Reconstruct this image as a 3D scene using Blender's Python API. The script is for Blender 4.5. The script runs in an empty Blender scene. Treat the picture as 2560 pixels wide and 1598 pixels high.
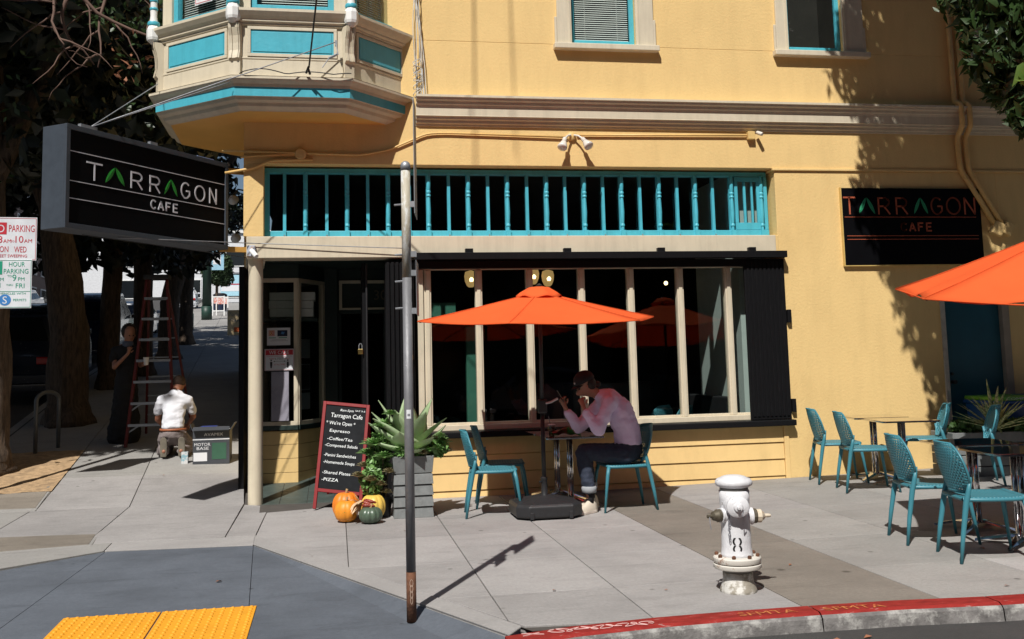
import bpy, bmesh, math, random
import numpy as np
from mathutils import Vector, Matrix
random.seed(7)
SC = bpy.context.scene
COL = SC.collection
PI = math.pi
# ---------------------------------------------------------------- camera
cam_d = bpy.data.cameras.new('camera'); cam = bpy.data.objects.new('camera', cam_d); COL.objects.link(cam); SC.camera = cam
YAW, PITCH, ROLL = 0.17614, 0.105762, -0.025223
fw = Vector((math.sin(YAW)*math.cos(PITCH), math.cos(YAW)*math.cos(PITCH), math.sin(PITCH)))
r0 = Vector((math.cos(YAW), -math.sin(YAW), 0)); u0 = r0.cross(fw)
rr = r0*math.cos(ROLL) + u0*math.sin(ROLL); uu = -r0*math.sin(ROLL) + u0*math.cos(ROLL)
cam.matrix_world = Matrix(((rr.x, uu.x, -fw.x, 0), (rr.y, uu.y, -fw.y, 0), (rr.z, uu.z, -fw.z, 1.5), (0, 0, 0, 1)))
cam_d.sensor_width = 36; cam_d.lens = 36*2490.5/2560; cam_d.shift_y = -(799-642.24)/2560; cam_d.clip_end = 2000; cam_d.clip_start = .05
# ---------------------------------------------------------------- sky, sun, exposure
SUN = Vector((.50, 1, -1.38)).normalized()          # direction the light travels
W = bpy.data.worlds.new('World'); SC.world = W; W.use_nodes = True
nt = W.node_tree; bg = nt.nodes['Background']
sky = nt.nodes.new('ShaderNodeTexSky'); sky.sky_type = 'NISHITA'; sky.sun_disc = False
sky.sun_elevation = math.asin(-SUN.z); sky.sun_rotation = math.atan2(-SUN.x, -SUN.y) % (2*PI)
nt.links.new(sky.outputs[0], bg.inputs[0]); bg.inputs[1].default_value = 0.05
sd = bpy.data.lights.new('sun', 'SUN'); sd.energy = 5; sd.angle = math.radians(.53); sd.color = (1, .965, .91)
so = bpy.data.objects.new('sun', sd); COL.objects.link(so); so.rotation_euler = SUN.to_track_quat('-Z', 'Y').to_euler(); so.location = (-8, -16, 25)
vs = SC.view_settings; vs.view_transform = 'Standard'; vs.look = 'None'; vs.gamma = 1; vs.exposure = 0.12; vs.use_curve_mapping = False
# ---------------------------------------------------------------- materials
MATS = {}
def mat(name, c, rough=.6, var=.12, scale=6., bump=0., bscale=60., metal=0., spec=.5, c2=None, mix=(.5, .65), mscale=3., emit=None, coat=0., trans=0., stretch=None):
    if name in MATS: return MATS[name]
    m = bpy.data.materials.new(name); m.use_nodes = True; n = m.node_tree.nodes; l = m.node_tree.links; p = n['Principled BSDF']
    tc = n.new('ShaderNodeTexCoord'); src = tc.outputs['Object']
    if stretch:
        mp = n.new('ShaderNodeMapping'); mp.inputs['Scale'].default_value = stretch; l.new(src, mp.inputs[0]); src = mp.outputs[0]
    def noise(s, det=5, r=.6):
        t = n.new('ShaderNodeTexNoise'); t.inputs['Scale'].default_value = s; t.inputs['Detail'].default_value = det; t.inputs['Roughness'].default_value = r; l.new(src, t.inputs['Vector']); return t
    t = noise(scale); cr = n.new('ShaderNodeValToRGB'); l.new(t.outputs[0], cr.inputs[0])
    a = [max(0, x*(1-var)) for x in c[:3]]+[1]; b = [min(1, x*(1+var)) for x in c[:3]]+[1]
    cr.color_ramp.elements[0].position = .3; cr.color_ramp.elements[1].position = .7
    cr.color_ramp.elements[0].color = a; cr.color_ramp.elements[1].color = b
    out = cr.outputs[0]
    if c2:
        t2 = noise(mscale, 8, .7); r2 = n.new('ShaderNodeValToRGB'); l.new(t2.outputs[0], r2.inputs[0])
        r2.color_ramp.elements[0].position = mix[0]; r2.color_ramp.elements[1].position = mix[1]
        mx = n.new('ShaderNodeMix'); mx.data_type = 'RGBA'; l.new(r2.outputs[0], mx.inputs[0]); l.new(out, mx.inputs[6]); mx.inputs[7].default_value = (*c2[:3], 1)
        out = mx.outputs[2]
    l.new(out, p.inputs['Base Color'])
    t3 = noise(scale*2.3); mr = n.new('ShaderNodeMapRange'); mr.inputs[3].default_value = max(.02, rough-.08); mr.inputs[4].default_value = min(1, rough+.08)
    l.new(t3.outputs[0], mr.inputs[0]); l.new(mr.outputs[0], p.inputs['Roughness'])
    p.inputs['Metallic'].default_value = metal; p.inputs['Specular IOR Level'].default_value = spec
    p.inputs['Coat Weight'].default_value = coat
    if bump:
        t4 = noise(bscale, 4); bp = n.new('ShaderNodeBump'); bp.inputs['Strength'].default_value = min(1, bump); bp.inputs['Distance'].default_value = .01*max(1, bump); l.new(t4.outputs[0], bp.inputs['Height']); l.new(bp.outputs[0], p.inputs['Normal'])
    if emit:
        p.inputs['Emission Color'].default_value = (*emit[0], 1); p.inputs['Emission Strength'].default_value = emit[1]
    if trans:
        tr = n.new('ShaderNodeBsdfTranslucent'); tr.inputs[0].default_value = (*[min(1, x*1.3) for x in c[:3]], 1)
        ms = n.new('ShaderNodeMixShader'); ms.inputs[0].default_value = trans; l.new(p.outputs[0], ms.inputs[1]); l.new(tr.outputs[0], ms.inputs[2]); l.new(ms.outputs[0], n['Material Output'].inputs[0])
    MATS[name] = m; return m
def glass(name, tint=(.8, .85, .83), ior=1.5, blend=None):
    m = bpy.data.materials.new(name); m.use_nodes = True; n = m.node_tree.nodes; l = m.node_tree.links; n.remove(n['Principled BSDF'])
    tr = n.new('ShaderNodeBsdfTransparent'); tr.inputs[0].default_value = (*tint, 1)
    gl = n.new('ShaderNodeBsdfGlossy'); gl.inputs['Roughness'].default_value = .008; gl.inputs[0].default_value = (1, 1, 1, 1)
    tc = n.new('ShaderNodeTexCoord'); tn = n.new('ShaderNodeTexNoise'); tn.inputs['Scale'].default_value = 1.6; l.new(tc.outputs['Object'], tn.inputs[0])
    bp = n.new('ShaderNodeBump'); bp.inputs['Strength'].default_value = .05; bp.inputs['Distance'].default_value = .03; l.new(tn.outputs[0], bp.inputs['Height']); l.new(bp.outputs[0], gl.inputs['Normal'])
    fr = n.new('ShaderNodeFresnel'); ge = n.new('ShaderNodeNewGeometry'); mr = n.new('ShaderNodeMapRange'); mr.inputs[3].default_value = ior; mr.inputs[4].default_value = 1/ior
    l.new(ge.outputs['Backfacing'], mr.inputs[0]); l.new(mr.outputs[0], fr.inputs[0])      # same reflectance seen from either side of the pane
    mx = n.new('ShaderNodeMixShader'); l.new(fr.outputs[0], mx.inputs[0]); l.new(tr.outputs[0], mx.inputs[1]); l.new(gl.outputs[0], mx.inputs[2]); l.new(mx.outputs[0], n['Material Output'].inputs[0])
    MATS[name] = m; return m
def concrete(name, c, stain=.25, gum=True, bump=.35, dark=None, spots=.034):
    m = mat(name, c, rough=.85, var=.10, scale=38, bump=bump, bscale=170, spec=.25, c2=[x*(1-stain) for x in c], mix=(.42, .75), mscale=1.1)
    n = m.node_tree.nodes; l = m.node_tree.links; p = n['Principled BSDF']; old = p.inputs['Base Color'].links[0].from_socket
    tc = n['Texture Coordinate'] if 'Texture Coordinate' in n else n.new('ShaderNodeTexCoord')
    # fine speckle
    t = n.new('ShaderNodeTexNoise'); t.inputs['Scale'].default_value = 420; t.inputs['Detail'].default_value = 2; l.new(tc.outputs['Object'], t.inputs[0])
    r = n.new('ShaderNodeMapRange'); r.inputs[1].default_value = .3; r.inputs[2].default_value = .7; r.inputs[3].default_value = .80; r.inputs[4].default_value = 1.18; l.new(t.outputs[0], r.inputs[0])
    mu = n.new('ShaderNodeMix'); mu.data_type = 'RGBA'; mu.blend_type = 'MULTIPLY'; mu.inputs[0].default_value = 1; l.new(old, mu.inputs[6]); l.new(r.outputs[0], mu.inputs[7]); out = mu.outputs[2]
    # streaks of grime
    mp = n.new('ShaderNodeMapping'); mp.inputs['Scale'].default_value = (1.2, 4.5, 1); mp.inputs['Rotation'].default_value = (0, 0, .5); l.new(tc.outputs['Object'], mp.inputs[0])
    t5 = n.new('ShaderNodeTexNoise'); t5.inputs['Scale'].default_value = 1.3; t5.inputs['Detail'].default_value = 9; t5.inputs['Roughness'].default_value = .72; l.new(mp.outputs[0], t5.inputs[0])
    r5 = n.new('ShaderNodeMapRange'); r5.inputs[1].default_value = .52; r5.inputs[2].default_value = .74; r5.inputs[3].default_value = 1.; r5.inputs[4].default_value = 1-stain*.9; l.new(t5.outputs[0], r5.inputs[0])
    m5 = n.new('ShaderNodeMix'); m5.data_type = 'RGBA'; m5.blend_type = 'MULTIPLY'; m5.inputs[0].default_value = 1; l.new(out, m5.inputs[6]); l.new(r5.outputs[0], m5.inputs[7]); out = m5.outputs[2]
    if gum:
        v = n.new('ShaderNodeTexVoronoi'); v.inputs['Scale'].default_value = 2.6; v.inputs['Randomness'].default_value = 1; l.new(tc.outputs['Object'], v.inputs[0])
        g = n.new('ShaderNodeValToRGB'); g.color_ramp.elements[0].position = spots; g.color_ramp.elements[0].color = (.5, .49, .48, 1); g.color_ramp.elements[1].position = spots*2.1; g.color_ramp.elements[1].color = (1, 1, 1, 1); l.new(v.outputs[0], g.inputs[0])
        m2 = n.new('ShaderNodeMix'); m2.data_type = 'RGBA'; m2.blend_type = 'MULTIPLY'; m2.inputs[0].default_value = 1; l.new(out, m2.inputs[6]); l.new(g.outputs[0], m2.inputs[7]); out = m2.outputs[2]
    oi = n.new('ShaderNodeObjectInfo'); ro = n.new('ShaderNodeMapRange'); ro.inputs[3].default_value = .90; ro.inputs[4].default_value = 1.07; l.new(oi.outputs['Random'], ro.inputs[0])   # every slab was poured a little differently
    m6 = n.new('ShaderNodeMix'); m6.data_type = 'RGBA'; m6.blend_type = 'MULTIPLY'; m6.inputs[0].default_value = 1; l.new(out, m6.inputs[6]); l.new(ro.outputs[0], m6.inputs[7]); out = m6.outputs[2]
    l.new(out, p.inputs['Base Color']); return m
YEL = mat('yellow stucco', (.735, .52, .228), rough=.75, var=.035, scale=1.3, bump=.4, bscale=34, spec=.25, c2=(.67, .465, .20), mix=(.55, .8), mscale=.6)
YELS = mat('yellow smooth paint', (.725, .51, .225), rough=.6, var=.05, scale=2.5, bump=.12, bscale=30, spec=.3, c2=(.66, .42, .16), mix=(.62, .85), mscale=4)
ORS = mat('orange soffit paint', (.72, .40, .10), rough=.7, var=.06, scale=2, bump=.1)
BEI = mat('beige trim paint', (.60, .53, .40), rough=.55, var=.05, scale=4, bump=.1, bscale=25, c2=(.50, .42, .29), mix=(.62, .9), mscale=5)
TEAL = mat('teal trim paint', (.072, .415, .52), rough=.42, var=.07, scale=7, bump=.15, bscale=30, c2=(.055, .33, .41), mix=(.6, .85), mscale=7)
WHT = mat('white paint', (.78, .78, .76), rough=.45, var=.04, scale=6, bump=.08)
BLK = mat('black gate paint', (.007, .007, .008), rough=.5, spec=.15, var=.25, scale=14, c2=(.02, .02, .021), mix=(.6, .8), mscale=9, stretch=(6, 6, .6))
DGR = mat('dark green paint', (.014, .03, .026), rough=.5, var=.2, scale=6)
DTILE = mat('dark green floor tile', (.055, .075, .068), rough=.5, var=.2, scale=8, bump=.1)
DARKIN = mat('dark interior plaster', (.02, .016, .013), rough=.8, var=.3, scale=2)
LGT = mat('pale grey wall paint', (.44, .50, .48), rough=.6, var=.04)
CON = concrete('pale concrete', (.335, .32, .312), stain=.26)
CON2 = concrete('grey concrete', (.30, .29, .275), stain=.22)
CONB = concrete('old brown concrete', (.225, .20, .172), stain=.3, spots=.05)
SLATE = concrete('blue grey ramp concrete', (.108, .122, .145), stain=.32, spots=.03)
CONL = concrete('fresh pale band concrete', (.37, .355, .345), stain=.18, gum=False)
UTIL = concrete('brown utility cover concrete', (.24, .21, .175), stain=.3)
ASPH = concrete('asphalt', (.075, .072, .07), stain=.3, bump=.8)
JOINT = mat('dark joint dirt', (.07, .062, .055), rough=.9)
REDP = mat('worn red kerb paint', (.25, .022, .018), rough=.7, spec=.2, var=.3, scale=9, bump=.3, c2=(.30, .24, .22), mix=(.60, .68), mscale=9, stretch=(1, 2.4, 1))
KERB = mat('worn kerb concrete', (.16, .15, .145), rough=.9, var=.4, scale=9, bump=.9, bscale=25, c2=(.36, .35, .33), mix=(.5, .62), mscale=7)
TACT = mat('yellow tactile rubber', (.72, .32, .022), rough=.6, var=.08, scale=9, spec=.3)
DIRT = mat('sandy dirt', (.40, .27, .15), rough=.95, var=.3, scale=14, bump=1., bscale=40, c2=(.22, .15, .09), mix=(.5, .7), mscale=5)
GALV = mat('galvanised steel', (.30, .31, .33), rough=.5, metal=.55, var=.18, scale=16, c2=(.52, .53, .55), mix=(.62, .7), mscale=28, stretch=(1, 1, .4))
CHROME = mat('polished aluminium', (.72, .72, .74), rough=.14, metal=1, var=.05)
BRASS = mat('brass', (.75, .55, .20), rough=.3, metal=1)
CHAIRM = mat('teal plastic', (.045, .20, .25), rough=.42, var=.06, scale=5, spec=.45)
ORANGE = mat('orange umbrella canvas', (.86, .155, .042), rough=.85, var=.05, scale=3, bump=.3, bscale=14, spec=.15, trans=.32)
BLKP = mat('black plastic', (.018, .018, .02), rough=.5, var=.2, scale=8)
CHAR = mat('charcoal umbrella base', (.02, .02, .022), rough=.45, var=.2, scale=30, bump=.25, bscale=120)
TTOP = mat('dark glossy table top', (.035, .014, .013), rough=.08, var=.15, scale=20, coat=1.)
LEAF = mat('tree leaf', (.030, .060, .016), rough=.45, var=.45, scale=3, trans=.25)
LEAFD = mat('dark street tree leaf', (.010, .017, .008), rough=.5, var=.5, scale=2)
LEAFB = mat('dry brown leaf', (.25, .10, .05), rough=.8)
BARK = mat('furrowed brown bark', (.10, .07, .048), rough=.95, var=.4, scale=9, bump=1., bscale=16, stretch=(3, 3, .5), c2=(.05, .035, .025), mix=(.48, .6), mscale=10)
AGAV = mat('agave leaf', (.36, .48, .27), rough=.5, var=.2, scale=5, trans=.12, c2=(.36, .45, .20), mix=(.5, .8), mscale=3)
SUCC = mat('green succulent', (.16, .30, .09), rough=.45, var=.3, scale=12, trans=.1)
SUCB = mat('bronze succulent', (.20, .17, .085), rough=.5, var=.4, scale=14)
PLGR = mat('grey planter boards', (.17, .18, .18), rough=.6, var=.15, scale=10, bump=.25, bscale=30, c2=(.26, .26, .25), mix=(.62, .75), mscale=12)
SIGNK = mat('black sign panel', (.004, .004, .005), rough=.5, var=.1, spec=.05)
SLT = mat('slate sign frame', (.045, .055, .07), rough=.45, var=.12, scale=12)
INK = mat('white lettering', (.74, .74, .78), rough=.5, var=.02)
GRN = mat('leaf green lettering', (.02, .30, .03), rough=.5, var=.12, scale=30)
CHALK = mat('chalk lettering', (.75, .78, .78), rough=.9, var=.1, scale=60)
BOARD = mat('chalkboard', (.008, .009, .011), rough=.6, var=.3, scale=10, spec=.08)
REDF = mat('dark red frame', (.20, .008, .010), rough=.45, var=.12, spec=.15)
SKIN = mat('skin', (.36, .17, .11), rough=.5, var=.08, scale=9)
HAIR = mat('dark hair', (.02, .012, .008), rough=.6, var=.4, scale=30)
DENIM = mat('dark denim', (.022, .03, .052), rough=.85, var=.25, scale=30, bump=.3, bscale=90)
LILAC = mat('pale lilac sweatshirt', (.74, .60, .82), rough=.85, var=.06, scale=4, bump=.35, bscale=12)
BLKC = mat('black cloth', (.012, .012, .014), rough=.9, var=.2)
CREAM = mat('cream shoe leather', (.62, .55, .45), rough=.6, var=.06)
TEEW = mat('white cotton', (.62, .63, .68), rough=.9, var=.04, bump=.3, bscale=10)
TAUPE = mat('taupe trousers', (.20, .165, .16), rough=.9, var=.12, bump=.3, bscale=14)
CARW = mat('white car paint', (.62, .64, .67), rough=.25, var=.02, coat=.6)
CARD = mat('dark blue car paint', (.012, .018, .035), rough=.25, var=.02, coat=.5)
CARS = mat('silver car paint', (.30, .31, .33), rough=.25, var=.02, coat=.5, metal=.4)
CGL = mat('dark car glass', (.01, .012, .014), rough=.06, var=.02)
TYRE = mat('black tyre rubber', (.012, .012, .012), rough=.8)
RLAMP = mat('red lamp lens', (.45, .01, .01), rough=.2, var=.02)
REDL = mat('red fibreglass rail', (.10, .008, .007), rough=.5)
DGREEN = mat('dark green pole paint', (.012, .04, .028), rough=.5)
CASTI = mat('chipped white hydrant paint', (.64, .64, .66), rough=.5, var=.10, scale=8, bump=.5, bscale=26, c2=(.14, .12, .10), mix=(.64, .66), mscale=30, stretch=(1, 1, .7))
RUST = mat('rusty iron', (.11, .045, .022), rough=.85, var=.5, scale=20, bump=.5)
RUSTW = mat('rust stained white paint', (.62, .59, .53), rough=.6, var=.1, c2=(.24, .10, .04), mix=(.56, .64), mscale=12)
BRZ = mat('dark bronze cap', (.10, .085, .06), rough=.6, metal=.4, var=.3, scale=20)
REDREF = mat('copper coloured lettering', (.42, .10, .05), rough=.4, var=.15, scale=10)  # reddish tint of a reflection put into the letters' own colour
PAPER = mat('white paper', (.68, .69, .72), rough=.7, var=.02)
CLR = glass('window glass')
def streaks(m, amt=.10, sc=(2.2, 2.2, .22)):
    """rain streaks: faint vertical grime multiplied over a wall paint"""
    n = m.node_tree.nodes; l = m.node_tree.links; p = n['Principled BSDF']; old = p.inputs['Base Color'].links[0].from_socket
    tc = n.new('ShaderNodeTexCoord'); mp = n.new('ShaderNodeMapping'); mp.inputs['Scale'].default_value = sc; l.new(tc.outputs['Object'], mp.inputs[0])
    t = n.new('ShaderNodeTexNoise'); t.inputs['Scale'].default_value = 5; t.inputs['Detail'].default_value = 8; t.inputs['Roughness'].default_value = .7; l.new(mp.outputs[0], t.inputs[0])
    r = n.new('ShaderNodeMapRange'); r.inputs[1].default_value = .45; r.inputs[2].default_value = .75; r.inputs[3].default_value = 1.03; r.inputs[4].default_value = 1-amt; l.new(t.outputs[0], r.inputs[0])
    x = n.new('ShaderNodeMix'); x.data_type = 'RGBA'; x.blend_type = 'MULTIPLY'; x.inputs[0].default_value = 1; l.new(old, x.inputs[6]); l.new(r.outputs[0], x.inputs[7]); l.new(x.outputs[2], p.inputs['Base Color'])
streaks(YEL, .075, (.8, .8, .16)); streaks(YELS, .09, (.9, .9, .3)); streaks(BEI, .14); streaks(TEAL, .14); streaks(PLGR, .2, (3, 3, .6))
# ---------------------------------------------------------------- object helpers
ORG = {}
UP = Vector((0, 0, 1))
def link(o, parent=None):
    COL.objects.link(o)
    if parent is not None: o.parent = parent
    return o
def thing(name, label, cat, loc=(0, 0, 0), rz=0., group=None):
    o = bpy.data.objects.new(name, None); o.empty_display_size = .1; link(o); o.location = loc; o.rotation_euler = (0, 0, rz)
    o['label'] = label; o['category'] = cat
    if group: o['group'] = group
    ORG[o.name] = Vector(loc) if rz == 0 else Vector((0, 0, 0)); return o
def tag(o, label, cat, group=None):
    o['label'] = label; o['category'] = cat
    if group: o['group'] = group
    return o
class G:
    """collects faces; build() links them as one mesh object. Vertices are in world space unless the parent is a turned or copied thing."""
    def __init__(s): s.v = []; s.f = []; s.off = None
    def add(s, vs, fs):
        k = len(s.v); s.v += [tuple(v) for v in vs]; s.f += [tuple(i+k for i in f) for f in fs]; return s
    def box(s, x0, x1, y0, y1, z0, z1):
        return s.add([(x0, y0, z0), (x1, y0, z0), (x1, y1, z0), (x0, y1, z0), (x0, y0, z1), (x1, y0, z1), (x1, y1, z1), (x0, y1, z1)],
                     [(0, 3, 2, 1), (4, 5, 6, 7), (0, 1, 5, 4), (1, 2, 6, 5), (2, 3, 7, 6), (3, 0, 4, 7)])
    def obox(s, c, ax, ay, az):
        c = Vector(c); ax = Vector(ax); ay = Vector(ay); az = Vector(az)
        if ax.cross(ay).dot(az) < 0: ax = -ax
        P = [c+i*ax+j*ay+k*az for k in (-1, 1) for j, i in ((-1, -1), (-1, 1), (1, 1), (1, -1))]
        return s.add(P, [(0, 3, 2, 1), (4, 5, 6, 7), (0, 1, 5, 4), (1, 2, 6, 5), (2, 3, 7, 6), (3, 0, 4, 7)])
    def bar(s, p, q, w, h, up=(0, 0, 1)):
        p = Vector(p); q = Vector(q); d = (q-p); L = d.length; d.normalize(); u = Vector(up); sx = d.cross(u)
        if sx.length < 1e-4: sx = d.cross(Vector((1, 0, 0)))
        sx.normalize(); u = sx.cross(d); return s.obox((p+q)/2, d*L/2, sx*w/2, u*h/2)
    def path(s, pts, r, n=8, caps=True):
        pts = [Vector(p) for p in pts]; m = len(pts); rs = r if hasattr(r, '__len__') else [r]*m; V = []; prev = None
        for i, p in enumerate(pts):
            d = (pts[min(i+1, m-1)]-pts[max(i-1, 0)]).normalized()
            if prev is None:
                a = d.orthogonal().normalized()
            else:
                a = prev-d*prev.dot(d); a = a.normalized() if a.length > 1e-6 else d.orthogonal().normalized()
            prev = a; b = d.cross(a)
            V += [p+rs[i]*(a*math.cos(2*PI*k/n)+b*math.sin(2*PI*k/n)) for k in range(n)]
        F = [(i*n+k, i*n+(k+1) % n, (i+1)*n+(k+1) % n, (i+1)*n+k) for i in range(m-1) for k in range(n)]
        if caps: F += [tuple(range(n-1, -1, -1)), tuple((m-1)*n+k for k in range(n))]
        return s.add(V, F)
    def lathe(s, prof, c=(0, 0, 0), n=20, ax=None, ribs=0, ribd=0.):
        c = Vector(c)
        M = Matrix.Identity(3) if ax is None else Vector(ax).normalized().to_track_quat('Z', 'Y').to_matrix()
        V = []
        for (r, z) in prof:
            for k in range(n):
                a = 2*PI*k/n; q = r*(1-ribd*(abs(math.cos(a*ribs/2))**6)) if ribs else r
                V.append(c+M@Vector((q*math.cos(a), q*math.sin(a), z)))
        F = [(i*n+k, i*n+(k+1) % n, (i+1)*n+(k+1) % n, (i+1)*n+k) for i in range(len(prof)-1) for k in range(n)]
        F += [tuple(range(n-1, -1, -1)), tuple((len(prof)-1)*n+k for k in range(n))]
        return s.add(V, F)
    def prism(s, poly, z0, z1, fz=None):
        n = len(poly); A = [(p[0], p[1], z0 if fz is None else fz(p[0], p[1])+z0) for p in poly]; B = [(p[0], p[1], z1 if fz is None else fz(p[0], p[1])+z1) for p in poly]
        ar = sum(poly[i][0]*poly[(i+1) % n][1]-poly[(i+1) % n][0]*poly[i][1] for i in range(n))
        F = [tuple(range(n-1, -1, -1)), tuple(range(n, 2*n))]+[(i, (i+1) % n, n+(i+1) % n, n+i) for i in range(n)]
        if ar < 0: F = [tuple(reversed(f)) for f in F]
        return s.add(A+B, F)
    def sheet(s, rows, flip=False):
        m = len(rows[0]); V = [p for r in rows for p in r]
        F = [(i*m+k, i*m+k+1, (i+1)*m+k+1, (i+1)*m+k) for i in range(len(rows)-1) for k in range(m-1)]
        if flip: F = [tuple(reversed(f)) for f in F]
        return s.add(V, F)
    def sphere(s, c, r, n=12, sc=(1, 1, 1)):
        V = []; m = n//2
        for i in range(m+1):
            t = PI*i/m
            for k in range(n): V.append((c[0]+r*sc[0]*math.sin(t)*math.cos(2*PI*k/n), c[1]+r*sc[1]*math.sin(t)*math.sin(2*PI*k/n), c[2]+r*sc[2]*math.cos(t)))
        F = [(i*n+k, (i+1)*n+k, (i+1)*n+(k+1) % n, i*n+(k+1) % n) for i in range(m) for k in range(n)]
        return s.add(V, F)
    def mesh(s, name, m, smooth=False, off=None):
        o = off or Vector((0, 0, 0)); me = bpy.data.meshes.new(name); me.from_pydata([(v[0]-o[0], v[1]-o[1], v[2]-o[2]) for v in s.v], [], s.f); me.materials.append(m); me.validate(); me.update()
        if smooth: me.shade_smooth()
        return me
    def build(s, name, m, parent=None, smooth=False, bevel=0, label=None, kind=None, auto=None, solid=0):
        off = Vector((0, 0, 0)); q = parent
        while q is not None:
            off = off+ORG.get(q.name, Vector((0, 0, 0))); q = q.parent
        base = None
        if parent is None and s.v:
            a = np.array(s.v); base = Vector(((a[:, 0].min()+a[:, 0].max())/2, (a[:, 1].min()+a[:, 1].max())/2, a[:, 2].min())); off = base
        me = s.mesh(name, m, smooth, off); o = bpy.data.objects.new(name, me); link(o, parent)
        if base is not None: o.location = base; ORG[o.name] = base
        if bevel:
            b = o.modifiers.new('b', 'BEVEL'); b.width = bevel; b.segments = 2; b.limit_method = 'ANGLE'; b.angle_limit = .6
        if solid:
            b = o.modifiers.new('s', 'SOLIDIFY'); b.thickness = solid; b.offset = 0
        if auto:
            me.shade_smooth(); bb = bmesh.new(); bb.from_mesh(me); ca = math.cos(auto)
            for e in bb.edges:
                if len(e.link_faces) == 2 and e.link_faces[0].normal.dot(e.link_faces[1].normal) < ca: e.smooth = False
            bb.to_mesh(me); bb.free()
        if label: o['label'] = label
        if kind: o['kind'] = kind
        return o
def structure(name, kind='structure'):
    o = bpy.data.objects.new(name, None); link(o); o['kind'] = kind; ORG[o.name] = Vector((0, 0, 0)); return o
def copy_tree(o, parent=None):
    c = o.copy(); COL.objects.link(c)
    if parent is not None: c.parent = parent
    for ch in list(o.children): copy_tree(ch, c)
    return c
def place(proto, loc, rz, label, used=[]):
    o = proto if proto.name not in used else copy_tree(proto)
    used.append(proto.name); o.location = loc; o.rotation_euler = (0, 0, rz); o['label'] = label; return o
FONTK = {}
def text(s, name, m, parent, o, xd, yd, h, w=None, align='LEFT', depth=.0015, shear=0., space=1., kind=None):
    """flat lettering: o = baseline point, xd / yd = unit directions, h = cap height, w = total width to squeeze into"""
    c = bpy.data.curves.new(name, 'FONT'); c.body = s; c.size = 1; c.shear = shear; c.space_character = space; c.fill_mode = 'BOTH'; c.resolution_u = 3
    t = bpy.data.objects.new(name, c); COL.objects.link(t); dg = bpy.context.evaluated_depsgraph_get(); me = bpy.data.meshes.new_from_object(t.evaluated_get(dg)); bpy.data.objects.remove(t); bpy.data.curves.remove(c)
    a = np.empty(len(me.vertices)*3, 'f'); me.vertices.foreach_get('co', a); a = a.reshape(-1, 3)
    if len(a) == 0: return None
    x0, x1 = a[:, 0].min(), a[:, 0].max(); sy = h/.70; sx = sy if w is None else w/(x1-x0)
    dx = {'LEFT': 0, 'CENTER': -(x1-x0)*sx/2, 'RIGHT': -(x1-x0)*sx}[align]
    o = Vector(o); xd = Vector(xd).normalized(); yd = Vector(yd).normalized()
    P = np.array(o)+np.outer((a[:, 0]-x0)*sx+dx, np.array(xd))+np.outer(a[:, 1]*sy, np.array(yd)); off = Vector((0, 0, 0)); q = parent
    while q is not None: off = off+ORG.get(q.name, Vector((0, 0, 0))); q = q.parent
    P = P-np.array(off); me.vertices.foreach_set('co', P.astype('f').ravel()); me.materials.clear(); me.materials.append(m); me.update()
    ob = bpy.data.objects.new(name, me); link(ob, parent)
    if kind: ob['kind'] = kind
    return ob
def skin(name, nodes, edges, m, parent, sub=2, root=0, local=False):
    """one continuous limb-like surface grown over joints: nodes = [(x, y, z, r) or (x, y, z, rx, ry)]"""
    off = Vector((0, 0, 0)); q = parent
    while q is not None and not local: off = off+ORG.get(q.name, Vector((0, 0, 0))); q = q.parent
    me = bpy.data.meshes.new(name); me.from_pydata([(n[0]-off[0], n[1]-off[1], n[2]-off[2]) for n in nodes], edges, []); o = bpy.data.objects.new(name, me); COL.objects.link(o)
    md = o.modifiers.new('k', 'SKIN'); md.use_smooth_shade = True; sv = me.skin_vertices[0].data
    for i, n in enumerate(nodes): sv[i].radius = (n[3], n[4] if len(n) > 4 else n[3]); sv[i].use_root = (i == root)
    s2 = o.modifiers.new('s', 'SUBSURF'); s2.levels = sub; s2.render_levels = sub
    dg = bpy.context.evaluated_depsgraph_get(); nm = bpy.data.meshes.new_from_object(o.evaluated_get(dg)); bpy.data.objects.remove(o); nm.materials.clear(); nm.materials.append(m); nm.shade_smooth()
    ob = bpy.data.objects.new(name, nm); link(ob, parent); return ob
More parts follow.
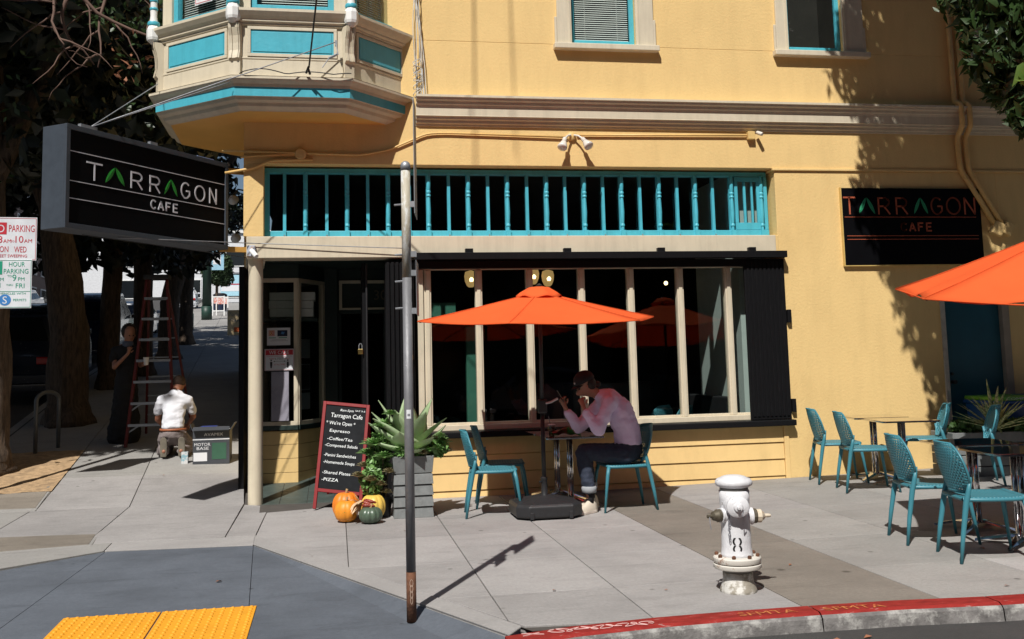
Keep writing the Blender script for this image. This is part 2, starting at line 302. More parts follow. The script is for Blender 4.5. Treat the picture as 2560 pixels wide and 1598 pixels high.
def blob(name, nodes, edges, m, parent, vox=.011, wrinkle=0., wscale=9., smooth=5, seed=0.):
    """one continuous body or garment: ellipsoids swept along the bones, fused by a voxel remesh, then smoothed and creased"""
    off = Vector((0, 0, 0)); q = parent
    while q is not None: off = off+ORG.get(q.name, Vector((0, 0, 0))); q = q.parent
    s = G()
    def rad(n): return (n[3], n[4] if len(n) > 4 else n[3], n[5] if len(n) > 5 else (n[3]+(n[4] if len(n) > 4 else n[3]))/2)
    for a, b in edges:
        A, Bn = nodes[a], nodes[b]; ra, rb = rad(A), rad(Bn); L = (Vector(A[:3])-Vector(Bn[:3])).length; k = max(2, int(L/(min(min(ra), min(rb))*.38)))
        for i in range(k+1):
            t = i/k; r = [ra[j]+(rb[j]-ra[j])*t for j in range(3)]; s.sphere([A[j]+(Bn[j]-A[j])*t for j in range(3)], 1, 14, r)
    o = bpy.data.objects.new(name, s.mesh(name, m, True, off)); COL.objects.link(o)
    md = o.modifiers.new('r', 'REMESH'); md.mode = 'VOXEL'; md.voxel_size = vox; md.use_smooth_shade = True
    m2 = o.modifiers.new('s', 'SMOOTH'); m2.factor = .6; m2.iterations = smooth
    dg = bpy.context.evaluated_depsgraph_get(); nm = bpy.data.meshes.new_from_object(o.evaluated_get(dg)); bpy.data.objects.remove(o)
    if wrinkle:
        from mathutils import noise as mn
        for v in nm.vertices:
            p = v.co*wscale+Vector((seed, seed*2, 0)); p = Vector((p.x, p.y, p.z*1.7)); d = mn.noise(p)+.5*abs(mn.noise(p*2.1)); v.co += v.normal*d*wrinkle
    nm.materials.clear(); nm.materials.append(m); nm.shade_smooth(); nm.update()
    ob = bpy.data.objects.new(name, nm); link(ob, parent); return ob
def leaves(name, clumps, size, m, parent, long=1.7, seed=1, droop=.3, kind='stuff', shell=.5):
    rng = np.random.default_rng(seed); P = []
    for (cx, cy, cz, rx, ry, rz, n) in clumps:
        d = rng.normal(size=(n, 3)); d /= np.linalg.norm(d, axis=1)[:, None]; r = rng.random(n)**(1/3.)*(1-shell)+shell*rng.random(n)**.25
        P.append(np.array([cx, cy, cz])+d*r[:, None]*np.array([rx, ry, rz]))
    P = np.concatenate(P); n = len(P); a = rng.normal(size=(n, 3)); a[:, 2] -= droop; a /= np.linalg.norm(a, axis=1)[:, None]
    b = np.cross(a, rng.normal(size=(n, 3))); b /= np.linalg.norm(b, axis=1)[:, None]; c = np.cross(a, b)
    s = size*(.6+.8*rng.random(n))[:, None]; L = a*s*long/2; Wd = b*s*.38; f = c*s*.12
    V = np.stack([P-L, P-L*.15+Wd+f, P+L, P-L*.15-Wd+f], 1).reshape(-1, 3)
    off = Vector((0, 0, 0)); q = parent
    while q is not None: off = off+ORG.get(q.name, Vector((0, 0, 0))); q = q.parent
    V = V-np.array(off); i = np.arange(n)*4; F = np.stack([i, i+1, i+2, i, i+2, i+3], 1).reshape(-1)
    me = bpy.data.meshes.new(name); me.vertices.add(4*n); me.vertices.foreach_set('co', V.astype('f').ravel()); me.loops.add(6*n); me.loops.foreach_set('vertex_index', F.astype('i'))
    me.polygons.add(2*n); me.polygons.foreach_set('loop_start', (np.arange(2*n)*3).astype('i')); me.update(calc_edges=True); me.materials.append(m)
    o = bpy.data.objects.new(name, me); link(o, parent)
    if kind and parent is None: o['kind'] = kind
    return o
# ---------------------------------------------------------------- terrain heights
def gz(x, y):
    """height of the ground: flat corner, the side street climbs away behind the corner, the far right lifts a little"""
    z = 0.
    t = min(1, max(0, (-.7-x)/.5))                                   # side street only
    if y > 10.2:
        yy = y
        h = 0 if yy < 10.2 else (.035*(yy-10.2)**2 if yy < 11.8 else .0896+.113*(yy-11.8))
        if yy > 22: h = .0896+.113*10.2+.09*(yy-22)
        z += h*t
    if x > 3.2: z += .018*(min(x, 9)-3.2)*min(1, max(0, (y-6)/4))
    return z
# ================================================================ GROUND
base = structure('ground'); g = G()
g.add([(-400, -200, -.55), (400, -200, -.55), (400, 900, -.55), (-400, 900, -.55)], [(0, 1, 2, 3)]); gb = g.build('earth', ASPH, base)
# street in front (level with the gutter)
g = G(); g.add([(-60, -40, -.10), (60, -40, -.10), (60, 5.7, -.10), (-60, 5.7, -.10)], [(0, 1, 2, 3)]); rd = g.build('road', ASPH); rd['kind'] = 'structure'
# bed under the slabs (shows as dark joints)
walk = structure('pavement')
def slab(poly, m, th=.05, gap=.004, lift=0., fz=gz, name='paving_slab', parent=None, bev=.004):
    n = len(poly); c = (sum(p[0] for p in poly)/n, sum(p[1] for p in poly)/n); Q = []
    ar = sum(poly[i][0]*poly[(i+1) % n][1]-poly[(i+1) % n][0]*poly[i][1] for i in range(n)); sg = 1 if ar > 0 else -1
    for i in range(n):
        a = Vector(poly[i-1]); b = Vector(poly[i]); d = Vector(poly[(i+1) % n]); e1 = (b-a).normalized(); e2 = (d-b).normalized()
        n1 = Vector((-e1.y, e1.x))*sg; n2 = Vector((-e2.y, e2.x))*sg; k = 1+n1.dot(n2); Q.append(b+(n1+n2)/max(k, .3)*gap)
    s = G(); s.prism([(q.x, q.y) for q in Q], -th+lift, lift, fz); return s.build(name, m, parent or walk, bevel=bev)
def cutx(y): return -.73+(9.5-y)*(1.75/3.65)
bed = G(); xs = [-.62, .08, .98, 1.81, 2.75, 3.63, 4.6, 5.6, 6.6, 8, 14]
ys = [5.72, 6.65, 7.8, 9.0, 10.2, 11.46]
bed.sheet([[(x if k else min(.0, -.95) if y > 9 else max(-.95, cutx(y)), y, gz(x, y)-.012) for k, x in enumerate([-.95]+xs[3:])] for y in ys+[13.6]], flip=False)
sx_ = [-13, -4.9, -3.9, -3.2, -2.2, -.95]
bed.sheet([[(x-.089*(y-11.45)*(1 if y > 11.45 else 0), y, gz(x, y)-.012) for x in sx_[2:]] for y in (9.25, 10.2, 10.8, 11.4, 11.8, 14, 18, 22, 30, 50, 90)])
bed.build('slab_bed', JOINT, walk)
# rows of the front pavement. border line of the ramp field: (-.71, 9.5) -> (1.02, 5.85), outer edge of the pale band
def cutx(y): return -.73+(9.5-y)*(1.75/3.65)
mc = {0: CON, 1: CON, 2: CON, 3: CON, 4: CONB, 5: CON2, 6: CON2, 7: CON2, 8: CON2, 9: CON2}
slab([(-.73, 9.5), (.08, 7.81), (.08, 11.44), (-.73, 11.44)], CON); slab([(-1.0, 9.545), (-.73, 9.5), (-.73, 11.44), (-1.0, 11.44)], CON)
for i in range(1, 10):
    x0, x1 = xs[i], xs[i+1]; rows = [5.73, 6.6, 7.75, 8.95, 10.15, 11.44]
    if i == 4: rows = [5.73, 7.79, 9.6, 11.44]
    if i >= 5: rows = [5.73, 6.7, 7.83, 9.3, 10.5, 11.44]
    for a, b in zip(rows[:-1], rows[1:]):
        P = [(x0, a), (x1, a), (x1, b), (x0, b)]
        if i == 1:
            if b <= 6.6+1e-6: continue
            xa, xb = max(x0, cutx(a)), max(x0, cutx(b)); P = [(xa, a), (x1, a), (x1, b), (xb, b)]
            if xb == x0 and cutx(a) > x0: P = [(xa, a), (x1, a), (x1, b), (x0, b), (x0, 9.5-(x0+.73)*3.65/1.75)]
            if a < 6.7: P = [(cutx(6.6), 6.6), (x1, 6.6), (x1, b), (cutx(b), b)]
        if i == 2 and a < 5.8: P = [(1.05, 5.8), (x1, 5.73), (x1, b), (.66+.32, b), (.98, 5.95)]
        slab(P, CON if (i == 5 and a > 9) else (CONL if (i == 6 and a < 6) or (i == 7 and a < 6) else mc[i]))
slab([(.66, 6.6), (.98, 5.95), (.98, 6.6)], CON)
# pale grooved band round the ramp field, built of strips with fine ridges
band = [((-1.95, 9.14), (-.71, 9.02), (-.73, 9.5), (-1.97, 9.53)), ((-.71, 9.02), (.93, 5.62), (1.03, 5.78), (-.73, 9.5))]
for P in band: slab(P, CONL, lift=.001)
g = G()
for t in range(24):
    k = (t+.5)/24; a = Vector((-.71, 9.02)).lerp(Vector((-.73, 9.5)), k); b = Vector((.93, 5.62)).lerp(Vector((1.03, 5.78)), k); g.bar((a.x, a.y, .002), (b.x, b.y, .002), .007, .006)
g.build('groove_ridges', CONL, walk)
# ramp: centre, and flares falling to the gutter
Q1, Q2 = (-2.25, 5.05), (-.45, 5.05); zr = -.09
def ramp(pts, m, name):
    s = G(); s.add([p for p in pts]+[(p[0], p[1], p[2]-.06) for p in pts], [tuple(range(len(pts)))]+[(i, len(pts)+i, len(pts)+(i+1) % len(pts), (i+1) % len(pts)) for i in range(len(pts))]); return s.build(name, m, walk)
def rz(y): return zr*(9.05-y)/4.
e = .0025
ramp([(-1.93+e, 9.1, -.003), (Q1[0]+e+.1, Q1[1], zr), (Q2[0]-e, Q2[1], zr), (-.71-e, 9.0, -.003)], SLATE, 'kerb_ramp')
ramp([(-.71+e, 8.99, -.003), (Q2[0]+e, Q2[1], zr), (.97, 5.05, -.09), (.93, 5.6, -.01)], SLATE, 'ramp_flare')
ramp([(-1.93-e, 9.09, -.003), (-4.6, 6.6, -.003), (-4.8, 5.05, -.09), (Q1[0]+.1-e, Q1[1], zr)], SLATE, 'ramp_flare')
# tactile warning tiles
for k, (xa, xb) in enumerate(((-1.715, -1.125), (-1.115, -.525))):
    y1 = 6.93; y0 = 6.35; f = lambda x, y: rz(y)+.004; s = G(); s.prism([(xa, y0-.6), (xb, y0-.6), (xb, y1), (xa, y1)], -.01, .003, f); tl = s.build('tactile_tile', TACT, walk, bevel=.002)
    s = G(); nx, ny = 10, 20
    for i in range(nx):
        for j in range(ny):
            cx = xa+.03+(xb-xa-.06)*i/(nx-1); cy = y1-.03-j*.06; z = f(cx, cy)+.003; V = []; n = 8
            for (r, h) in ((.0145, 0), (.0125, .006), (.007, .009)): V += [(cx+r*math.cos(2*PI*q/n), cy+r*math.sin(2*PI*q/n), z+h) for q in range(n)]
            s.add(V, [(a*n+q, a*n+(q+1) % n, (a+1)*n+(q+1) % n, (a+1)*n+q) for a in range(2) for q in range(n)]+[tuple(2*n+q for q in range(n))])
    s.build('tactile_dome', TACT, walk, smooth=True)
# kerb of the front street
kx = [.9, 1.3, 1.8, 2.3, 2.78, 3.3, 3.9, 4.5, 6, 14]; ky = [5.50, 5.60, 5.66, 5.68, 5.675, 5.66, 5.60, 5.58, 5.56, 5.5]
for (i0, i1) in ((0, 4), (4, 6), (6, 9)):
    s = G(); rows = []
    for i in range(i0, i1+1):
        sh = .004 if i == i0 else (-.004 if i == i1 else 0); x = kx[i]+sh; y = ky[i]; rows.append([(x, y+.10, -.2), (x, y+.10, gz(x, 5.7)+.004), (x, y-.035, gz(x, 5.7)+.002), (x, y-.06, gz(x, 5.7)-.012)])
    s.sheet(rows); s.build('kerb_top', REDP, walk)
    s = G(); rows = []
    for i in range(i0, i1+1):
        sh = .004 if i == i0 else (-.004 if i == i1 else 0); x = kx[i]+sh; y = ky[i]; rows.append([(x, y-.06, gz(x, 5.7)-.012), (x, y-.075, gz(x, 5.7)-.03), (x, y-.085, -.11), (x, y-.1, -.2)])
    s.sheet(rows); s.build('kerb_face', KERB, walk)
# stencilled letters and chalk scribble on the kerb
GOLD = mat('faded gold stencil paint', (.50, .18, .05), rough=.7, var=.3, scale=40, c2=(.40, .03, .02), mix=(.5, .6), mscale=30)
text('SFMTA', 'stencil_lettering', GOLD, walk, (2.30, 5.655, .0052), (1, 0, 0), (0, 1, 0), .075, w=.36)
text('SFMTA', 'stencil_lettering', GOLD, walk, (2.83, 5.64, .0052), (1, -.03, 0), (0, 1, 0), .075, w=.38)
SCR = mat('pink white chalk', (.7, .45, .42), rough=.9)
s = G(); P = []
for i in range(90):
    t = i/89; P.append((1.15+t*.62+.03*math.sin(i*.9), 5.625+.03*t+.035*math.sin(i*.62)*(1 if i % 31 < 26 else .2), .0058))
s.path(P, .0022, n=4); s.path([(1.0, 5.62, .0058), (1.12, 5.58, .0058)], .0025, n=4); s.path([(1.0, 5.57, .0058), (1.1, 5.62, .0058)], .0025, n=4); s.build('chalk_scribble', SCR, walk)
# ---- side street: pavement rows, dirt strip, kerb, road
def sd_(l, y): return (-1.0-.089*(y-11.45)*(1 if y > 11.45 else .0)-l, y)      # l metres left of the cafe's side wall line
yr = [9.55, 11.52, 13.1, 14.6, 16.2, 17.8, 19.4, 21, 22.6, 24.2, 25.8, 27.4, 29, 31, 33, 35, 37, 39, 42, 45, 48, 52, 56, 60, 66, 72, 80, 90]
def J(y): return 1.02 if y > 11.45 else .98+(11.45-y)*-.02
for a, b in zip(yr[:-1], yr[1:]):
    mm = CON if a < 13 else CON2
    slab([sd_(1.2, a), sd_(0, a), sd_(0, b), sd_(1.2, b)], mm)
    l2 = 2.15 if a > 11 else 2.2
    slab([sd_(l2, a), sd_(1.2, a), sd_(1.2, b), sd_(l2, b)], mm)
    if a > 13: slab([sd_(3.4, a), sd_(l2, a), sd_(l2, b), sd_(3.4, b)], CON2)
slab([sd_(3.3, 9.55), sd_(2.2, 9.55), sd_(2.2, 11.52), sd_(3.3, 11.52)], CON2); slab([sd_(6, 9.55), sd_(3.3, 9.55), sd_(3.3, 11.52), sd_(6, 11.52)], CON2)
slab([(-4.9, 6.6), (-1.95, 9.14), (-1.97, 9.55), (-7, 9.55)], CON2)
slab([sd_(6, 11.52), sd_(2.15, 11.52), sd_(2.15, 12.6), sd_(6, 12.3)], CON2)
dr = G(); rows = []
rnd = random.Random(3)
for j in range(26):
    y = 12.3+j*.098; rows.append([(sd_(l, y)[0], y+.09*math.sin(l*3+1), gz(-3, y)+.016+.014*rnd.random()) for l in np.linspace(2.15, 4.4, 30)])
dr.sheet(rows, flip=True); d = dr.build('dirt_strip', DIRT, smooth=True); d['kind'] = 'structure'
s = G(); s.sheet([[(sd_(l, y)[0], y, gz(-3, y)+dz) for l, dz in ((3.4, 0), (3.55, 0), (3.57, -.13), (13.2, -.13), (13.22, 0), (17, 0))] for y in yr[2:]+[110]], flip=True)
s.build('side_road', ASPH)['kind'] = 'structure'
s = G(); s.sheet([[(sd_(l, y)[0], y, gz(-3, y)+.002) for l in (3.42, 3.55)] for y in yr[2:]], flip=True); s.build('side_kerb', CON2)['kind'] = 'structure'
# utility covers
def cover(P, nm, m, zz=.0):
    s = slab(P, JOINT, gap=0, lift=zz+.003, name=nm+'_frame', bev=0); return s
uc = thing('utility_cover', 'large brown concrete utility cover set in the pavement beside the grey ramp', 'utility cover', (-2.7, 10.1, 0))
def upoly(P, m, name, root, z0, z1, inset): 
    c = Vector((sum(p[0] for p in P)/len(P), sum(p[1] for p in P)/len(P))); s = G(); s.prism([tuple(c+(Vector(p)-c)*(1-inset)) for p in P], z0, z1, gz); return s.build(name, m, root, bevel=.003)
P = [(-3.1, 9.25), (-2.12, 9.45), (-2.28, 10.92), (-3.28, 10.95)]
upoly(P, CON2, 'frame', uc, -.02, .004, 0); upoly(P, UTIL, 'lid', uc, -.01, .008, .06)
u2 = thing('utility_cover', 'small brown utility cover near the dirt strip at the left edge', 'utility cover', (-3.6, 12.2, .1))
P = [(-3.75, 11.6), (-3.16, 11.58), (-3.28, 12.7), (-3.9, 12.7)]
upoly(P, CON2, 'frame', u2, -.02, .006, 0); upoly(P, UTIL, 'lid', u2, -.01, .01, .08)
dg_ = thing('drain_grate', 'steel slotted drain grate beside the large utility cover', 'drain grate', (-3.6, 10, 0))
s = G(); s.box(-3.75, -3.2, 9.4, 10.75, -.02, .003); s.build('frame', CON2, dg_)
s = G()
for i in range(16): s.box(-3.70+i*.03, -3.685+i*.03, 9.45, 10.7, -.01, .010)
s.build('bars', GALV, dg_)
# fallen leaves and litter
lt = G(); rr_ = random.Random(5)
for (x, y, sz) in [(-.85, 7.7, .03), (-3.0, 9.6, .02), (-2.75, 9.75, .03), (2.6, 5.35, .05), (2.68, 5.33, .04), (2.74, 5.36, .045), (2.95, 5.4, .03), (2.58, 5.3, .03), (-2.1, 13.0, .02), (1.4, 6.6, .02), (2.1, 6.4, .015), (3.2, 6.9, .02), (4.2, 5.9, .02), (4.8, 7, .03), (-.2, 8.3, .012), (.6, 9.3, .015)]:
    a = rr_.random()*6.28; z = (gz(x, y) if y > 5.6 else -.10)+.006
    if -.9 < x < -.7: z = rz(y)+.004
    c, q = math.cos(a)*sz, math.sin(a)*sz; lt.add([(x-c, y-q, z), (x-q*.5, y+c*.5, z+sz*.4), (x+c, y+q, z+.004), (x+q*.6, y-c*.6, z+sz*.25)], [(0, 1, 2), (0, 2, 3)])
lt.build('fallen_leaves', LEAFB, kind='stuff')
# ================================================================ CORNER BUILDING
B = thing('corner_building', 'yellow stucco corner building with teal and beige trim housing the cafe', 'building', (0, 11.45, 0))
Y0 = 11.45
def wallbox(nm, x0, x1, z0, z1, y0=Y0, y1=Y0+.3, m=YEL, par=B, bevel=0.006): 
    s = G(); s.box(x0, x1, y0, y1, z0, z1); return s.build(nm, m, par, bevel=bevel)
# upper wall with openings
wz = 8.5
cuts = [(2.84, 3.65), (5.65, 6.40), (8.40, 9.15)]
wallbox('wall', -1.02, 12, 3.82, 5.32)
xp = -1.02
for a, b in cuts: wallbox('wall', xp, a, 5.32, 7.2); xp = b
wallbox('wall', xp, 12, 5.32, 7.2); wallbox('wall', -1.02, 12, 7.2, wz)
wallbox('corner_pier', -1.02, -.80, 2.985, 3.82)
# right wall with door opening
wallbox('wall', 5.375, 7.52, .0, 3.79); wallbox('wall', 7.52, 8.42, 2.25, 3.79); wallbox('wall', 8.42, 12, .0, 3.79)
wallbox('wall', 5.345, 12, 3.7901, 3.82, Y0-.025, Y0+.3)
wallbox('roof_slab', -1.0, 12, wz, wz+.2, Y0+.02, 22); 
# side wall along the side street (seen edge-on)
s = G(); pts = [(-1.12, 12.85), (-1.0-.089*13, 24.4), (-1.9, 24.4), (-.95, 12.95)]; s.prism(pts, .0, wz); s.build('side_wall', YELS, B)
s = G(); s.prism([(-1.0, 11.75), (-1.0-.089*13, 24.4), (-1.9, 24.4), (-.8, 11.75)], 2.98, wz); s.build('side_wall', YELS, B)
# beige beam over shopfront
wallbox('beam', -.985, 5.335, 2.735, 2.98, Y0-.03, Y0+.3, BEI)
s = G(); s.prism([(-.985, 11.76), (-.80, 11.76), (-.90, 12.9), (-1.12, 12.9)], 2.735, 2.98); s.build('side_beam', BEI, B)
# column
s = G(); s.lathe([(.082, -.03), (.080, .4), (.080, 2.72), (.082, 2.736)], (-.89, 11.54, 0), 28); s.build('column', BEI, B, smooth=False, auto=.6)
# transom: sill rail, head, glass, posts
TY = Y0+.20
wallbox('transom_sill', -.80, 5.335, 2.982, 3.065, TY-.06, TY+.05, TEAL); wallbox('transom_head', -.80, 5.335, 3.74, 3.80, TY-.04, TY+.05, TEAL)
wallbox('transom_jamb', -.80, -.745, 3.066, 3.739, TY-.05, TY+.05, TEAL); wallbox('transom_jamb', 5.29, 5.335, 3.066, 3.739, TY-.05, TY+.05, TEAL)
wide = [-.34, .135, .609, 1.083, 1.557, 2.03, 2.509, 2.977, 3.445, 3.924, 4.391, 4.864]
prof = [(.018, 0), (.018, .045), (.026, .05), (.026, .07), (.018, .08), (.021, .1), (.027, .22), (.022, .34), (.018, .40), (.027, .405), (.027, .42), (.019, .43), (.027, .45), (.027, .465), (.018, .475), (.024, .50), (.027, .58), (.019, .655), (.019, .68)]
bm0 = None
for x in wide+[5.255]:
    s = G(); s.box(x-.026, x+.026, TY-.03, TY+.02, 3.066, 3.739); o = s.build('transom_post', TEAL, B, bevel=.003)
    s = G(); s.lathe(prof, (x, TY-.045, 3.07), 12); q = s.build('turned_baluster', TEAL, o, auto=.8)
    s = G(); s.box(x-.028, x+.028, TY-.085, TY-.061, 2.984, 3.066); s.build('foot_block', TEAL, o, bevel=.002)
for x in [-.576, -.098, .374, .858, 1.324, 1.795, 2.27, 2.741, 3.214, 3.682, 4.16, 4.623]:
    s = G(); s.box(x-.018, x+.018, TY-.035, TY+.015, 3.066, 3.739); o = s.build('transom_bar', TEAL, B, bevel=.002)
    s = G(); s.box(x-.02, x+.02, TY-.078, TY-.061, 2.985, 3.066); s.build('foot_block', TEAL, o, bevel=.002)
    s = G(); s.lathe([(.009, 0), (.007, .008)], (x, TY-.078, 3.01), 8, ax=(0, -1, 0)); s.build('bolt_head', GALV, o)
sh = G(); sh.box(4.905, 5.235, TY-.05, TY-.02, 3.68, 3.735); sh.box(4.905, 5.235, TY-.05, TY-.02, 3.07, 3.16); sh.box(4.905, 4.945, TY-.05, TY-.02, 3.16, 3.68); sh.box(5.195, 5.235, TY-.05, TY-.02, 3.16, 3.68); sh.box(5.02, 5.05, TY-.05, TY-.02, 3.16, 3.68); sh.box(5.12, 5.145, TY-.05, TY-.02, 3.16, 3.68)
sh.build('vent_sash', TEAL, B, bevel=.003)
edges = [-.745]+[(a+b)/2 for a, b in []]; allx = sorted([-.745, 5.29]+wide+[-.576, -.098, .374, .858, 1.324, 1.795, 2.27, 2.741, 3.214, 3.682, 4.16, 4.623])
for a, b in zip(allx[:-1], allx[1:]):
    s = G(); s.add([(a+.012, TY+.03, 3.066), (b-.012, TY+.03, 3.066), (b-.012, TY+.03, 3.739), (a+.012, TY+.03, 3.739)], [(0, 1, 2, 3)]); s.build('transom_pane', CLR, B)
# cornice along the wall
def cornice(nm, prof, m, x0=.93, x1=12, par=B):
    s = G(); s.sheet([[(x0, Y0-p, z) for p, z in prof], [(x1, Y0-p, z) for p, z in prof]]); s.build(nm, m, par)
CX = .93
cornice('cornice_crown', [(0, 4.63), (.185, 4.618), (.185, 4.592), (.17, 4.585), (.165, 4.565), (.135, 4.55), (.13, 4.52), (.11, 4.51), (.10, 4.488)], BEI)
cornice('cornice_fascia', [(.10, 4.488), (.098, 4.395)], BEI)
cornice('cornice_bed_mould', [(.098, 4.395), (.10, 4.388), (.08, 4.378), (.075, 4.355), (.045, 4.345), (.04, 4.315), (.015, 4.305), (.012, 4.285), (0, 4.28)], BEI)
# plank wainscot under the shop window
wallbox('wainscot_backing', .86, 5.33, 0, .66, Y0+.02, Y0+.3, YELS)
for i in range(-1, 4):
    z0 = .07+.198*i if i >= 0 else -.03; z1 = .07+.198*(i+1) if i < 3 else .68
    s = G(); s.add([(.88, Y0-.012, z0+.003), (5.31, Y0-.012, z0+.003), (5.31, Y0+.004, z1-.006), (.88, Y0+.004, z1-.006), (.88, Y0+.02, z0+.003), (5.31, Y0+.02, z0+.003), (5.31, Y0+.02, z1-.006), (.88, Y0+.02, z1-.006)], [(0, 1, 2, 3), (0, 4, 5, 1), (3, 2, 6, 7), (1, 5, 6, 2), (0, 3, 7, 4)]); s.build('plank', YELS, B, bevel=.002)
wallbox('wainscot_end', 5.315, 5.375, 0, 2.98, Y0-.02, Y0+.3, YELS); wallbox('wainscot_end', .855, .88, 0, .68, Y0-.03, Y0+.3, YELS)
# shop window: black surround, beige mullions, panes
wallbox('gate_track', .89, 5.425, 2.695, 2.775, Y0-.14, Y0-.031, BLK, bevel=.004); wallbox('gate_track', .89, 5.425, 2.60, 2.69, Y0-.03, Y0+.05, BLK)
wallbox('gate_track', .92, 5.44, .665, .735, Y0-.12, Y0+.10, BLK, bevel=.01)
for x in (1.522, 2.688, 3.841, 4.997):
    wallbox('track_bracket', x-.045, x+.045, 2.776, 2.825, Y0-.10, Y0-.031, BLK, bevel=.004)
for z in (.82, 1.9): wallbox('gate_hinge', 5.426, 5.475, z, z+.16, Y0-.06, Y0-.001, BLK)
ms = [1.05, 1.652, 2.262, 2.896, 3.508, 4.132, 4.75]; MY = Y0+.15
wallbox('window_sill', .94, 5.0, .736, .80, MY-.06, MY+.07, BEI); wallbox('window_head', .94, 5.0, 2.60, 2.69, MY-.03, MY+.07, BEI)
for x in ms:
    o = wallbox('mullion', x-.041, x+.041, .80, 2.60, MY-.03, MY+.06, BEI, bevel=.004)
    s = G(); s.box(x-.022, x+.022, MY-.045, MY-.0301, .802, 2.59); s.build('mullion_bead', BEI, o, bevel=.004)
wallbox('window_jamb', .93, 1.0, .80, 2.60, MY-.05, MY+.07, BEI)
for a, b in zip(ms, ms[1:]+[5.42]):
    s = G(); s.add([(a+.03, MY+.02, .79), (b-.03, MY+.02, .79), (b-.03, MY+.02, 2.61), (a+.03, MY+.02, 2.61)], [(0, 1, 2, 3)]); s.build('window_pane', CLR, B)
    wallbox('glazing_bead', a+.041, b-.041, .80, .825, MY-.02, MY+.015, BEI, bevel=.003)
# folded black gates at both ends of the window
sl = wallbox('folding_gate', 4.90, 5.42, .74, 2.69, Y0-.035, Y0-.001, BLK)
for i in range(9):
    s = G(); x = 4.93+i*.054; s.box(x, x+.03, Y0-.047, Y0-.0351, .78, 2.66); s.build('gate_slat', BLK, sl, bevel=.003)
g2 = wallbox('folding_gate', .56, .885, .02, 2.70, Y0+.02, Y0+.34, BLK)
for i in range(6):
    s = G(); x = .575+i*.052; s.box(x, x+.03, Y0-.005, Y0+.0199, .05, 2.68); s.build('gate_slat', BLK, g2, bevel=.003)
g3 = wallbox('folding_gate', .30, .34, .02, 2.70, Y0+.25, Y0+.95, BLK)
s = G(); s.path([(.35, Y0+.22, .05), (.35, Y0+.22, 2.68)], .012); s.build('lock_bar', BLKP, g3)
for (x, y, z) in ((.275, 11.68, 1.70), (.83, 11.43, 1.62), (-1.10, 12.86, 1.72)):
    pl = G(); pl.box(x-.028, x+.028, y-.014, y+.014, z-.06, z); p_ = pl.build('padlock', BRASS, None, bevel=.004); tag(p_, {True: 'brass padlock hanging on the black gate left of the shop window', False: 'brass padlock on the black gate beside the doorway'}[x > .5] if x > 0 else 'brass padlock on the black gate at the side street corner', 'padlock', 'brass padlocks on the black gates')
    s = G(); s.path([(x-.018, y, z), (x-.018, y, z+.04), (x-.008, y, z+.06), (x+.008, y, z+.06), (x+.018, y, z+.04), (x+.018, y, z)], .005, 6); s.build('shackle', GALV, p_)
s = G(); s.box(-1.135, -1.075, 12.2, 12.84, .1, 2.72); s.build('side_gate', BLK, B)
# ---- alcove
def af(x, y): return .075*(y-11.45)
for i in range(5):
    for j in range(6):
        x0 = -.93+i*.30; y0 = 11.47+j*.35; s = G(); s.prism([(x0+.003, y0+.003), (x0+.297, y0+.003), (x0+.297, y0+.347), (x0+.003, y0+.347)], -.02, .012, af); s.build('floor_tile', DTILE, B, bevel=.002)
s = G(); s.prism([(-1.02, 11.46), (.9, 11.46), (.9, 13.7), (-1.02, 13.7)], -.05, .004, af); s.build('alcove_floor', JOINT, B)
s = G(); s.box(-.98, .9, 11.76, 13.9, 2.80, 2.9); s.build('alcove_ceiling', DGR, B)
# display window: front part and canted part
F = [(-1.05, 12.72), (-.47, 12.72), (-.16, 13.32)]
for (a, b), nm in zip(zip(F[:-1], F[1:]), ('front', 'cant')):
    a = Vector((*a, 0)); b = Vector((*b, 0)); d = (b-a).normalized(); n = Vector((d.y, -d.x, 0)); L = (b-a).length
    def seg(u0, u1, z0, z1, t0, t1, m, nm, par=B, bevel=.003):
        s = G(); q = [a+d*u0+n*t1, a+d*u1+n*t1, a+d*u1+n*t0, a+d*u0+n*t0]; s.prism([(v.x, v.y) for v in q], z0, z1); return s.build(nm, m, par, bevel=bevel)
    for i in range(4): seg(0, L, .06+.17*i, .06+.17*i+.165, -.05, 0, YELS, 'plank')
    seg(0, L, .745, .80, -.06, .03, DGR, 'display_sill'); seg(0, L, .80, .85, -.05, .02, BEI, 'display_frame')
    seg(0, L, 2.62, 2.80, -.05, .01, DGR, 'display_head'); seg(0, L, 2.57, 2.62, -.05, .015, BEI, 'display_frame')
    seg(0 if nm == 'cant' else .10, .05 if nm == 'cant' else .15, .85, 2.57, -.05, .02, BEI, 'display_mullion'); seg(L-.05, L, .85, 2.57, -.05, .02, BEI, 'display_mullion')
    s = G(); q = [a+d*.05-n*.01, a+d*(L-.03)-n*.01]; s.add([(q[0].x, q[0].y, .85), (q[1].x, q[1].y, .85), (q[1].x, q[1].y, 2.57), (q[0].x, q[0].y, 2.57)], [(0, 1, 2, 3)]); s.build('display_pane', CLR, B)
# door wall
wallbox('door_wall', -.16, .02, .1, 2.8, 13.32, 13.45, DGR); wallbox('door_wall', .02, .95, 2.2, 2.8, 13.42, 13.5, DGR); wallbox('door_jamb', .02, .07, .1, 2.2, 13.40, 13.5, DGR); wallbox('door_wall', .62, .98, .1, 2.2, 13.40, 13.5, DGR)
s = G(); s.box(.04, .70, 13.38, 13.419, 2.60, 2.64); s.box(.04, .08, 13.38, 13.419, 2.25, 2.60); s.box(.081, .70, 13.38, 13.419, 2.25, 2.275); s.build('transom_light_frame', BEI, B)
text('30', 'house_number', mat('dim number', (.12, .10, .07)), B, (.50, 13.41, 2.38), (1, 0, 0), (0, 0, 1), .13)
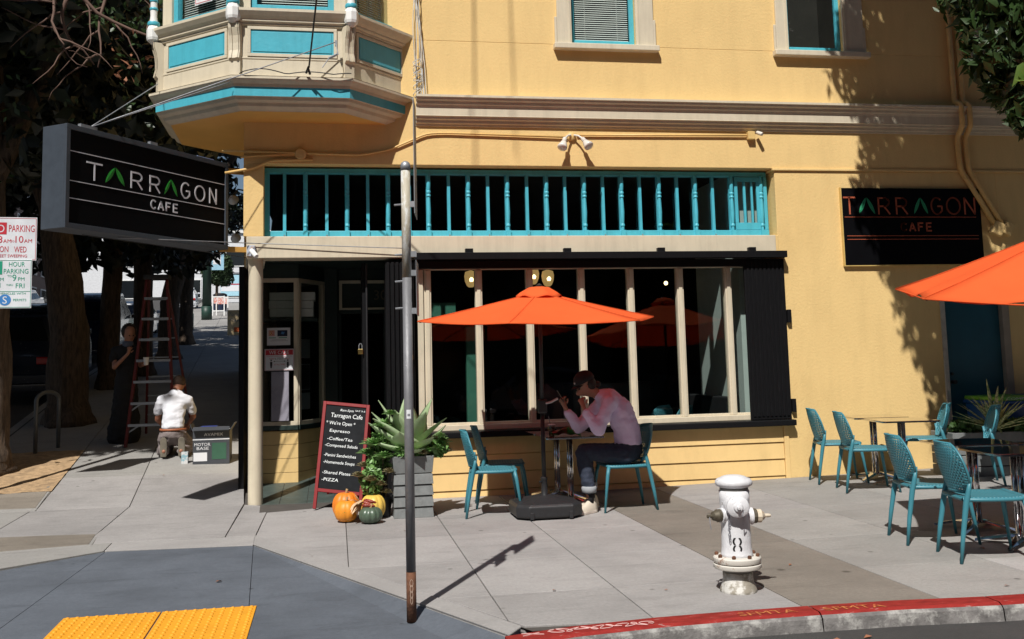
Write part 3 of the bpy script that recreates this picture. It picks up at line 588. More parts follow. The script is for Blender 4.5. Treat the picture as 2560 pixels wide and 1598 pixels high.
# side wall beside the alcove and backing behind the shop
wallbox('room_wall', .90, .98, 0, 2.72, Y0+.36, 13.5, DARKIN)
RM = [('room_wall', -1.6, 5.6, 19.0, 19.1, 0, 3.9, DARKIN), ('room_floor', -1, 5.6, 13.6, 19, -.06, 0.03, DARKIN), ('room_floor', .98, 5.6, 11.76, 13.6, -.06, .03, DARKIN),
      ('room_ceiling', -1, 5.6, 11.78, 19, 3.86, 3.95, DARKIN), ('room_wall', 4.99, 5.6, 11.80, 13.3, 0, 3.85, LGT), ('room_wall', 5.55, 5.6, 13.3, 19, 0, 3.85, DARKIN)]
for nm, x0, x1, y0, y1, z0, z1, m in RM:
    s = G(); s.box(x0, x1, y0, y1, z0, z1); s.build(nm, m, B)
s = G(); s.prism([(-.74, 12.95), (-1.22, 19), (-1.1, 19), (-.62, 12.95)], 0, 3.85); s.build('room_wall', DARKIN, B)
GPOST = mat('green post paint', (.03, .13, .09), rough=.6)
wallbox('room_post', 1.56, 1.68, .03, 1.95, 12.1, 12.2, GPOST); wallbox('room_board', 1.15, 1.5, 2.1, 2.28, 12.6, 12.62, GPOST)
# upper windows with casing, sash, blinds
def upwin(x0, x1, c0, c1, blind, op=.0):
    z0 = 5.32
    o = wallbox('window_casing', c0+.03, x0, z0, 7.15, Y0-.035, Y0-.001, BEI)
    s = G(); s.box(x1, c1-.03, Y0-.035, Y0-.001, z0, 7.15); s.build('casing_board', BEI, o, bevel=.004)
    s = G(); s.box(c0, c0+.0295, Y0-.03, Y0-.001, z0, 5.66); s.box(c1-.0295, c1, Y0-.03, Y0-.001, z0, 5.66); s.build('casing_ear', BEI, o, bevel=.006)['kind'] = 'stuff'
    s = G(); s.box(x1+.02, x1+.035, Y0-.045, Y0-.0355, z0, 7.1); s.box(x0-.035, x0-.02, Y0-.045, Y0-.0355, z0, 7.1); s.build('casing_bead', BEI, o)
    s = G(); s.box(c0-.02, c1+.02, Y0-.10, Y0+.1, z0-.07, z0-.001); s.build('window_ledge', BEI, o, bevel=.008)
    f = G(); t = .055; yy = Y0+.07
    f.box(x0, x0+.02, yy-.02, yy+.03, z0, 7.2); f.box(x0+.0201, x0+t, yy, yy+.03, z0, 7.2); f.box(x1-t, x1, yy-.02, yy+.03, z0, 7.2); f.box(x0+t, x1-t, yy-.01, yy+.03, z0, z0+.085)
    w = f.build('window_sash', TEAL, B, bevel=.004)
    s = G(); s.add([(x0+t, yy+.015, z0+.085), (x1-t, yy+.015, z0+.085), (x1-t, yy+.015, 7.2), (x0+t, yy+.015, 7.2)], [(0, 1, 2, 3)]); s.build('pane', CLR, w)
    if blind:
        s = G(); n = int((7.1-z0-.1)/.027)
        for i in range(n):
            z = z0+.10+i*.027; s.add([(x0+t+.005, yy+.045, z), (x1-t-.005, yy+.045, z), (x1-t-.005, yy+.060, z+.017), (x0+t+.005, yy+.060, z+.017)], [(0, 1, 2, 3)])
        s.box(x0+.2, x0+.203, yy+.04, yy+.043, z0+.1, 7.1); s.box(x1-.2, x1-.197, yy+.04, yy+.043, z0+.1, 7.1)
        s.build('blind', WHT, w, solid=.001)
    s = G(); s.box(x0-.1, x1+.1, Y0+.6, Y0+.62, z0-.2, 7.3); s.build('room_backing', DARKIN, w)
    for xa, xb in ((x0-.001, x0+.004), (x1-.004, x1+.001)):
        s = G(); s.box(xa, xb, Y0+.102, Y0+.6, z0, 7.2); s.build('room_lining', DARKIN, w)
upwin(2.84, 3.65, 2.63, 3.905, True); upwin(5.65, 6.40, 5.46, 6.71, False); upwin(8.40, 9.15, 8.2, 9.45, True)
# side door on the right
wallbox('door_frame', 7.505, 7.565, .02, 2.25, Y0-.02, Y0+.09, mat('weathered pale frame', (.50, .47, .40), c2=(.25, .22, .18), mix=(.5, .7)))
DBL = mat('dark teal door paint', (.012, .085, .125), rough=.4, var=.15, scale=3)
dd = wallbox('side_door', 7.566, 8.36, .08, 2.25, Y0+.05, Y0+.09, DBL)
s = G(); s.lathe([(.022, 0), (.022, .01), (.012, .012), (.012, .04), (.028, .05), (.024, .075)], (7.64, Y0+.05, 1.12), 14, ax=(0, -1, 0)); s.lathe([(.02, 0), (.018, .02)], (7.64, Y0+.05, 1.22), 12, ax=(0, -1, 0)); s.build('door_knob', BLKP, dd, auto=.7)
wallbox('door_frame', 8.361, 8.46, .02, 2.25, Y0-.02, Y0+.09, mat('dull beige frame', (.30, .25, .19)))
# ---- bay window
ring = [(.95, 11.49), (.195, 10.71), (-1.087, 10.70), (-2.07, 11.54), (-2.10, 12.75), (-1.30, 13.6)]
def inset(P, d):
    Q = []
    n = len(P)
    for i in range(n):
        b = Vector(P[i]); e1 = (b-Vector(P[i-1])).normalized() if i > 0 else None; e2 = (Vector(P[i+1])-b).normalized() if i < n-1 else None
        if e1 is None: e1 = e2
        if e2 is None: e2 = e1
        n1 = Vector((e1.y, -e1.x)); n2 = Vector((e2.y, -e2.x)); n1, n2 = -n1*-1, -n2*-1
        Q.append(b+(n1+n2)/(1+n1.dot(n2))*d)
    return Q
def ringloft(nm, prof, m, par, flip=False, smooth=False):
    rows = [[(q.x, q.y, z) for q in inset(ring, d)] for d, z in prof]; s = G(); s.sheet(rows, flip); return s.build(nm, m, par)
sg = 1 if (inset(ring, .1)[2].y > 10.8) else -1
def rl(nm, prof, m, par): return ringloft(nm, [(sg*d, z) for d, z in prof], m, par)
bay = rl('bay_body', [(.11, 4.60), (.11, 5.30)], BEI, B)
rl('bay_lip', [(.12, 4.625), (0, 4.62), (0, 4.595), (.012, 4.58), (.025, 4.57), (.06, 4.55), (.07, 4.52)], BEI, bay)
rl('bay_teal_band', [(.07, 4.52), (.072, 4.42)], TEAL, bay)
rl('bay_bed_mould', [(.072, 4.42), (.09, 4.415), (.10, 4.385), (.15, 4.365), (.16, 4.33), (.21, 4.305), (.23, 4.29)], BEI, bay)
s = G(); q = inset(ring, sg*.225); s.add([(v.x, v.y, 4.292) for v in q]+[(-.6, 13.2, 4.292), (.9, 12.5, 4.292)], [tuple(range(len(q)+2))]); s.build('bay_soffit', ORS, bay)
s = G(); q = inset(ring, .0); s.add([(v.x, v.y, 4.626) for v in q]+[(.9, 12.5, 4.626)], [tuple(reversed(range(len(q)+1)))]); s.build('bay_deck', BEI, bay)
rl('bay_sill', [(.11, 5.205), (.085, 5.215), (.085, 5.235), (.06, 5.25), (.06, 5.27), (.03, 5.30), (.0, 5.345), (.0, 5.375), (.10, 5.385)], BEI, bay)
rl('bay_base_board', [(.11, 4.86), (.098, 4.855), (.098, 4.84), (.105, 4.83), (.105, 4.63)], BEI, bay)
C_ = inset(ring, sg*.11)
for i in range(len(C_)-1):
    a, b = C_[i+1], C_[i]; d = (b-a).normalized(); n = Vector((d.y, -d.x)); L = (b-a).length; D3 = Vector((d.x, d.y, 0)); N3 = Vector((n.x, n.y, 0)); A3 = Vector((a.x, a.y, 0))
    if n.dot(Vector((-.6-a.x, 12-a.y))) > 0: N3 = -N3
    def fb(u0, u1, z0, z1, t0, t1, m, nm, par=bay, bevel=.003):
        s = G(); s.obox(A3+D3*(u0+u1)/2+N3*(t0+t1)/2+Vector((0, 0, (z0+z1)/2)), D3*(u1-u0)/2, N3*(t1-t0)/2, Vector((0, 0, (z1-z0)/2))); return s.build(nm, m, par, bevel=bevel)
    m_ = .17
    fb(m_-.05, L-m_+.05, 5.165, 5.20, .001, .02, BEI, 'panel_rail'); fb(m_-.05, L-m_+.05, 4.865, 4.90, .001, .02, BEI, 'panel_rail')
    fb(m_-.05, m_-.015, 4.90, 5.165, .001, .02, BEI, 'panel_rail'); fb(L-m_+.015, L-m_+.05, 4.90, 5.165, .001, .02, BEI, 'panel_rail')
    fb(m_-.014, L-m_+.014, 4.901, 5.164, .001, .007, TEAL, 'panel', bevel=0); fb(m_+.006, L-m_-.006, 4.92, 5.145, .007, .014, TEAL, 'panel_field')
    # wall strips and window of this face
    fb(0, m_-.02, 5.30, 7.4, -.12, -.03, BEI, 'window_stile'); fb(L-m_+.02, L, 5.30, 7.4, -.12, -.03, BEI, 'window_stile')
    w = fb(m_-.02, m_+.045, 5.385, 7.4, -.13, -.06, TEAL, 'bay_sash'); 
    for (u0, u1, z0, z1) in ((L-m_-.045, L-m_+.02, 5.385, 7.4), (m_+.045, L-m_-.045, 5.385, 5.475)): fb(u0, u1, z0, z1, -.13, -.06, TEAL, 'bay_sash')
    s = G(); p0 = A3+D3*(m_+.04)-N3*.10; p1 = A3+D3*(L-m_-.04)-N3*.10; s.add([(p0.x, p0.y, 5.47), (p1.x, p1.y, 5.47), (p1.x, p1.y, 7.4), (p0.x, p0.y, 7.4)], [(0, 1, 2, 3)]); s.build('bay_pane', CLR, bay)
    s = G()
    for k in range(60):
        z = 5.50+k*.027; p0 = A3+D3*(m_+.05)-N3*.15; p1 = A3+D3*(L-m_-.05)-N3*.15; q0 = p0-N3*.016; q1 = p1-N3*.016; s.add([(p0.x, p0.y, z), (p1.x, p1.y, z), (q1.x, q1.y, z+.016), (q0.x, q0.y, z+.016)], [(0, 1, 2, 3)])
    s.build('bay_blind', WHT if i < 3 else BEI, bay, solid=.001)
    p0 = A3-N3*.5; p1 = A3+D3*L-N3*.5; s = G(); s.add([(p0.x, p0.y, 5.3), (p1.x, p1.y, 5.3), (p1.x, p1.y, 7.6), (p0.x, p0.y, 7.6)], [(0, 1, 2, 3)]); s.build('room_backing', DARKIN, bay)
rl('bay_top', [(.0, 7.4), (.0, 7.8), (.3, 7.8)], BEI, bay)
# corner brackets and turned white colonettes
cprof = [(.062, 0), (.068, .02), (.068, .045), (.05, .055), (.045, .09), (.052, .16), (.058, .3)]
for i in range(5):
    c = C_[i]; o_ = Vector((-.6, 12.1)); n = (c-o_).normalized(); N3 = Vector((n.x, n.y, 0)); T3 = Vector((-n.y, n.x, 0)); P3 = Vector((c.x, c.y, 0))
    # S-curved bracket: profile swept sideways
    pr = [(.03, 4.63), (.03, 4.80), (.055, 4.83), (.05, 4.86), (.035, 4.92), (.035, 5.0), (.045, 5.08), (.07, 5.16), (.075, 5.22)]
    s = G(); rows = []
    for (t, z) in pr: rows.append([tuple(P3+T3*w+N3*(t if abs(w) < .06 else -.06)+Vector((0, 0, z))) for w in (-.06, -.0599, -.02, .02, .0599, .06)])
    s.sheet(rows); br = s.build('bracket', BEI, bay)
    s = G()
    for w in (-.035, .035):
        s.sheet([[tuple(P3+T3*(w+k)+N3*(t+.008)+Vector((0, 0, z))) for k in (-.012, .012)] for (t, z) in pr[2:]])
    s.build('bracket_bead', BEI, br, solid=.006)
    q = P3+N3*.075
    q = q-UP*.06
    s = G(); s.lathe([(.03, 5.27), (.07, 5.31), (.078, 5.34), (.078, 5.43), (.06, 5.475)], q, 8); pb = s.build('colonette_base', WHT, bay)
    s = G(); s.lathe([(0.0451, 5.48), (0.0640, 5.485), (0.0697, 5.505), (0.0640, 5.525), (0.0492, 5.53)], q, 16); s.build('colonette_ring', TEAL, pb, auto=.8)
    s = G(); s.lathe([(0.0451, 5.53), (0.0369, 5.60), (0.0394, 5.66), (0.0369, 5.76), (0.0410, 5.9), (0.0410, 6.8)], q, 16); s.build('colonette_shaft', WHT, pb, auto=.8)
    s = G(); s.lathe([(0.0369, 5.66), (0.0459, 5.67), (0.0459, 5.69), (0.0369, 5.70)], q, 16); s.lathe([(0.0369, 5.76), (0.0459, 5.77), (0.0459, 5.79), (0.0369, 5.80)], q, 16); s.build('colonette_ring', TEAL, pb, auto=.8)
# notice in the left bay pane
a, b = C_[3], C_[2]; d = (b-a).normalized(); D3 = Vector((d.x, d.y, 0)); N3 = Vector((d.y, -d.x, 0)); A3 = Vector((a.x, a.y, 0))
if N3.y > 0: N3 = -N3
s = G(); pc = A3+D3*.60-N3*.09; s.obox(pc+Vector((0, 0, 5.72)), D3*.14, N3*.001, Vector((0, 0, .11))); nb = s.build('notice', PAPER, bay)
REDI = mat('red print', (.50, .03, .04), rough=.6); GREI = mat('grey print', (.2, .2, .22))
s = G()
for (u, z, hu, hz) in ((0, 5.625, .125, .003), (0, 5.70, .125, .002), (-.125, 5.71, .003, .085), (.125, 5.71, .003, .085)): s.obox(pc+D3*u+N3*.003+Vector((0, 0, z)), D3*hu, N3*.0006, Vector((0, 0, hz)))
s.build('print', REDI, nb)
text('NOTICE', 'print', REDI, nb, pc+N3*.003-D3*.09+Vector((0, 0, 5.735)), D3, (0, 0, 1), .05, w=.18)
text('this window is private', 'print', GREI, nb, pc+N3*.003-D3*.1+Vector((0, 0, 5.66)), D3, (0, 0, 1), .016, w=.2)
# ================================================================ SIGNS
# stroke lettering: each letter is a set of polylines in a unit box (x 0..w, y 0..1)
def arc(cx, cy, rx, ry, a0, a1, n=22): return [(cx+rx*math.cos(math.radians(a0+(a1-a0)*i/n)), cy+ry*math.sin(math.radians(a0+(a1-a0)*i/n))) for i in range(n+1)]
GL = {'T': [[(0, 1), (1, 1)], [(.5, 1), (.5, 0)]],
      'R': [[(.06, 0), (.06, 1)], [(.06, .97), (.5, .97)]+arc(.56, .72, .36, .25, 90, -90, 14)+[(.06, .47)], [(.5, .47), (.95, 0)]],
      'G': [arc(.5, .5, .48, .5, 50, 315, 26)+[(.93, .2), (.93, .48), (.58, .48)]],
      'O': [arc(.5, .5, .5, .5, 0, 360, 32)],
      'N': [[(.06, 0), (.06, 1), (.94, 0), (.94, 1)]],
      'C': [arc(.52, .5, .5, .5, 48, 312, 24)],
      'A': [[(0, 0), (.5, 1), (1, 0)], [(.17, .3), (.83, .3)]],
      'F': [[(.1, 0), (.1, 1), (.9, 1)], [(.1, .53), (.75, .53)]],
      'E': [[(.9, 0), (.1, 0), (.1, 1), (.9, 1)], [(.1, .52), (.8, .52)]]}
def letter(ch, m, parent, o, xd, yd, x0, x1, y0, y1, w, t=.004):
    n = Vector(xd).cross(Vector(yd)); s = G(); o = Vector(o); xd = Vector(xd); yd = Vector(yd)
    for pl in GL[ch]:
        P = [o+xd*(x0+(x1-x0)*p[0])+yd*(y0+(y1-y0)*p[1]) for p in pl]
        for a, b in zip(P[:-1], P[1:]):
            d = (b-a); L = d.length
            if L < 1e-5: continue
            d.normalize(); s.obox((a+b)/2+n*t/2, d*(L/2+w*.28), d.cross(n)*w/2, n*t/2)
    q = s.build('letter', m, parent); return q
def leafA(m, parent, o, xd, yd, x0, x1, y0, y1, t=.003):
    n = Vector(xd).cross(Vector(yd)); o = Vector(o); xd = Vector(xd); yd = Vector(yd); s = G(); cx = (x0+x1)/2
    for sx in (-1, 1):
        top = Vector((cx+sx*.004, y1)); bot = Vector((cx+sx*(x1-x0)/2, y0)); d = bot-top; pn = Vector((-d.y, d.x)).normalized()
        for side in (-1, 1):
            P = []; k = 8
            for i in range(k+1):
                u = i/k; wd = .105*(x1-x0)*math.sin(PI*min(1, u*1.0))**.8*1.0; P.append(top+d*u+pn*(side*wd+side*.0008))
            C = [top+d*(i/k)+pn*side*.0012 for i in range(k+1)]
            V = [o+xd*p.x+yd*p.y+n*t for p in P]+[o+xd*p.x+yd*p.y+n*(t+.002) for p in C]
            s.add(V, [(i, i+1, k+1+i+1, k+1+i) for i in range(k)])
    return s.build('letter_leaf', m, parent)
def cafe_sign(root, o, xd, yd, L, H, mi, mg, u0, u1, rules, ty, cy_, cafe, w, layout):
    n = Vector(xd).cross(Vector(yd)); o = Vector(o)
    for (ch, a, b) in layout:
        a = u0+(u1-u0)*a; b = u0+(u1-u0)*b
        if ch == '^': leafA(mg, root, o, xd, yd, a*L, b*L, ty[0]*H, ty[1]*H)
        else: letter(ch, mi, root, o, xd, yd, a*L, b*L, ty[0]*H, ty[1]*H, w)
    c0, c1 = cafe; k = (c1-c0)/4
    for i, ch in enumerate('CAFE'): letter(ch, mi, root, o, xd, yd, (c0+k*i+k*.08)*L, (c0+k*(i+1)-k*.25)*L, cy_[0]*H, cy_[1]*H, w*.95)
    for r in rules:
        s = G(); s.obox(o+Vector(xd)*(r[1]+r[2])/2*L+Vector(yd)*r[0]*H+n*.002, Vector(xd)*(r[2]-r[1])/2*L, Vector(yd)*.0035, n*.002); s.build('rule_line', mi, root)
pA = Vector((-2.478, 9.70, 0)); pB = Vector((-1.21, 11.55, 0)); L_ = (pB-pA).length; sxd = (pB-pA).normalized(); snm = Vector((sxd.y, -sxd.x, 0)); UP = Vector((0, 0, 1))
zb, zt = 2.845, 3.83
bs = thing('blade_sign', 'black double sided cafe sign box hanging off the building corner, slate grey frame', 'sign', (pA.x, pA.y, zb))
s = G(); mid = (pA+pB)/2-snm*.15+UP*(zb+zt)/2; s.obox(mid, sxd*L_/2, snm*.146, UP*(zt-zb)/2); s.build('cabinet', SLT, bs, bevel=.006)
fr = G(); fw_ = .045
for (u0, u1, z0, z1) in ((0, L_, zt-.05, zt), (0, L_, zb, zb+.05), (0, fw_, zb+.05, zt-.05), (L_-fw_, L_, zb+.05, zt-.05)):
    fr = G(); fr.obox(pA+sxd*(u0+u1)/2+snm*.008+UP*(z0+z1)/2, sxd*(u1-u0)/2, snm*.012, UP*(z1-z0)/2); fr.build('frame_rail', SLT, bs, bevel=.003)
s = G(); s.obox(pA+sxd*L_/2-snm*.002+UP*(zb+zt)/2, sxd*(L_/2-fw_), snm*.003, UP*((zt-zb)/2-.05)); s.build('face_panel', SIGNK, bs)
def cv(t): return t*1.19/(1+.19*t)
def cs(x): return cv((x-418)/947.)
lay = [('T', 497, 568), ('^', 585, 682), ('R', 715, 783), ('R', 823, 888), ('^', 915, 1000), ('G', 1027, 1090), ('O', 1127, 1200), ('N', 1237, 1297)]
Li = L_-2*fw_; Hi = zt-zb-.10
cafe_sign(bs, pA+sxd*fw_+UP*(zb+.05)+snm*.002, sxd, UP, Li, Hi, INK, GRN, 0, 1, [(.775, 0, 1), (.455, 0, 1), (.268, 0, 1)], (.505, .69), (.31, .405), (.478, .672), .0165, [(c, cs(a), cs(b)) for c, a, b in lay])
for u_, h_ in ((.35, .10), (1.2, .05)): s = G(); a = pA+sxd*u_-snm*.1+UP*zt; s.obox(a+UP*.03, sxd*h_, snm*.02, UP*.03); s.build('mounting_lug', GALV, bs)
s = G(); a2 = pA+sxd*1.95-snm*.1+UP*(zt+.015); s.obox(a2, sxd*.13, snm*.05, UP*.012); s.build('pigeon_spikes_tray', mat('pale blue plastic', (.35, .45, .75)), bs)
for z in (zb+.02, zt-.06):
    s = G(); s.bar(pB+sxd*.02-snm*.12+UP*z, (-1.0, 11.62+.12, z), .05, .06); s.build('wall_arm', mat('yellow bracket paint', (.50, .27, .06)), bs)
# guy wires
def wire(pts, r, m=GALV, lab=None, name='guy_wire', sag=0., cat='wire', group=None):
    P = []
    for a, b in zip(pts[:-1], pts[1:]):
        for i in range(9): t = i/8; P.append((a[0]+(b[0]-a[0])*t, a[1]+(b[1]-a[1])*t, a[2]+(b[2]-a[2])*t-sag*4*t*(1-t)))
    s = G(); s.path(P, r, 5); o = s.build(name, m, None, smooth=True); return tag(o, lab, cat, group) if lab else o
top1 = tuple(pA+sxd*.38-snm*.1+UP*(zt+.05))
wire([top1, (-1.95, 11.4, 4.70)], .006, lab='upper guy wire from the hanging cafe sign to the left side of the bay', group='guy wires of the cafe sign')
wire([top1, (.02, 10.70, 5.02)], .006, lab='longest guy wire from the hanging cafe sign across the front of the bay', group='guy wires of the cafe sign')
wire([top1, (-1.1, 10.72, 4.55)], .005, lab='lower of the guy wires running from the sign top to the bay cornice', group='guy wires of the cafe sign')
bot1 = tuple(pA+sxd*.75-snm*.1+UP*(zb-.01))
wire([bot1, (-.94, 11.39, 2.90), (.80, 11.36, 2.83)], .0055, lab='stay wire under the hanging sign running along the beige beam', group='guy wires of the cafe sign')
wire([tuple(pA+sxd*.4-snm*.2+UP*(zb-.01)), (-.98, 11.6, 2.76)], .004, lab='dark slack stay wire below the hanging sign', m=BLKP, group='guy wires of the cafe sign')
s = G(); s.obox((.02, 10.69, 5.0), (.012, 0, 0), (0, .02, 0), (0, 0, .03)); s.path([(.02, 10.66, 4.98), (.04, 10.65, 4.86)], .006, 5); s.path([(.03, 10.66, 4.87), (-.06, 10.66, 4.82)], .014, 6); s.path([(-.06, 10.66, 4.82), (-.13, 10.67, 4.72)], .006, 5); tb = s.build('turnbuckle', GALV); tag(tb, 'steel turnbuckle and hook on the front of the bay', 'turnbuckle')
s = G(); P = [(-1.0, 10.70, 4.64)]
for i in range(1, 26): t = i/25; P.append((-1.0+1.18*t, 10.68-.02*math.sin(t*9), 4.64+.05*abs(math.sin(t*7.5))*(1-t*.6)+.004))
s.path(P, .006, 5); s.path([(-.30, 10.68, 4.66), (-.28, 10.60, 4.70), (-.26, 10.66, 4.64)], .014, 6); cb = s.build('loose_cable', BLKP); tag(cb, 'grey slack cable lying along the lip of the bay', 'cable')
# service drop cable coming down to the bay and two faint overhead lines
SHW = [((-.27, 10.62, 4.70), (.35, 6.2, 8.0), .010, 'thick black service cable dropping to the front of the bay')]
for a, b, r, l in SHW: wire([a, b], r, m=BLKP, lab=l, name='overhead_cable', group='overhead cables', cat='cable')
wire([(-1.6, 5.0, 12.5), (1.9, 11.8, 10.6)], .012, m=BLKP, lab='overhead cable running down to the roof of the yellow building', name='overhead_cable', group='overhead cables', cat='cable')
wire([(-1.1, 5.0, 12.8), (2.2, 11.8, 10.6)], .009, m=BLKP, lab='thin overhead cable beside the roof cable', name='overhead_cable', group='overhead cables', cat='cable')
# bundle of cables at the bay / wall corner
s = G(); rb = random.Random(4)
for k in range(6):
    P = []; x0 = .93+rb.uniform(-.05, .05)
    for i in range(22): t = i/21; P.append((x0+.03*math.sin(t*8+k)*(1-t)+.05*t*(k % 2)+.04*t, 11.40+rb.uniform(-.01, .01)-.03*k/6, 6.3-1.66*t))
    s.path(P, .0055, 5)
for k in range(5):
    P = [(.95+.05*math.sin(j*1.1+k), 11.36+.03*math.cos(j*1.3), 4.66+.09*k+.05*math.sin(j*.9+k)) for j in range(9)]; s.path(P, .005, 5)
tag(s.build('cable_bundle', mat('white cable sheath', (.5, .5, .48), rough=.6)), 'tangled bundle of white and grey cables between bay and wall', 'cables')
# flat wall sign on the right
ws = thing('wall_sign', 'flat black cafe sign on the yellow wall with copper coloured lettering', 'sign', (7.19, 11.42, 2.6))
s = G(); s.box(6.235, 8.145, 11.40, 11.449, 2.60, 3.57); s.build('panel', SIGNK, ws, bevel=.003)
s = G(); s.box(6.225, 8.155, 11.405, 11.4495, 2.585, 2.5995); s.box(6.225, 6.2349, 11.405, 11.4495, 2.6, 3.58); s.build('edge_trim', mat('yellow edge trim', (.6, .42, .14)), ws)
w0, w1 = 645., 1392.
lay2 = [('T', 652, 712), ('^', 730, 815), ('R', 832, 898), ('R', 928, 992), ('^', 1025, 1100), ('G', 1120, 1182), ('O', 1205, 1278), ('N', 1300, 1362)]
cafe_sign(ws, (6.235, 11.3985, 2.60), Vector((1, 0, 0)), UP, 1.91, .97, REDREF, mat('teal green lettering', (.02, .28, .13)), 0, 1, [(.62, .01, .96), (.375, .02, .97), (.33, .02, .97)], (.66, .875), (.44, .54), (.405, .645), .020, [(c, (a-w0)/(w1-w0), (b-w0)/(w1-w0)) for c, a, b in lay2])
# parking signs at the left edge
ps = thing('parking_sign', 'stacked red and green parking rule signs at the left edge', 'sign', (-2.62, 8.0, -.02))
SGW = mat('sign white', (.66, .68, .72), rough=.4); SRED = mat('sign red print', (.50, .03, .045), rough=.4); SGRN = mat('sign green print', (.02, .30, .19), rough=.4); SBLU = mat('sign blue print', (.05, .20, .50), rough=.4)
xd = Vector((1, .10, 0)).normalized(); nd = Vector((xd.y, -xd.x, 0))
s = G(); s.path([(-2.72, 8.06, -.02), (-2.72, 8.06, 3.2)], .03, 12); s.build('pole', GALV, ps, smooth=True)
def plate(nm, x0, w, z0, z1, m): 
    s = G(); o = Vector((x0, 8.0, 0)); s.obox(o+xd*w/2+UP*(z0+z1)/2, xd*w/2, nd*.002, UP*(z1-z0)/2); return s.build(nm, m, ps, bevel=.0015)
W1 = .36; X1 = -2.238-W1
def border(par, x0, w, z0, z1, m, e=.006, t=.0025):
    o = Vector((x0, 8.0, 0)); s = G()
    for (u0, u1, a, b) in ((e, w-e, z0+e, z0+e+t), (e, w-e, z1-e-t, z1-e), (e, e+t, z0+e+t, z1-e-t), (w-e-t, w-e, z0+e+t, z1-e-t)): s.obox(o+xd*(u0+u1)/2+UP*(a+b)/2+nd*.0032, xd*(u1-u0)/2, nd*.0005, UP*(b-a)/2)
    s.build('border', m, par)
p1 = plate('red_plate', X1, W1, 2.36, 2.69, SGW); border(p1, X1, W1, 2.36, 2.69, SRED)
o = Vector((X1, 8.0, 0))
def st(par, txt, m, u, z, h, w=None, al='LEFT', off=.0035): return text(txt, 'lettering', m, par, o+xd*u+UP*z+nd*off, xd, (0, 0, 1), h, w, al)
s = G(); s.obox(o+xd*.085+UP*2.605+nd*.0032, xd*.065, nd*.0005, UP*.045); s.build('red_block', SRED, p1)
st(p1, 'NO', SGW, .03, 2.575, .058, .105, off=.0045); st(p1, 'PARKING', SRED, .165, 2.58, .052, .178)
st(p1, '8', SRED, .09, 2.495, .052); st(p1, 'AM', SRED, .128, 2.495, .028); st(p1, 'TO', SRED, .178, 2.500, .014); st(p1, '10', SRED, .212, 2.497, .052, .055); st(p1, 'AM', SRED, .272, 2.497, .028)
st(p1, 'MON', SRED, .075, 2.425, .045, .09); st(p1, 'WED', SRED, .205, 2.423, .045, .085); st(p1, 'STREET SWEEPING', SRED, .06, 2.385, .022, .235)
W2 = .36; X2 = -2.265-W2; o = Vector((X2, 8.0, 0))-nd*-.006
p2 = G(); p2.obox(o+xd*W2/2+UP*2.185, xd*W2/2, nd*.002, UP*.185); p2 = p2.build('green_plate', SGW, ps, bevel=.0015)
s = G(); e_ = .006; t_ = .0025
for (u0, u1, a, b) in ((e_, W2-e_, 2.006, 2.0085), (e_, W2-e_, 2.3615, 2.364), (e_, e_+t_, 2.0085, 2.3615), (W2-e_-t_, W2-e_, 2.0085, 2.3615), (.01, W2-.01, 2.125, 2.128)): s.obox(o+xd*(u0+u1)/2+UP*(a+b)/2+nd*.0032, xd*(u1-u0)/2, nd*.0005, UP*(b-a)/2)
s.build('border', SGRN, p2)
s = G(); s.obox(o+xd*.095+UP*2.305+nd*.0032, xd*.06, nd*.0005, UP*.05); s.build('green_block', SGRN, p2)
st(p2, '2', SGW, .09, 2.275, .062, off=.0045); st(p2, 'HOUR', SGRN, .20, 2.315, .036, .11); st(p2, 'PARKING', SGRN, .165, 2.262, .036, .17)
st(p2, '9', SGRN, .07, 2.205, .045); st(p2, 'AM', SGRN, .115, 2.205, .026); st(p2, 'TO', SGRN, .19, 2.235, .016); st(p2, '9', SGRN, .225, 2.205, .050, .028); st(p2, 'PM', SGRN, .265, 2.207, .027)
st(p2, 'MON', SGRN, .07, 2.155, .038, .075); st(p2, 'THRU', SGRN, .185, 2.168, .014, .045); st(p2, 'FRI', SGRN, .25, 2.152, .036, .06)
st(p2, 'EXCEPT VEHICLES WITH', SGRN, .05, 2.103, .016, .27); st(p2, 'AREA', SGRN, .07, 2.055, .018); st(p2, 'PERMITS', SGRN, .235, 2.053, .018, .09)
s = G(); s.lathe([(.042, 0), (.042, .001)], o+xd*.178+UP*2.063+nd*.003, 24, ax=nd); s.build('blue_disc', SBLU, p2); st(p2, 'S', SGW, .178, 2.035, .055, al='CENTER', off=.005)
ps.scale = (1.5, 1.5, 1.5); ps.location = (-2.62*1.5, 12.0, -.78)
# ---------------------------------------------------------------- street pole with stop sign seen edge on
sp = thing('street_pole', 'grey steel signpost standing at the corner ramp with a sign seen edge on', 'pole', (.443, 6.30, -.03))
PZ = Vector((.443, 6.30, 0)); zp0 = -.055; lean = lambda z: (.443, 6.30, z)
s = G(); s.path([lean(zp0), lean(.24)], .0305, 20); s.build('rusty_stub', RUST, sp, smooth=True)
POLEM = mat('weathered grey pole', (.18, .18, .19), rough=.5, metal=.2, var=.25, scale=14, c2=(.46, .46, .48), mix=(.66, .70), mscale=30, stretch=(1, 1, .35), bump=.2)
s = G(); s.path([lean(.24), lean(2.05)], .0295, 20); s.build('shaft', POLEM, sp, smooth=True)
s = G(); s.path([lean(2.05), lean(2.75)], .0295, 20); s.build('upper_shaft', mat('patchy beige pole paint', (.40, .36, .28), rough=.6, c2=(.58, .58, .56), mix=(.5, .55), mscale=7, stretch=(1, 1, .3), bump=.3), sp, smooth=True)
s = G(); s.lathe([(.032, 0), (.032, .03), (.027, .048), (.014, .058), (.002, .06)], lean(2.74), 20); s.build('cap', GALV, sp, smooth=True)
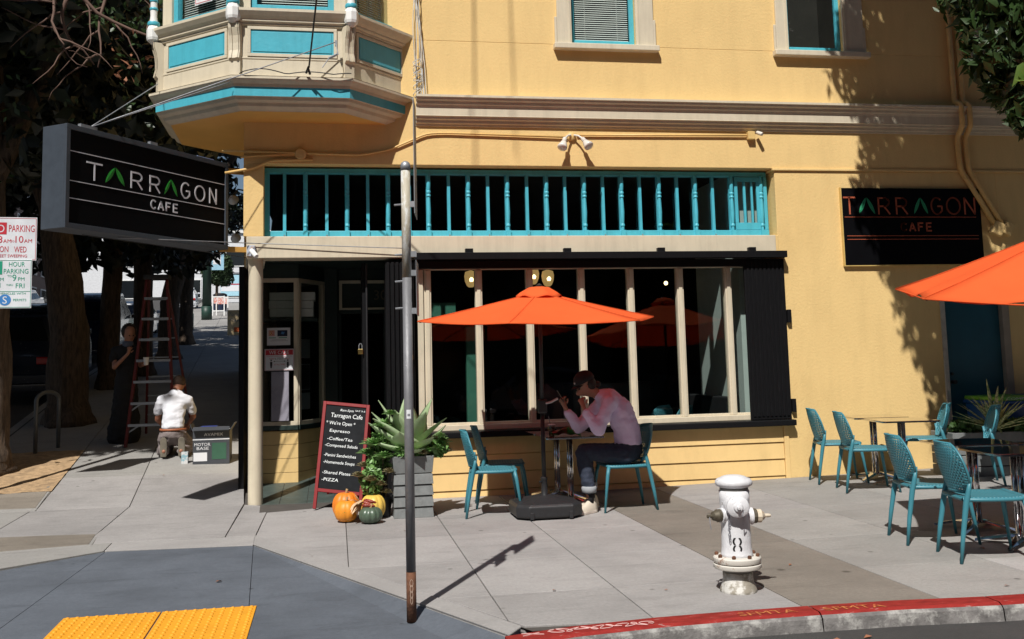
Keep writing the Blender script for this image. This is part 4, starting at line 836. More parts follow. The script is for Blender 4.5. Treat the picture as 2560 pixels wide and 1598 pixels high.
va = Vector((.13, 1, 0)).normalized(); vn = Vector((va.y, -va.x, 0)); cs_ = Vector((.443, 6.30, 0))+vn*.062+UP*2.80
s = G(); P = [cs_+va*u+UP*v for u, v in ((-.15, -.36), (.15, -.36), (.15, .36), (.13, .385), (-.13, .385), (-.15, .36))]; n_ = len(P)
s.add([p-vn*.002 for p in P]+[p+vn*.002 for p in P], [tuple(range(n_)), tuple(range(2*n_-1, n_-1, -1))]+[(k, n_+k, n_+(k+1) % n_, (k+1) % n_) for k in range(n_)]); s.build('sign_plate', GALV, sp)
s = G(); c2_ = PZ+vn*.065+UP*1.98; s.obox(c2_, va*.13, vn*.002, UP*.17); s.build('small_plate', GALV, sp, bevel=.002)
s = G()
for z in (2.52, 2.20, 2.08, 1.84): s.obox(PZ+vn*.045+UP*z, va*.012, vn*.018, UP*.018)
s.build('clamp', GALV, sp)
s = G()
for z in (2.52, 2.20, 2.03, 1.86): s.path([tuple(PZ-vn*.02+UP*z), tuple(PZ-vn*.075+UP*(z-.004))], .006, 6)
s.build('bolt', GALV, sp)
s = G()
a0 = math.atan2(-6.3, -.443)
rows = [[(.443+.0305*math.cos(a0+t), 6.30+.0305*math.sin(a0+t), z) for t in np.linspace(-.5, .45, 6)] for z in (1.17, 1.225)]; s.sheet(rows); st_ = s.build('sticker', PAPER, sp)
s = G(); rows = [[(.443+.0309*math.cos(a0+t), 6.30+.0309*math.sin(a0+t), z) for t in np.linspace(-.3, .25, 6)] for z in (1.185, 1.20)]; s.sheet(rows); s.build('sticker_print', GREI, st_)
s = G(); GRF = mat('pale scratched graffiti', (.55, .42, .33), rough=.8)
for k in range(4):
    P = []
    for i in range(14):
        t = i/13*2*PI; aa = a0+.05+.35*math.cos(t)*(.6+.1*k); P.append((.443+.0309*math.cos(aa), 6.30+.0309*math.sin(aa), .075+.034*k+.022*math.sin(t)))
    s.path(P, .0013, 4)
s.build('graffiti', GRF, sp)
# ---------------------------------------------------------------- wall fittings
FLW = mat('white flood lamp housing', (.60, .56, .50), rough=.4); LENS = mat('clear lamp lens', (.72, .66, .6), rough=.1, coat=.5)
fl = thing('flood_light', 'twin white floodlight on the wall above the shop', 'flood light', (2.80, 11.44, 4.17))
s = G(); s.lathe([(.055, 0), (.055, .02), (.03, .04)], (2.80, 11.445, 4.18), 16, ax=(0, -1, 0)); s.build('mount', mat('yellow fitting paint', (.66, .45, .17)), fl, auto=.7)
for sx, ax in ((-1, (-.35, -.45, -.85)), (1, (.35, -.62, -.75))):
    a = Vector((2.80+sx*.02, 11.40, 4.19)); b = Vector((2.80+sx*.11, 11.33, 4.13)); axv = Vector(ax).normalized(); s = G(); s.path([a, (a+b)/2+UP*.015, b], .012, 8); s.lathe([(.022, -.01), (.027, 0), (.027, .045)], b, 14, ax=axv); o = s.build('lamp_arm', FLW, fl, auto=.7)
    s = G(); s.lathe([(.025, .045), (.035, .06), (.058, .13), (.060, .145), (.054, .155), (.02, .162), (.001, .163)], b, 20, ax=axv); s.build('reflector_bulb', LENS, o, smooth=True)
cm = thing('security_camera', 'small white camera on the yellow conduit right of the floodlight', 'camera', (5.12, 11.44, 4.2))
s = G(); s.box(5.03, 5.12, 11.38, 11.448, 4.17, 4.27); s.build('junction_box', mat('yellow fitting paint', (.66, .45, .17)), cm, bevel=.008)
s = G(); s.lathe([(.018, 0), (.024, .01), (.024, .09), (.018, .10)], (5.15, 11.40, 4.26), 14, ax=(.3, -.8, -.4)); s.build('camera_body', FLW, cm, auto=.7)
c2m = thing('security_camera', 'white bullet camera on a square plate at the end of the beige beam', 'camera', (-.93, 11.4, 2.85))
s = G(); s.box(-.975, -.885, 11.385, 11.419, 2.755, 2.875); s.build('mounting_plate', mat('pale blue plate', (.42, .46, .55), c2=(.5, .35, .25), mix=(.55, .6), mscale=20), c2m, bevel=.003)
s = G(); s.lathe([(.026, 0), (.028, .01), (.028, .115), (.024, .125)], (-.925, 11.36, 2.815), 18, ax=(.45, -.55, -.55)); s.build('camera_body', WHT, c2m, auto=.7)
s = G(); s.path([(-.93, 11.40, 2.82), (-.925, 11.36, 2.812)], .014, 8); s.build('bracket', FLW, c2m)
YC = mat('yellow conduit paint', (.70, .45, .16), rough=.5)
def pipe(pts, r, lab, name='conduit', m=YC, cat='pipe', group=None):
    P = [Vector(pts[0])]
    for i in range(1, len(pts)-1):
        a, b, c = Vector(pts[i-1]), Vector(pts[i]), Vector(pts[i+1]); q = min(.07, (b-a).length/3, (c-b).length/3); p0 = b+(a-b).normalized()*q; p1 = b+(c-b).normalized()*q
        P += [p0, (p0+p1+2*b)/4, p1]
    P.append(Vector(pts[-1])); s = G(); s.path(P, r, 10); o = s.build(name, m, None, smooth=True); return tag(o, lab, cat, group)
pipe([(5.03, 11.425, 4.225), (2.86, 11.425, 4.20)], .012, 'thin painted conduit between floodlight and small camera', group='painted conduits on the facade')
pipe([(2.74, 11.425, 4.17), (1.25, 11.425, 4.20), (1.05, 11.425, 4.185), (.62, 11.425, 3.99), (.30, 11.425, 3.925), (-1.25, 11.42, 3.955)], .012, 'thin painted conduit from floodlight sloping down under the bay', group='painted conduits on the facade')
pipe([(-.38, 11.425, 3.93), (-.9, 11.425, 3.90), (-1.05, 11.42, 3.88)], .012, 'short conduit left of the round junction box', group='painted conduits on the facade')
pipe([(-.25, 11.425, 3.865), (-.72, 11.425, 3.85), (-.90, 11.42, 3.76), (-1.22, 11.42, 3.70)], .016, 'sagging orange conduit running to the hanging sign', group='painted conduits on the facade')
jb = thing('junction_box', 'round painted junction box under the bay', 'junction box', (-.385, 11.44, 3.92))
s = G(); s.lathe([(.065, 0), (.065, .035), (.058, .045)], (-.385, 11.448, 3.925), 22, ax=(0, -1, 0)); s.build('body', YELS, jb, auto=.7); s = G(); s.lathe([(.02, .0451), (.018, .052)], (-.385, 11.448, 3.925), 12, ax=(0, -1, 0)); s.build('screw_plug', YELS, jb)
for k, dx in enumerate((0, .115)):
    pipe([(7.885+dx-.01, 11.40, 7.2), (7.885+dx, 11.40, 4.70), (7.885+dx, 11.27, 4.64), (7.885+dx, 11.27, 4.36), (7.885+dx, 11.40, 4.24), (7.895+dx, 11.40, 3.82), (8.33+dx*.9, 11.40, 3.10)], .034, ('left' if k == 0 else 'right')+' of the two thick painted pipes by the wall sign', name='vent_pipe', group='pair of thick painted pipes')
s = G(); s.obox((8.36, 11.40, 3.05), Vector((.07, 0, -.03)), (0, .05, 0), Vector((.04, 0, .08))); s.obox((8.50, 11.40, 3.05), Vector((.06, 0, -.03)), (0, .05, 0), Vector((.04, 0, .08))); q = s.build('pipe_shroud', YEL, None, bevel=.02); tag(q, 'lumpy painted plaster shroud where the thick pipes enter the wall', 'shroud')
# ---------------------------------------------------------------- things inside the shop
BULB = mat('warm lamp glass', (.55, .33, .12), rough=.3, emit=((1, .62, .22), .35)); BULB2 = mat('glowing bulb', (1, .8, .5), emit=((1, .72, .36), 4))
for i, (x, y, z) in enumerate(((1.82, 13.5, 2.64), (2.69, 13.5, 2.67), (2.90, 13.5, 2.64))):
    t = thing('pendant_lamp', ['lit amber pendant lamp in the leftmost window bay', 'lit amber pendant lamp half hidden by a mullion', 'lit amber pendant lamp above the orange umbrella top'][i], 'lamp', (x, y, z-.1), group='amber pendant lamps in the cafe')
    s = G(); s.lathe([(.02, .13), (.075, .11), (.088, .05), (.080, -.02), (.055, -.08), (.03, -.10), (.001, -.10)], (x, y, z), 18); s.build('shade', BULB, t, smooth=True)
    s = G(); s.lathe([(.024, -.03), (.034, 0), (.024, .03)], (x, y-.062, z), 12); s.build('bulb', BULB2, t, smooth=True)
    s = G(); s.path([(x, y, z+.12), (x, y, 3.85)], .006, 6); s.build('cord', BLKP, t)
s = G(); s.sphere((4.61, 13.5, 2.566), .03, 10); q = s.build('spot_bulb', BULB2, None, smooth=True); tag(q, 'small bright bulb seen through the right half of the shop window', 'bulb')
def rect_print(par, o, xd, u0, u1, z0, z1, m, off=.002, nm='print'):
    xd = Vector(xd).normalized(); n = Vector((xd.y, -xd.x, 0)); s = G(); s.obox(Vector(o)+xd*(u0+u1)/2+n*off+UP*(z0+z1)/2, xd*(u1-u0)/2, n*.0004, UP*(z1-z0)/2); return s.build(nm, m, par)
# notices in the display window
X = (1, 0, 0)
s = G(); s.box(-.840, -.560, 12.655, 12.657, 1.785, 2.0); po = s.build('poster', PAPER, None); tag(po, 'white paper poster with two social media icons in the corner window', 'poster')
rect_print(po, (-.82, 12.654, 0), X, 0, .07, 1.90, 1.97, mat('pink orange icon', (.55, .05, .10), c2=(.6, .22, .03), mscale=9, mix=(.4, .6)), off=0.0)
s = G()
for i in range(24):
    a = 2*PI*i/24; b = 2*PI*(i+1)/24; s.bar((-.785+.014*math.cos(a), 12.6525, 1.935+.014*math.sin(a)), (-.785+.014*math.cos(b), 12.6525, 1.935+.014*math.sin(b)), .004, .0006, up=(0, 1, 0))
for (a, b) in (((-.812, 1.908), (-.758, 1.908)), ((-.758, 1.908), (-.758, 1.962)), ((-.758, 1.962), (-.812, 1.962)), ((-.812, 1.962), (-.812, 1.908))): s.bar((a[0], 12.6525, a[1]), (b[0], 12.6525, b[1]), .004, .0006, up=(0, 1, 0))
s.build('icon_ring', PAPER, po)
rect_print(po, (-.715, 12.654, 0), X, 0, .12, 1.895, 1.97, mat('navy icon', (.01, .02, .05)), off=0.0); s = G(); s.add([(-.675, 12.6515, 1.925), (-.64, 12.6515, 1.92), (-.625, 12.6515, 1.95), (-.645, 12.6515, 1.945), (-.66, 12.6515, 1.955)], [(0, 1, 2, 3, 4)]); s.build('bird_icon', SBLU, po)
for (x0, x1) in ((-.82, -.735), (-.70, -.60)): rect_print(po, (x0, 12.654, 0), X, 0, x1-x0, 1.873, 1.882, SGRN, off=0.)
rect_print(po, (-.78, 12.654, 0), X, 0, .17, 1.85, 1.854, GREI, off=0.); rect_print(po, (-.80, 12.654, 0), X, 0, .21, 1.838, 1.841, GREI, off=0.)
s = G(); s.box(-.868, -.515, 12.648, 12.652, 1.475, 1.74); we = s.build('distancing_sign', PAPER, None, bevel=.001); tag(we, 'white and red WE CARE six feet apart sign in the corner window', 'sign')
yy = 12.6475
rect_print(we, (-.855, yy, 0), X, 0, .327, 1.665, 1.728, SRED, off=0.0); text('WE CARE', 'lettering', PAPER, we, (-.815, yy-.0015, 1.676), X, (0, 0, 1), .042, .24)
for (a, b, c, d) in ((-.862, -.521, 1.480, 1.483), (-.862, -.521, 1.733, 1.736), (-.862, -.859, 1.483, 1.733), (-.524, -.521, 1.483, 1.733)): rect_print(we, (a, yy, 0), X, 0, b-a, c, d, SRED, off=0.)
text('SOCIAL DISTANCING GUIDELINES IN PLACE', 'lettering', SRED, we, (-.845, yy-.001, 1.645), X, (0, 0, 1), .010, .30); text('KEEP', 'lettering', SRED, we, (-.81, yy-.001, 1.612), X, (0, 0, 1), .016, .06); text('6 FEET', 'lettering', GREI, we, (-.745, yy-.001, 1.608), X, (0, 0, 1), .026, .105); text('APART', 'lettering', SRED, we, (-.63, yy-.001, 1.612), X, (0, 0, 1), .016, .065)
text('AT ALL TIMES', 'lettering', SRED, we, (-.755, yy-.001, 1.54), X, (0, 0, 1), .018, .13)
s = G(); s.bar((-.745, yy, 1.588), (-.635, yy, 1.588), .003, .0006, up=(0, 1, 0)); s.add([(-.765, yy, 1.588), (-.745, yy, 1.580), (-.745, yy, 1.596)], [(0, 1, 2)]); s.add([(-.615, yy, 1.588), (-.635, yy, 1.596), (-.635, yy, 1.580)], [(0, 1, 2)])
for x in (-.79, -.59):
    s.lathe([(.010, 0), (.010, .001)], (x, yy+.001, 1.60), 12, ax=(0, -1, 0)); w_ = .014 if x < -.7 else .010
    s.add([(x-w_, yy, 1.583), (x+w_, yy, 1.583), (x+.013, yy, 1.545), (x+.007, yy, 1.505), (x-.007, yy, 1.505), (x-.013, yy, 1.545)], [(0, 5, 4, 3, 2, 1)])
s.build('pictogram', mat('black print', (.02, .02, .02)), we)
for i in range(3):
    s = G(); x0 = -.82-.01*(i % 2); s.box(x0, x0+.54+.01*i, 12.80, 13.25, 2.14+i*.105, 2.24+i*.105); bx_ = s.build('pizza_box', mat('pizza box card', (.40, .42, .40)), None, bevel=.004); tag(bx_, ['bottom', 'middle', 'top'][i]+' white cardboard box of the stack high in the corner window', 'box', 'white boxes stacked in the corner window')
    text(['PIZZA', 'SALAD', 'PASTA'][i][:0] or '- - -', 'print', GREI, bx_, (-.76, 12.799, 2.175+i*.105), X, (0, 0, 1), .02)
s = G(); s.box(-1.0, -.24, 12.79, 13.3, 2.09, 2.125); q = s.build('shelf', DGR, None); tag(q, 'dark shelf carrying the white boxes in the corner window', 'shelf')
s = G(); s.box(-.79, -.58, 12.66, 12.665, .86, 1.46)
q = s.build('paper_roll', mat('grey wrapping paper', (.33, .32, .38), var=.15, c2=(.2, .19, .23), mix=(.4, .6)), None); tag(q, 'long grey sheet of paper hanging below the WE CARE sign', 'paper')
dv = Vector((.31, .60, 0)).normalized(); nv = Vector((dv.y, -dv.x, 0)); oo = Vector((-.47, 12.72, 0))
for (u0, u1, z0, z1, lb) in ((.12, .36, 1.62, 1.86, 'upper grey printed notice in the canted corner window'), (.12, .36, 1.22, 1.55, 'framed dark menu in the canted corner window'), (.08, .36, .98, 1.19, 'white notice low in the canted corner window')):
    s = G(); s.obox(oo+dv*(u0+u1)/2-nv*.03+UP*(z0+z1)/2, dv*(u1-u0)/2, nv*.001, UP*(z1-z0)/2); q = s.build('window_notice', mat('dim paper', (.26, .28, .30)), None); tag(q, lb, 'notice')
    if 'menu' in lb:
        s = G(); s.obox(oo+dv*(u0+u1)/2-nv*.027+UP*(z0+z1)/2, dv*((u1-u0)/2-.015), nv*.001, UP*((z1-z0)/2-.015)); s.build('menu_face', BLKP, q)
s = G(); s.box(4.975, 4.985, 12.05, 12.25, 1.25, 1.70); q = s.build('framed_notice', mat('navy notice', (.02, .025, .07)), None); tag(q, 'navy framed notice on the pale inner wall at the right end of the window', 'notice')
s = G(); s.box(4.45, 4.98, 11.95, 14.0, .03, .48); s.box(4.86, 4.98, 11.95, 14.0, .48, 1.0); q = s.build('bench', BLKP, None, bevel=.02); tag(q, 'dark padded bench against the pale inner wall', 'bench')
s = G(); s.box(3.6, 4.9, 15.2, 15.9, .03, 1.15); q = s.build('display_case', mat('steel counter', (.12, .12, .13), metal=.6, rough=.3), None, bevel=.03); tag(q, 'steel display case deep inside the cafe', 'counter')
# ================================================================ FURNITURE
def shell_grid(nu, nv, f, hole=.62, frame=1):
    """perforated sheet: f(u, v) -> point, holes staggered row by row, solid rim of `frame` cells"""
    s = G()
    for j in range(nv):
        o = .5 if j % 2 else 0
        cells = [(-.0, .5)] if o else []; k = 0
        us = [0]+[(i+o) for i in range(0 if o else 1, nu+(0 if o else 0))]+[nu]
        us = sorted(set([u for u in us if 0 <= u <= nu]))
        for a, b in zip(us[:-1], us[1:]):
            u0, u1, v0, v1 = a/nu, b/nu, j/nv, (j+1)/nv
            C = [(u0, v0), (u1, v0), (u1, v1), (u0, v1)]; um, vm = (u0+u1)/2, (v0+v1)/2
            if b-a < .9 or j < frame or j >= nv-frame or a < frame or b > nu-frame:
                s.add([f(*c) for c in C], [(0, 1, 2, 3)]); continue
            I = [(um+(u-um)*hole, vm+(v-vm)*hole*.95) for u, v in C]
            s.add([f(*c) for c in C+I], [(i, (i+1) % 4, 4+(i+1) % 4, 4+i) for i in range(4)])
    return s
def chair_back(u, v):
    # u across (0..1), v up (0..1); oval outline, wraps forward at the sides, leans back
    t = (v-.5)*2; half = .25*(1-abs(t)**2.6*.50)*(1 if t > 0 else (1-.20*t*t)); a = (u-.5)*2
    y = a*half; z = .47+.36*v+.010*(1-a*a); x = -.235-.085*v-.0*t+.085*(abs(a)**2.0)*(1-.25*v)
    return (x, y, z)
def chair_seat(u, v):
    a = (u-.5)*2; t = v; half = .205+.02*math.sin(PI*t); c = 1-.12*(abs(2*t-1)**4)
    return (-.215+.44*t, a*half*c, .452-.012*(1-a*a)*math.sin(PI*t)+.010*(t > .97))
def make_chair(label, group):
    t = thing('cafe_chair', label, 'chair', (0, 0, 0), 1e-9, group)
    a = shell_grid(18, 18, chair_back, .54, 1).build('backrest', CHAIRM, t, smooth=True, solid=.007)
    a = shell_grid(16, 16, chair_seat, .45, 1).build('seat', CHAIRM, t, smooth=True, solid=.012)
    s = G(); P = []
    for i in range(41):
        k = i/40; 
        if k < .25: p = chair_seat(k*4, 0)
        elif k < .5: p = chair_seat(1, (k-.25)*4)
        elif k < .75: p = chair_seat(1-(k-.5)*4, 1)
        else: p = chair_seat(0, 1-(k-.75)*4)
        P.append((p[0], p[1], p[2]-.012))
    s.path(P, .014, 6, caps=False); s.build('seat_rim', CHAIRM, t, smooth=True)
    s = G(); P = []
    for i in range(49):
        k = i/48
        if k < .35: p = chair_back(0, k/.35)
        elif k < .65: p = chair_back((k-.35)/.3, 1)
        else: p = chair_back(1, 1-(k-.65)/.35)
        P.append(p)
    s.path(P, .009, 6); s.build('back_rim', CHAIRM, t, smooth=True)
    for sy in (-1, 1):
        s = G(); s.path([(.205, sy*.185, .445), (.225, sy*.20, .36), (.275, sy*.235, .0)], [.020, .019, .011], 8); s.build('front_leg', CHAIRM, t, smooth=True)
        s = G(); s.path([(-.165, sy*.212, .60), (-.185, sy*.210, .50), (-.205, sy*.205, .42), (-.245, sy*.215, .2), (-.275, sy*.225, .0)], [.010, .019, .022, .018, .012], 8); s.build('rear_leg', CHAIRM, t, smooth=True)
        s = G(); s.path([(-.20, sy*.20, .435), (.205, sy*.188, .435)], .014, 6); s.build('side_rail', CHAIRM, t, smooth=True)
    return t
GC = 'teal perforated plastic cafe chairs'
CH = make_chair('teal perforated chair left of the umbrella table, nearest the kerb', GC)
for (x, y, rz_, lb) in [(1.53, 10.02, -.10, 'teal perforated chair left of the umbrella table, nearer the camera'), (1.72, 10.62, -.12, 'teal perforated chair left of the umbrella table, nearer the wall'),
        (2.87, 9.97, PI+.02, 'teal perforated chair carrying the seated person in the lilac top'),
        (5.68, 10.85, -.24, 'teal perforated chair closest to the yellow wall, leftmost of the right group'), (5.62, 10.10, -.26, 'second teal chair from the left beside the far right table'),
        (6.72, 10.75, PI*.86, 'teal chair behind the far right table, back facing the camera'), (6.85, 10.05, PI-.45, 'teal chair turned sideways beside the white striped plant'),
        (4.68, 7.45, -.22, 'teal chair in the middle right, just left of the nearest chair'), (4.66, 6.74, -.22, 'nearest teal chair with its full side and legs in view'),
        (6.15, 7.75, PI-.1, 'shaded teal chair across the near right table, farther one'), (5.98, 7.0, PI-.1, 'shaded teal chair across the near right table, cut by the photo edge'),
        (4.25, 12.55, PI*.75, 'teal chair inside the cafe by the right window pane'), (4.1, 12.95, PI*.7, 'second teal chair inside the cafe, behind the first one')]:
    place(CH, (x, y, gz(x, y) if y < 11.4 else .05), rz_, lb)
def make_table(label, group, m=TTOP):
    t = thing('cafe_table', label, 'table', (0, 0, 0), 1e-9, group)
    s = G(); R = [(x, y) for cx, cy, a0 in ((.27, .27, 0), (-.27, .27, 90), (-.27, -.27, 180), (.27, -.27, 270)) for x, y in [(cx+.04*math.cos(math.radians(a0+k*22.5)), cy+.04*math.sin(math.radians(a0+k*22.5))) for k in range(5)]]
    s.prism(R, .706, .722); s.build('table_top', m, t, bevel=.003)
    s = G(); n = len(R)
    for i in range(n):
        a, b = R[i], R[(i+1) % n]; s.bar((a[0]*1.004, a[1]*1.004, .711), (b[0]*1.004, b[1]*1.004, .711), .006, .014)
    s.build('edge_band', CHROME, t)
    for sy in (-.045, .045):
        s = G(); s.path([(0, sy, .06), (0, sy, .705)], .024, 14); s.build('column', CHROME, t, smooth=True)
    for k in range(4):
        a = PI/4+k*PI/2; c, d = math.cos(a), math.sin(a); s = G()
        rows = []
        for (r, w, z) in ((.0, .05, .085), (.08, .045, .08), (.2, .03, .055), (.31, .022, .03), (.345, .02, .02)):
            rows.append([(r*c-d*w, r*d+c*w, z-.02), (r*c-d*w*.6, r*d+c*w*.6, z), (r*c+d*w*.6, r*d-c*w*.6, z), (r*c+d*w, r*d-c*w, z-.02)])
        s.sheet(rows); s.lathe([(.018, 0), (.016, .015)], (.32*c, .32*d, 0), 10); s.build('foot', CHROME, t, smooth=False)
    return t
GT = 'small dark cafe tables with chrome pedestals'
TB = make_table('', GT)
for (x, y, rz_, lb) in [(2.42, 10.42, .0, 'dark cafe table under the orange umbrella, nearer the camera'), (2.42, 11.06, .0, 'dark cafe table under the umbrella pushed against the shopfront'),
                        (6.15, 10.85, -.15, 'cafe table reflecting the yellow wall, farthest on the right'), (6.10, 10.17, -.15, 'cafe table reflecting the yellow wall, nearer of the far pair'),
                        (5.28, 7.75, -.12, 'dark cafe table between the near right chairs, farther one'), (5.18, 7.05, -.12, 'nearest dark cafe table cut by the right photo edge'), (3.9, 12.5, 0, 'table inside the cafe behind the window')]:
    place(TB, (x, y, gz(x, y) if y < 11.4 else .05), rz_, lb)
# ---- umbrellas
def make_umbrella(label, group, n=6, R=1.14, a0=0., tilt=0., zr=1.95, hub=.30, wave=.012):
    t = thing('patio_umbrella', label, 'umbrella', (0, 0, 0), 1e-9, group)
    M = Matrix.Rotation(tilt, 3, 'X')
    def P(r, a, z): 
        v = M@Vector((r*math.cos(a), r*math.sin(a), z)); return (v.x, v.y, v.z+zr)
    for k in range(n):
        s = G(); rows = []
        A = a0+k*2*PI/n; Bq = a0+(k+1)*2*PI/n; nu, nv = 12, 12
        for j in range(nv+1):
            row = []
            for i in range(nu+1):
                u = i/nu; v = .13+(1-.13)*j/nv; pa = Vector((math.cos(A), math.sin(A)))*R*v; pb = Vector((math.cos(Bq), math.sin(Bq)))*R*v; p = pa.lerp(pb, u)
                sag = math.sin(PI*u)*v; q = 1-.045*sag*v; z = hub*(1-v)**1.08-.020*sag*v-wave*.4*math.sin(u*9+k)*v*v*math.sin(PI*u)
                vv = M@Vector((p.x*q, p.y*q, z)); row.append((vv.x, vv.y, vv.z+zr))
            rows.append(row)
        s.sheet(rows); s.build('canopy_panel', ORANGE, t, smooth=True, solid=.002)
    s = G()
    for k in range(n):
        A = a0+k*2*PI/n; s.path([P(R*.985, A, -.012), P(R*.5, A, hub*.47-.03), P(.05, A, hub-.05)], .007, 6)
    rb = s.build('ribs', BLKP, t)
    for k in range(n):
        A = a0+k*2*PI/n; Bq = a0+(k+1)*2*PI/n; s = G(); s.path([P(R*q_, A, hub*(1-q_)**1.08+.003) for q_ in (1., .8, .6, .4, .16)], .0035, 5); s.build('seam', ORANGE, t, smooth=True)
        pts = []
        for i in range(13):
            u = i/12; p = Vector((math.cos(A), math.sin(A))).lerp(Vector((math.cos(Bq), math.sin(Bq))), u)*R; sg_ = math.sin(PI*u); v_ = M@Vector((p.x*(1-.045*sg_), p.y*(1-.045*sg_), -.020*sg_-.004)); pts.append((v_.x, v_.y, v_.z+zr))
        s = G(); s.path(pts, .006, 5); s.build('hem', ORANGE, t, smooth=True)
    # vent cap with ruffled edge
    s = G(); rows = []; m_ = 48
    for (r, z) in ((.02, hub+.055), (.10, hub+.045), (.19, hub-.005), (.23, hub-.035)):
        rows.append([P(r*(1+.04*math.sin(3*6.28*i/m_)), 2*PI*i/m_, z-(.022*(.5+.5*math.sin(n*2*PI*i/m_+1)) if r > .17 else 0)) for i in range(m_+1)])
    s.sheet(rows); s.build('vent_cap', ORANGE, t, smooth=True, solid=.002)
    s = G(); s.lathe([(.03, 0), (.035, .015), (.012, .03), (.002, .035)], P(0, 0, hub+.05), 14); s.build('finial', BLKP, t)
    s = G(); s.path([(0, 0, .2), (0, 0, 1.0)], .021, 14); s.path([(0, 0, 1.0), P(0, 0, hub+.05)], .019, 14); pl = s.build('pole', BLKP, t, smooth=True)
    s = G(); s.obox((0, -.005, 1.06), (.045, 0, 0), (0, .03, 0), (0, 0, .07)); s.build('crank_box', BLKP, pl, bevel=.015)
    s = G(); s.path([(.03, -.03, 1.09), (.08, -.04, 1.10), (.15, -.05, 1.135)], .011, 8); s.build('crank_handle', mat('pale grip', (.5, .45, .46), rough=.4), pl)
    # weighted base: octagonal body, sloped top, collar
    def oc(r, c, z): return [(sx*r if abs(sx) == 1 else sx*r, sy*r, z) for sx, sy in ()] or [(x, y, z) for x, y in ((r-c, -r), (r, -r+c), (r, r-c), (r-c, r), (-r+c, r), (-r, r-c), (-r, -r+c), (-r+c, -r))]
    s = G(); rows = [oc(.30, .10, .015), oc(.325, .11, .03), oc(.325, .11, .125), oc(.305, .10, .145), oc(.07, .03, .20)]; V = [p for r in rows for p in r]
    s.add(V, [(i*8+k, i*8+(k+1) % 8, (i+1)*8+(k+1) % 8, (i+1)*8+k) for i in range(4) for k in range(8)]+[tuple(range(7, -1, -1)), tuple(32+k for k in range(8))]); bs_ = s.build('weighted_base', CHAR, t, bevel=.01)
    s = G(); s.lathe([(.04, .19), (.034, .20), (.030, .34), (.034, .345), (.034, .37), (.025, .375)], (0, 0, 0), 16); s.path([(0, 0, .33), (-.05, -.03, .33)], .01, 8); s.build('collar', BLKP, bs_, auto=.7)
    for x in (-.19, .19): s = G(); s.obox((x, -.315, .045), (.018, 0, 0), (0, .02, 0), (0, 0, .035)); s.build('caster', BLKP, bs_, bevel=.006)
    for k in range(4): s = G(); s.lathe([(.02, 0), (.02, .018)], ((.2 if k % 2 else -.2), (.2 if k > 1 else -.2), 0), 10); s.build('foot_pad', BLKP, bs_)
    return t
U1 = make_umbrella('open orange patio umbrella in front of the shop window', 'orange patio umbrellas', 6, 1.24, math.radians(6), math.radians(4), 1.93, .27)
U1.location = (2.01, 9.80, 0)
U2 = make_umbrella('orange patio umbrella cut by the right photo edge', 'orange patio umbrellas', 6, 1.50, math.radians(186), math.radians(7), 1.90, .60, wave=.07)
U2.location = (5.62, 6.64, 0)
# ---- planter with agave
AGW = 1.95
pt = thing('planter', 'tall grey board planter with a big agave beside the doorway', 'planter', (.74, 10.28, 0))
X0, X1, YA, YB = .555, .935, 10.08, 10.46
for i in range(5):
    z0 = .0+i*.108; z1 = z0+.100; k = .016 if i < 4 else .024; s = G(); e = .0
    if i == 4: z1 = .60
    b = [(X0+.0, YA), (X1, YA), (X1, YB), (X0, YB)]; t_ = [(X0-k+.008, YA-k), (X1+k-.008, YA-k), (X1+k-.008, YB+k), (X0-k+.008, YB+k)]
    if i < 4: b, t_ = [(p[0]-.0, p[1]) for p in t_], [(p[0], p[1]) for p in b]
    s.add([(p[0], p[1], z0) for p in b]+[(p[0], p[1], z1) for p in t_], [(3, 2, 1, 0), (4, 5, 6, 7), (0, 1, 5, 4), (1, 2, 6, 5), (2, 3, 7, 6), (3, 0, 4, 7)]); s.build('board', PLGR, pt, bevel=.004)
s = G(); s.box(X0+.01, X1-.01, YA+.01, YB-.01, .02, .585); s.build('soil', mat('dark potting soil', (.03, .02, .015), rough=1, bump=1), pt)
def blade(s, base, az, el, L, w, curve, th=.10, n=10, tipk=1.0, curl=0):
    """thick pointed leaf: base point, azimuth, elevation, length, half width, downward curve"""
    base = Vector(base); d0 = Vector((math.cos(az), math.sin(az), 0)); side = Vector((-math.sin(az), math.cos(az), 0)); rows = []; p = base.copy(); e = el
    for i in range(n+1):
        t = i/n; wd = w*(.62+.9*t-1.0*t*t*.55)*(1-t**5)**.9 if t < 1 else 0.001; wd = w*min(1, .55+1.5*t)*max(.02, (1-max(0, (t-.42)/.58)**1.7)); u = d0*math.cos(e)+UP*math.sin(e); nn = -d0*math.sin(e)+UP*math.cos(e)
        thk = w*th*(1-t*.7); cup = wd*.30*(1-t*.5)
        rows.append([tuple(p-side*wd+nn*cup), tuple(p-side*wd*.5+nn*cup*.25), tuple(p), tuple(p+side*wd*.5+nn*cup*.25), tuple(p+side*wd+nn*cup), tuple(p+side*wd*.5-nn*thk), tuple(p-nn*thk*1.6), tuple(p-side*wd*.5-nn*thk), tuple(p-side*wd+nn*cup)])
        p = p+u*(L/n); e += curve/n
    s.sheet(rows)
AG = thing('agave', 'large pale green agave filling the top of the grey planter', 'plant', (.74, 10.27, .60))
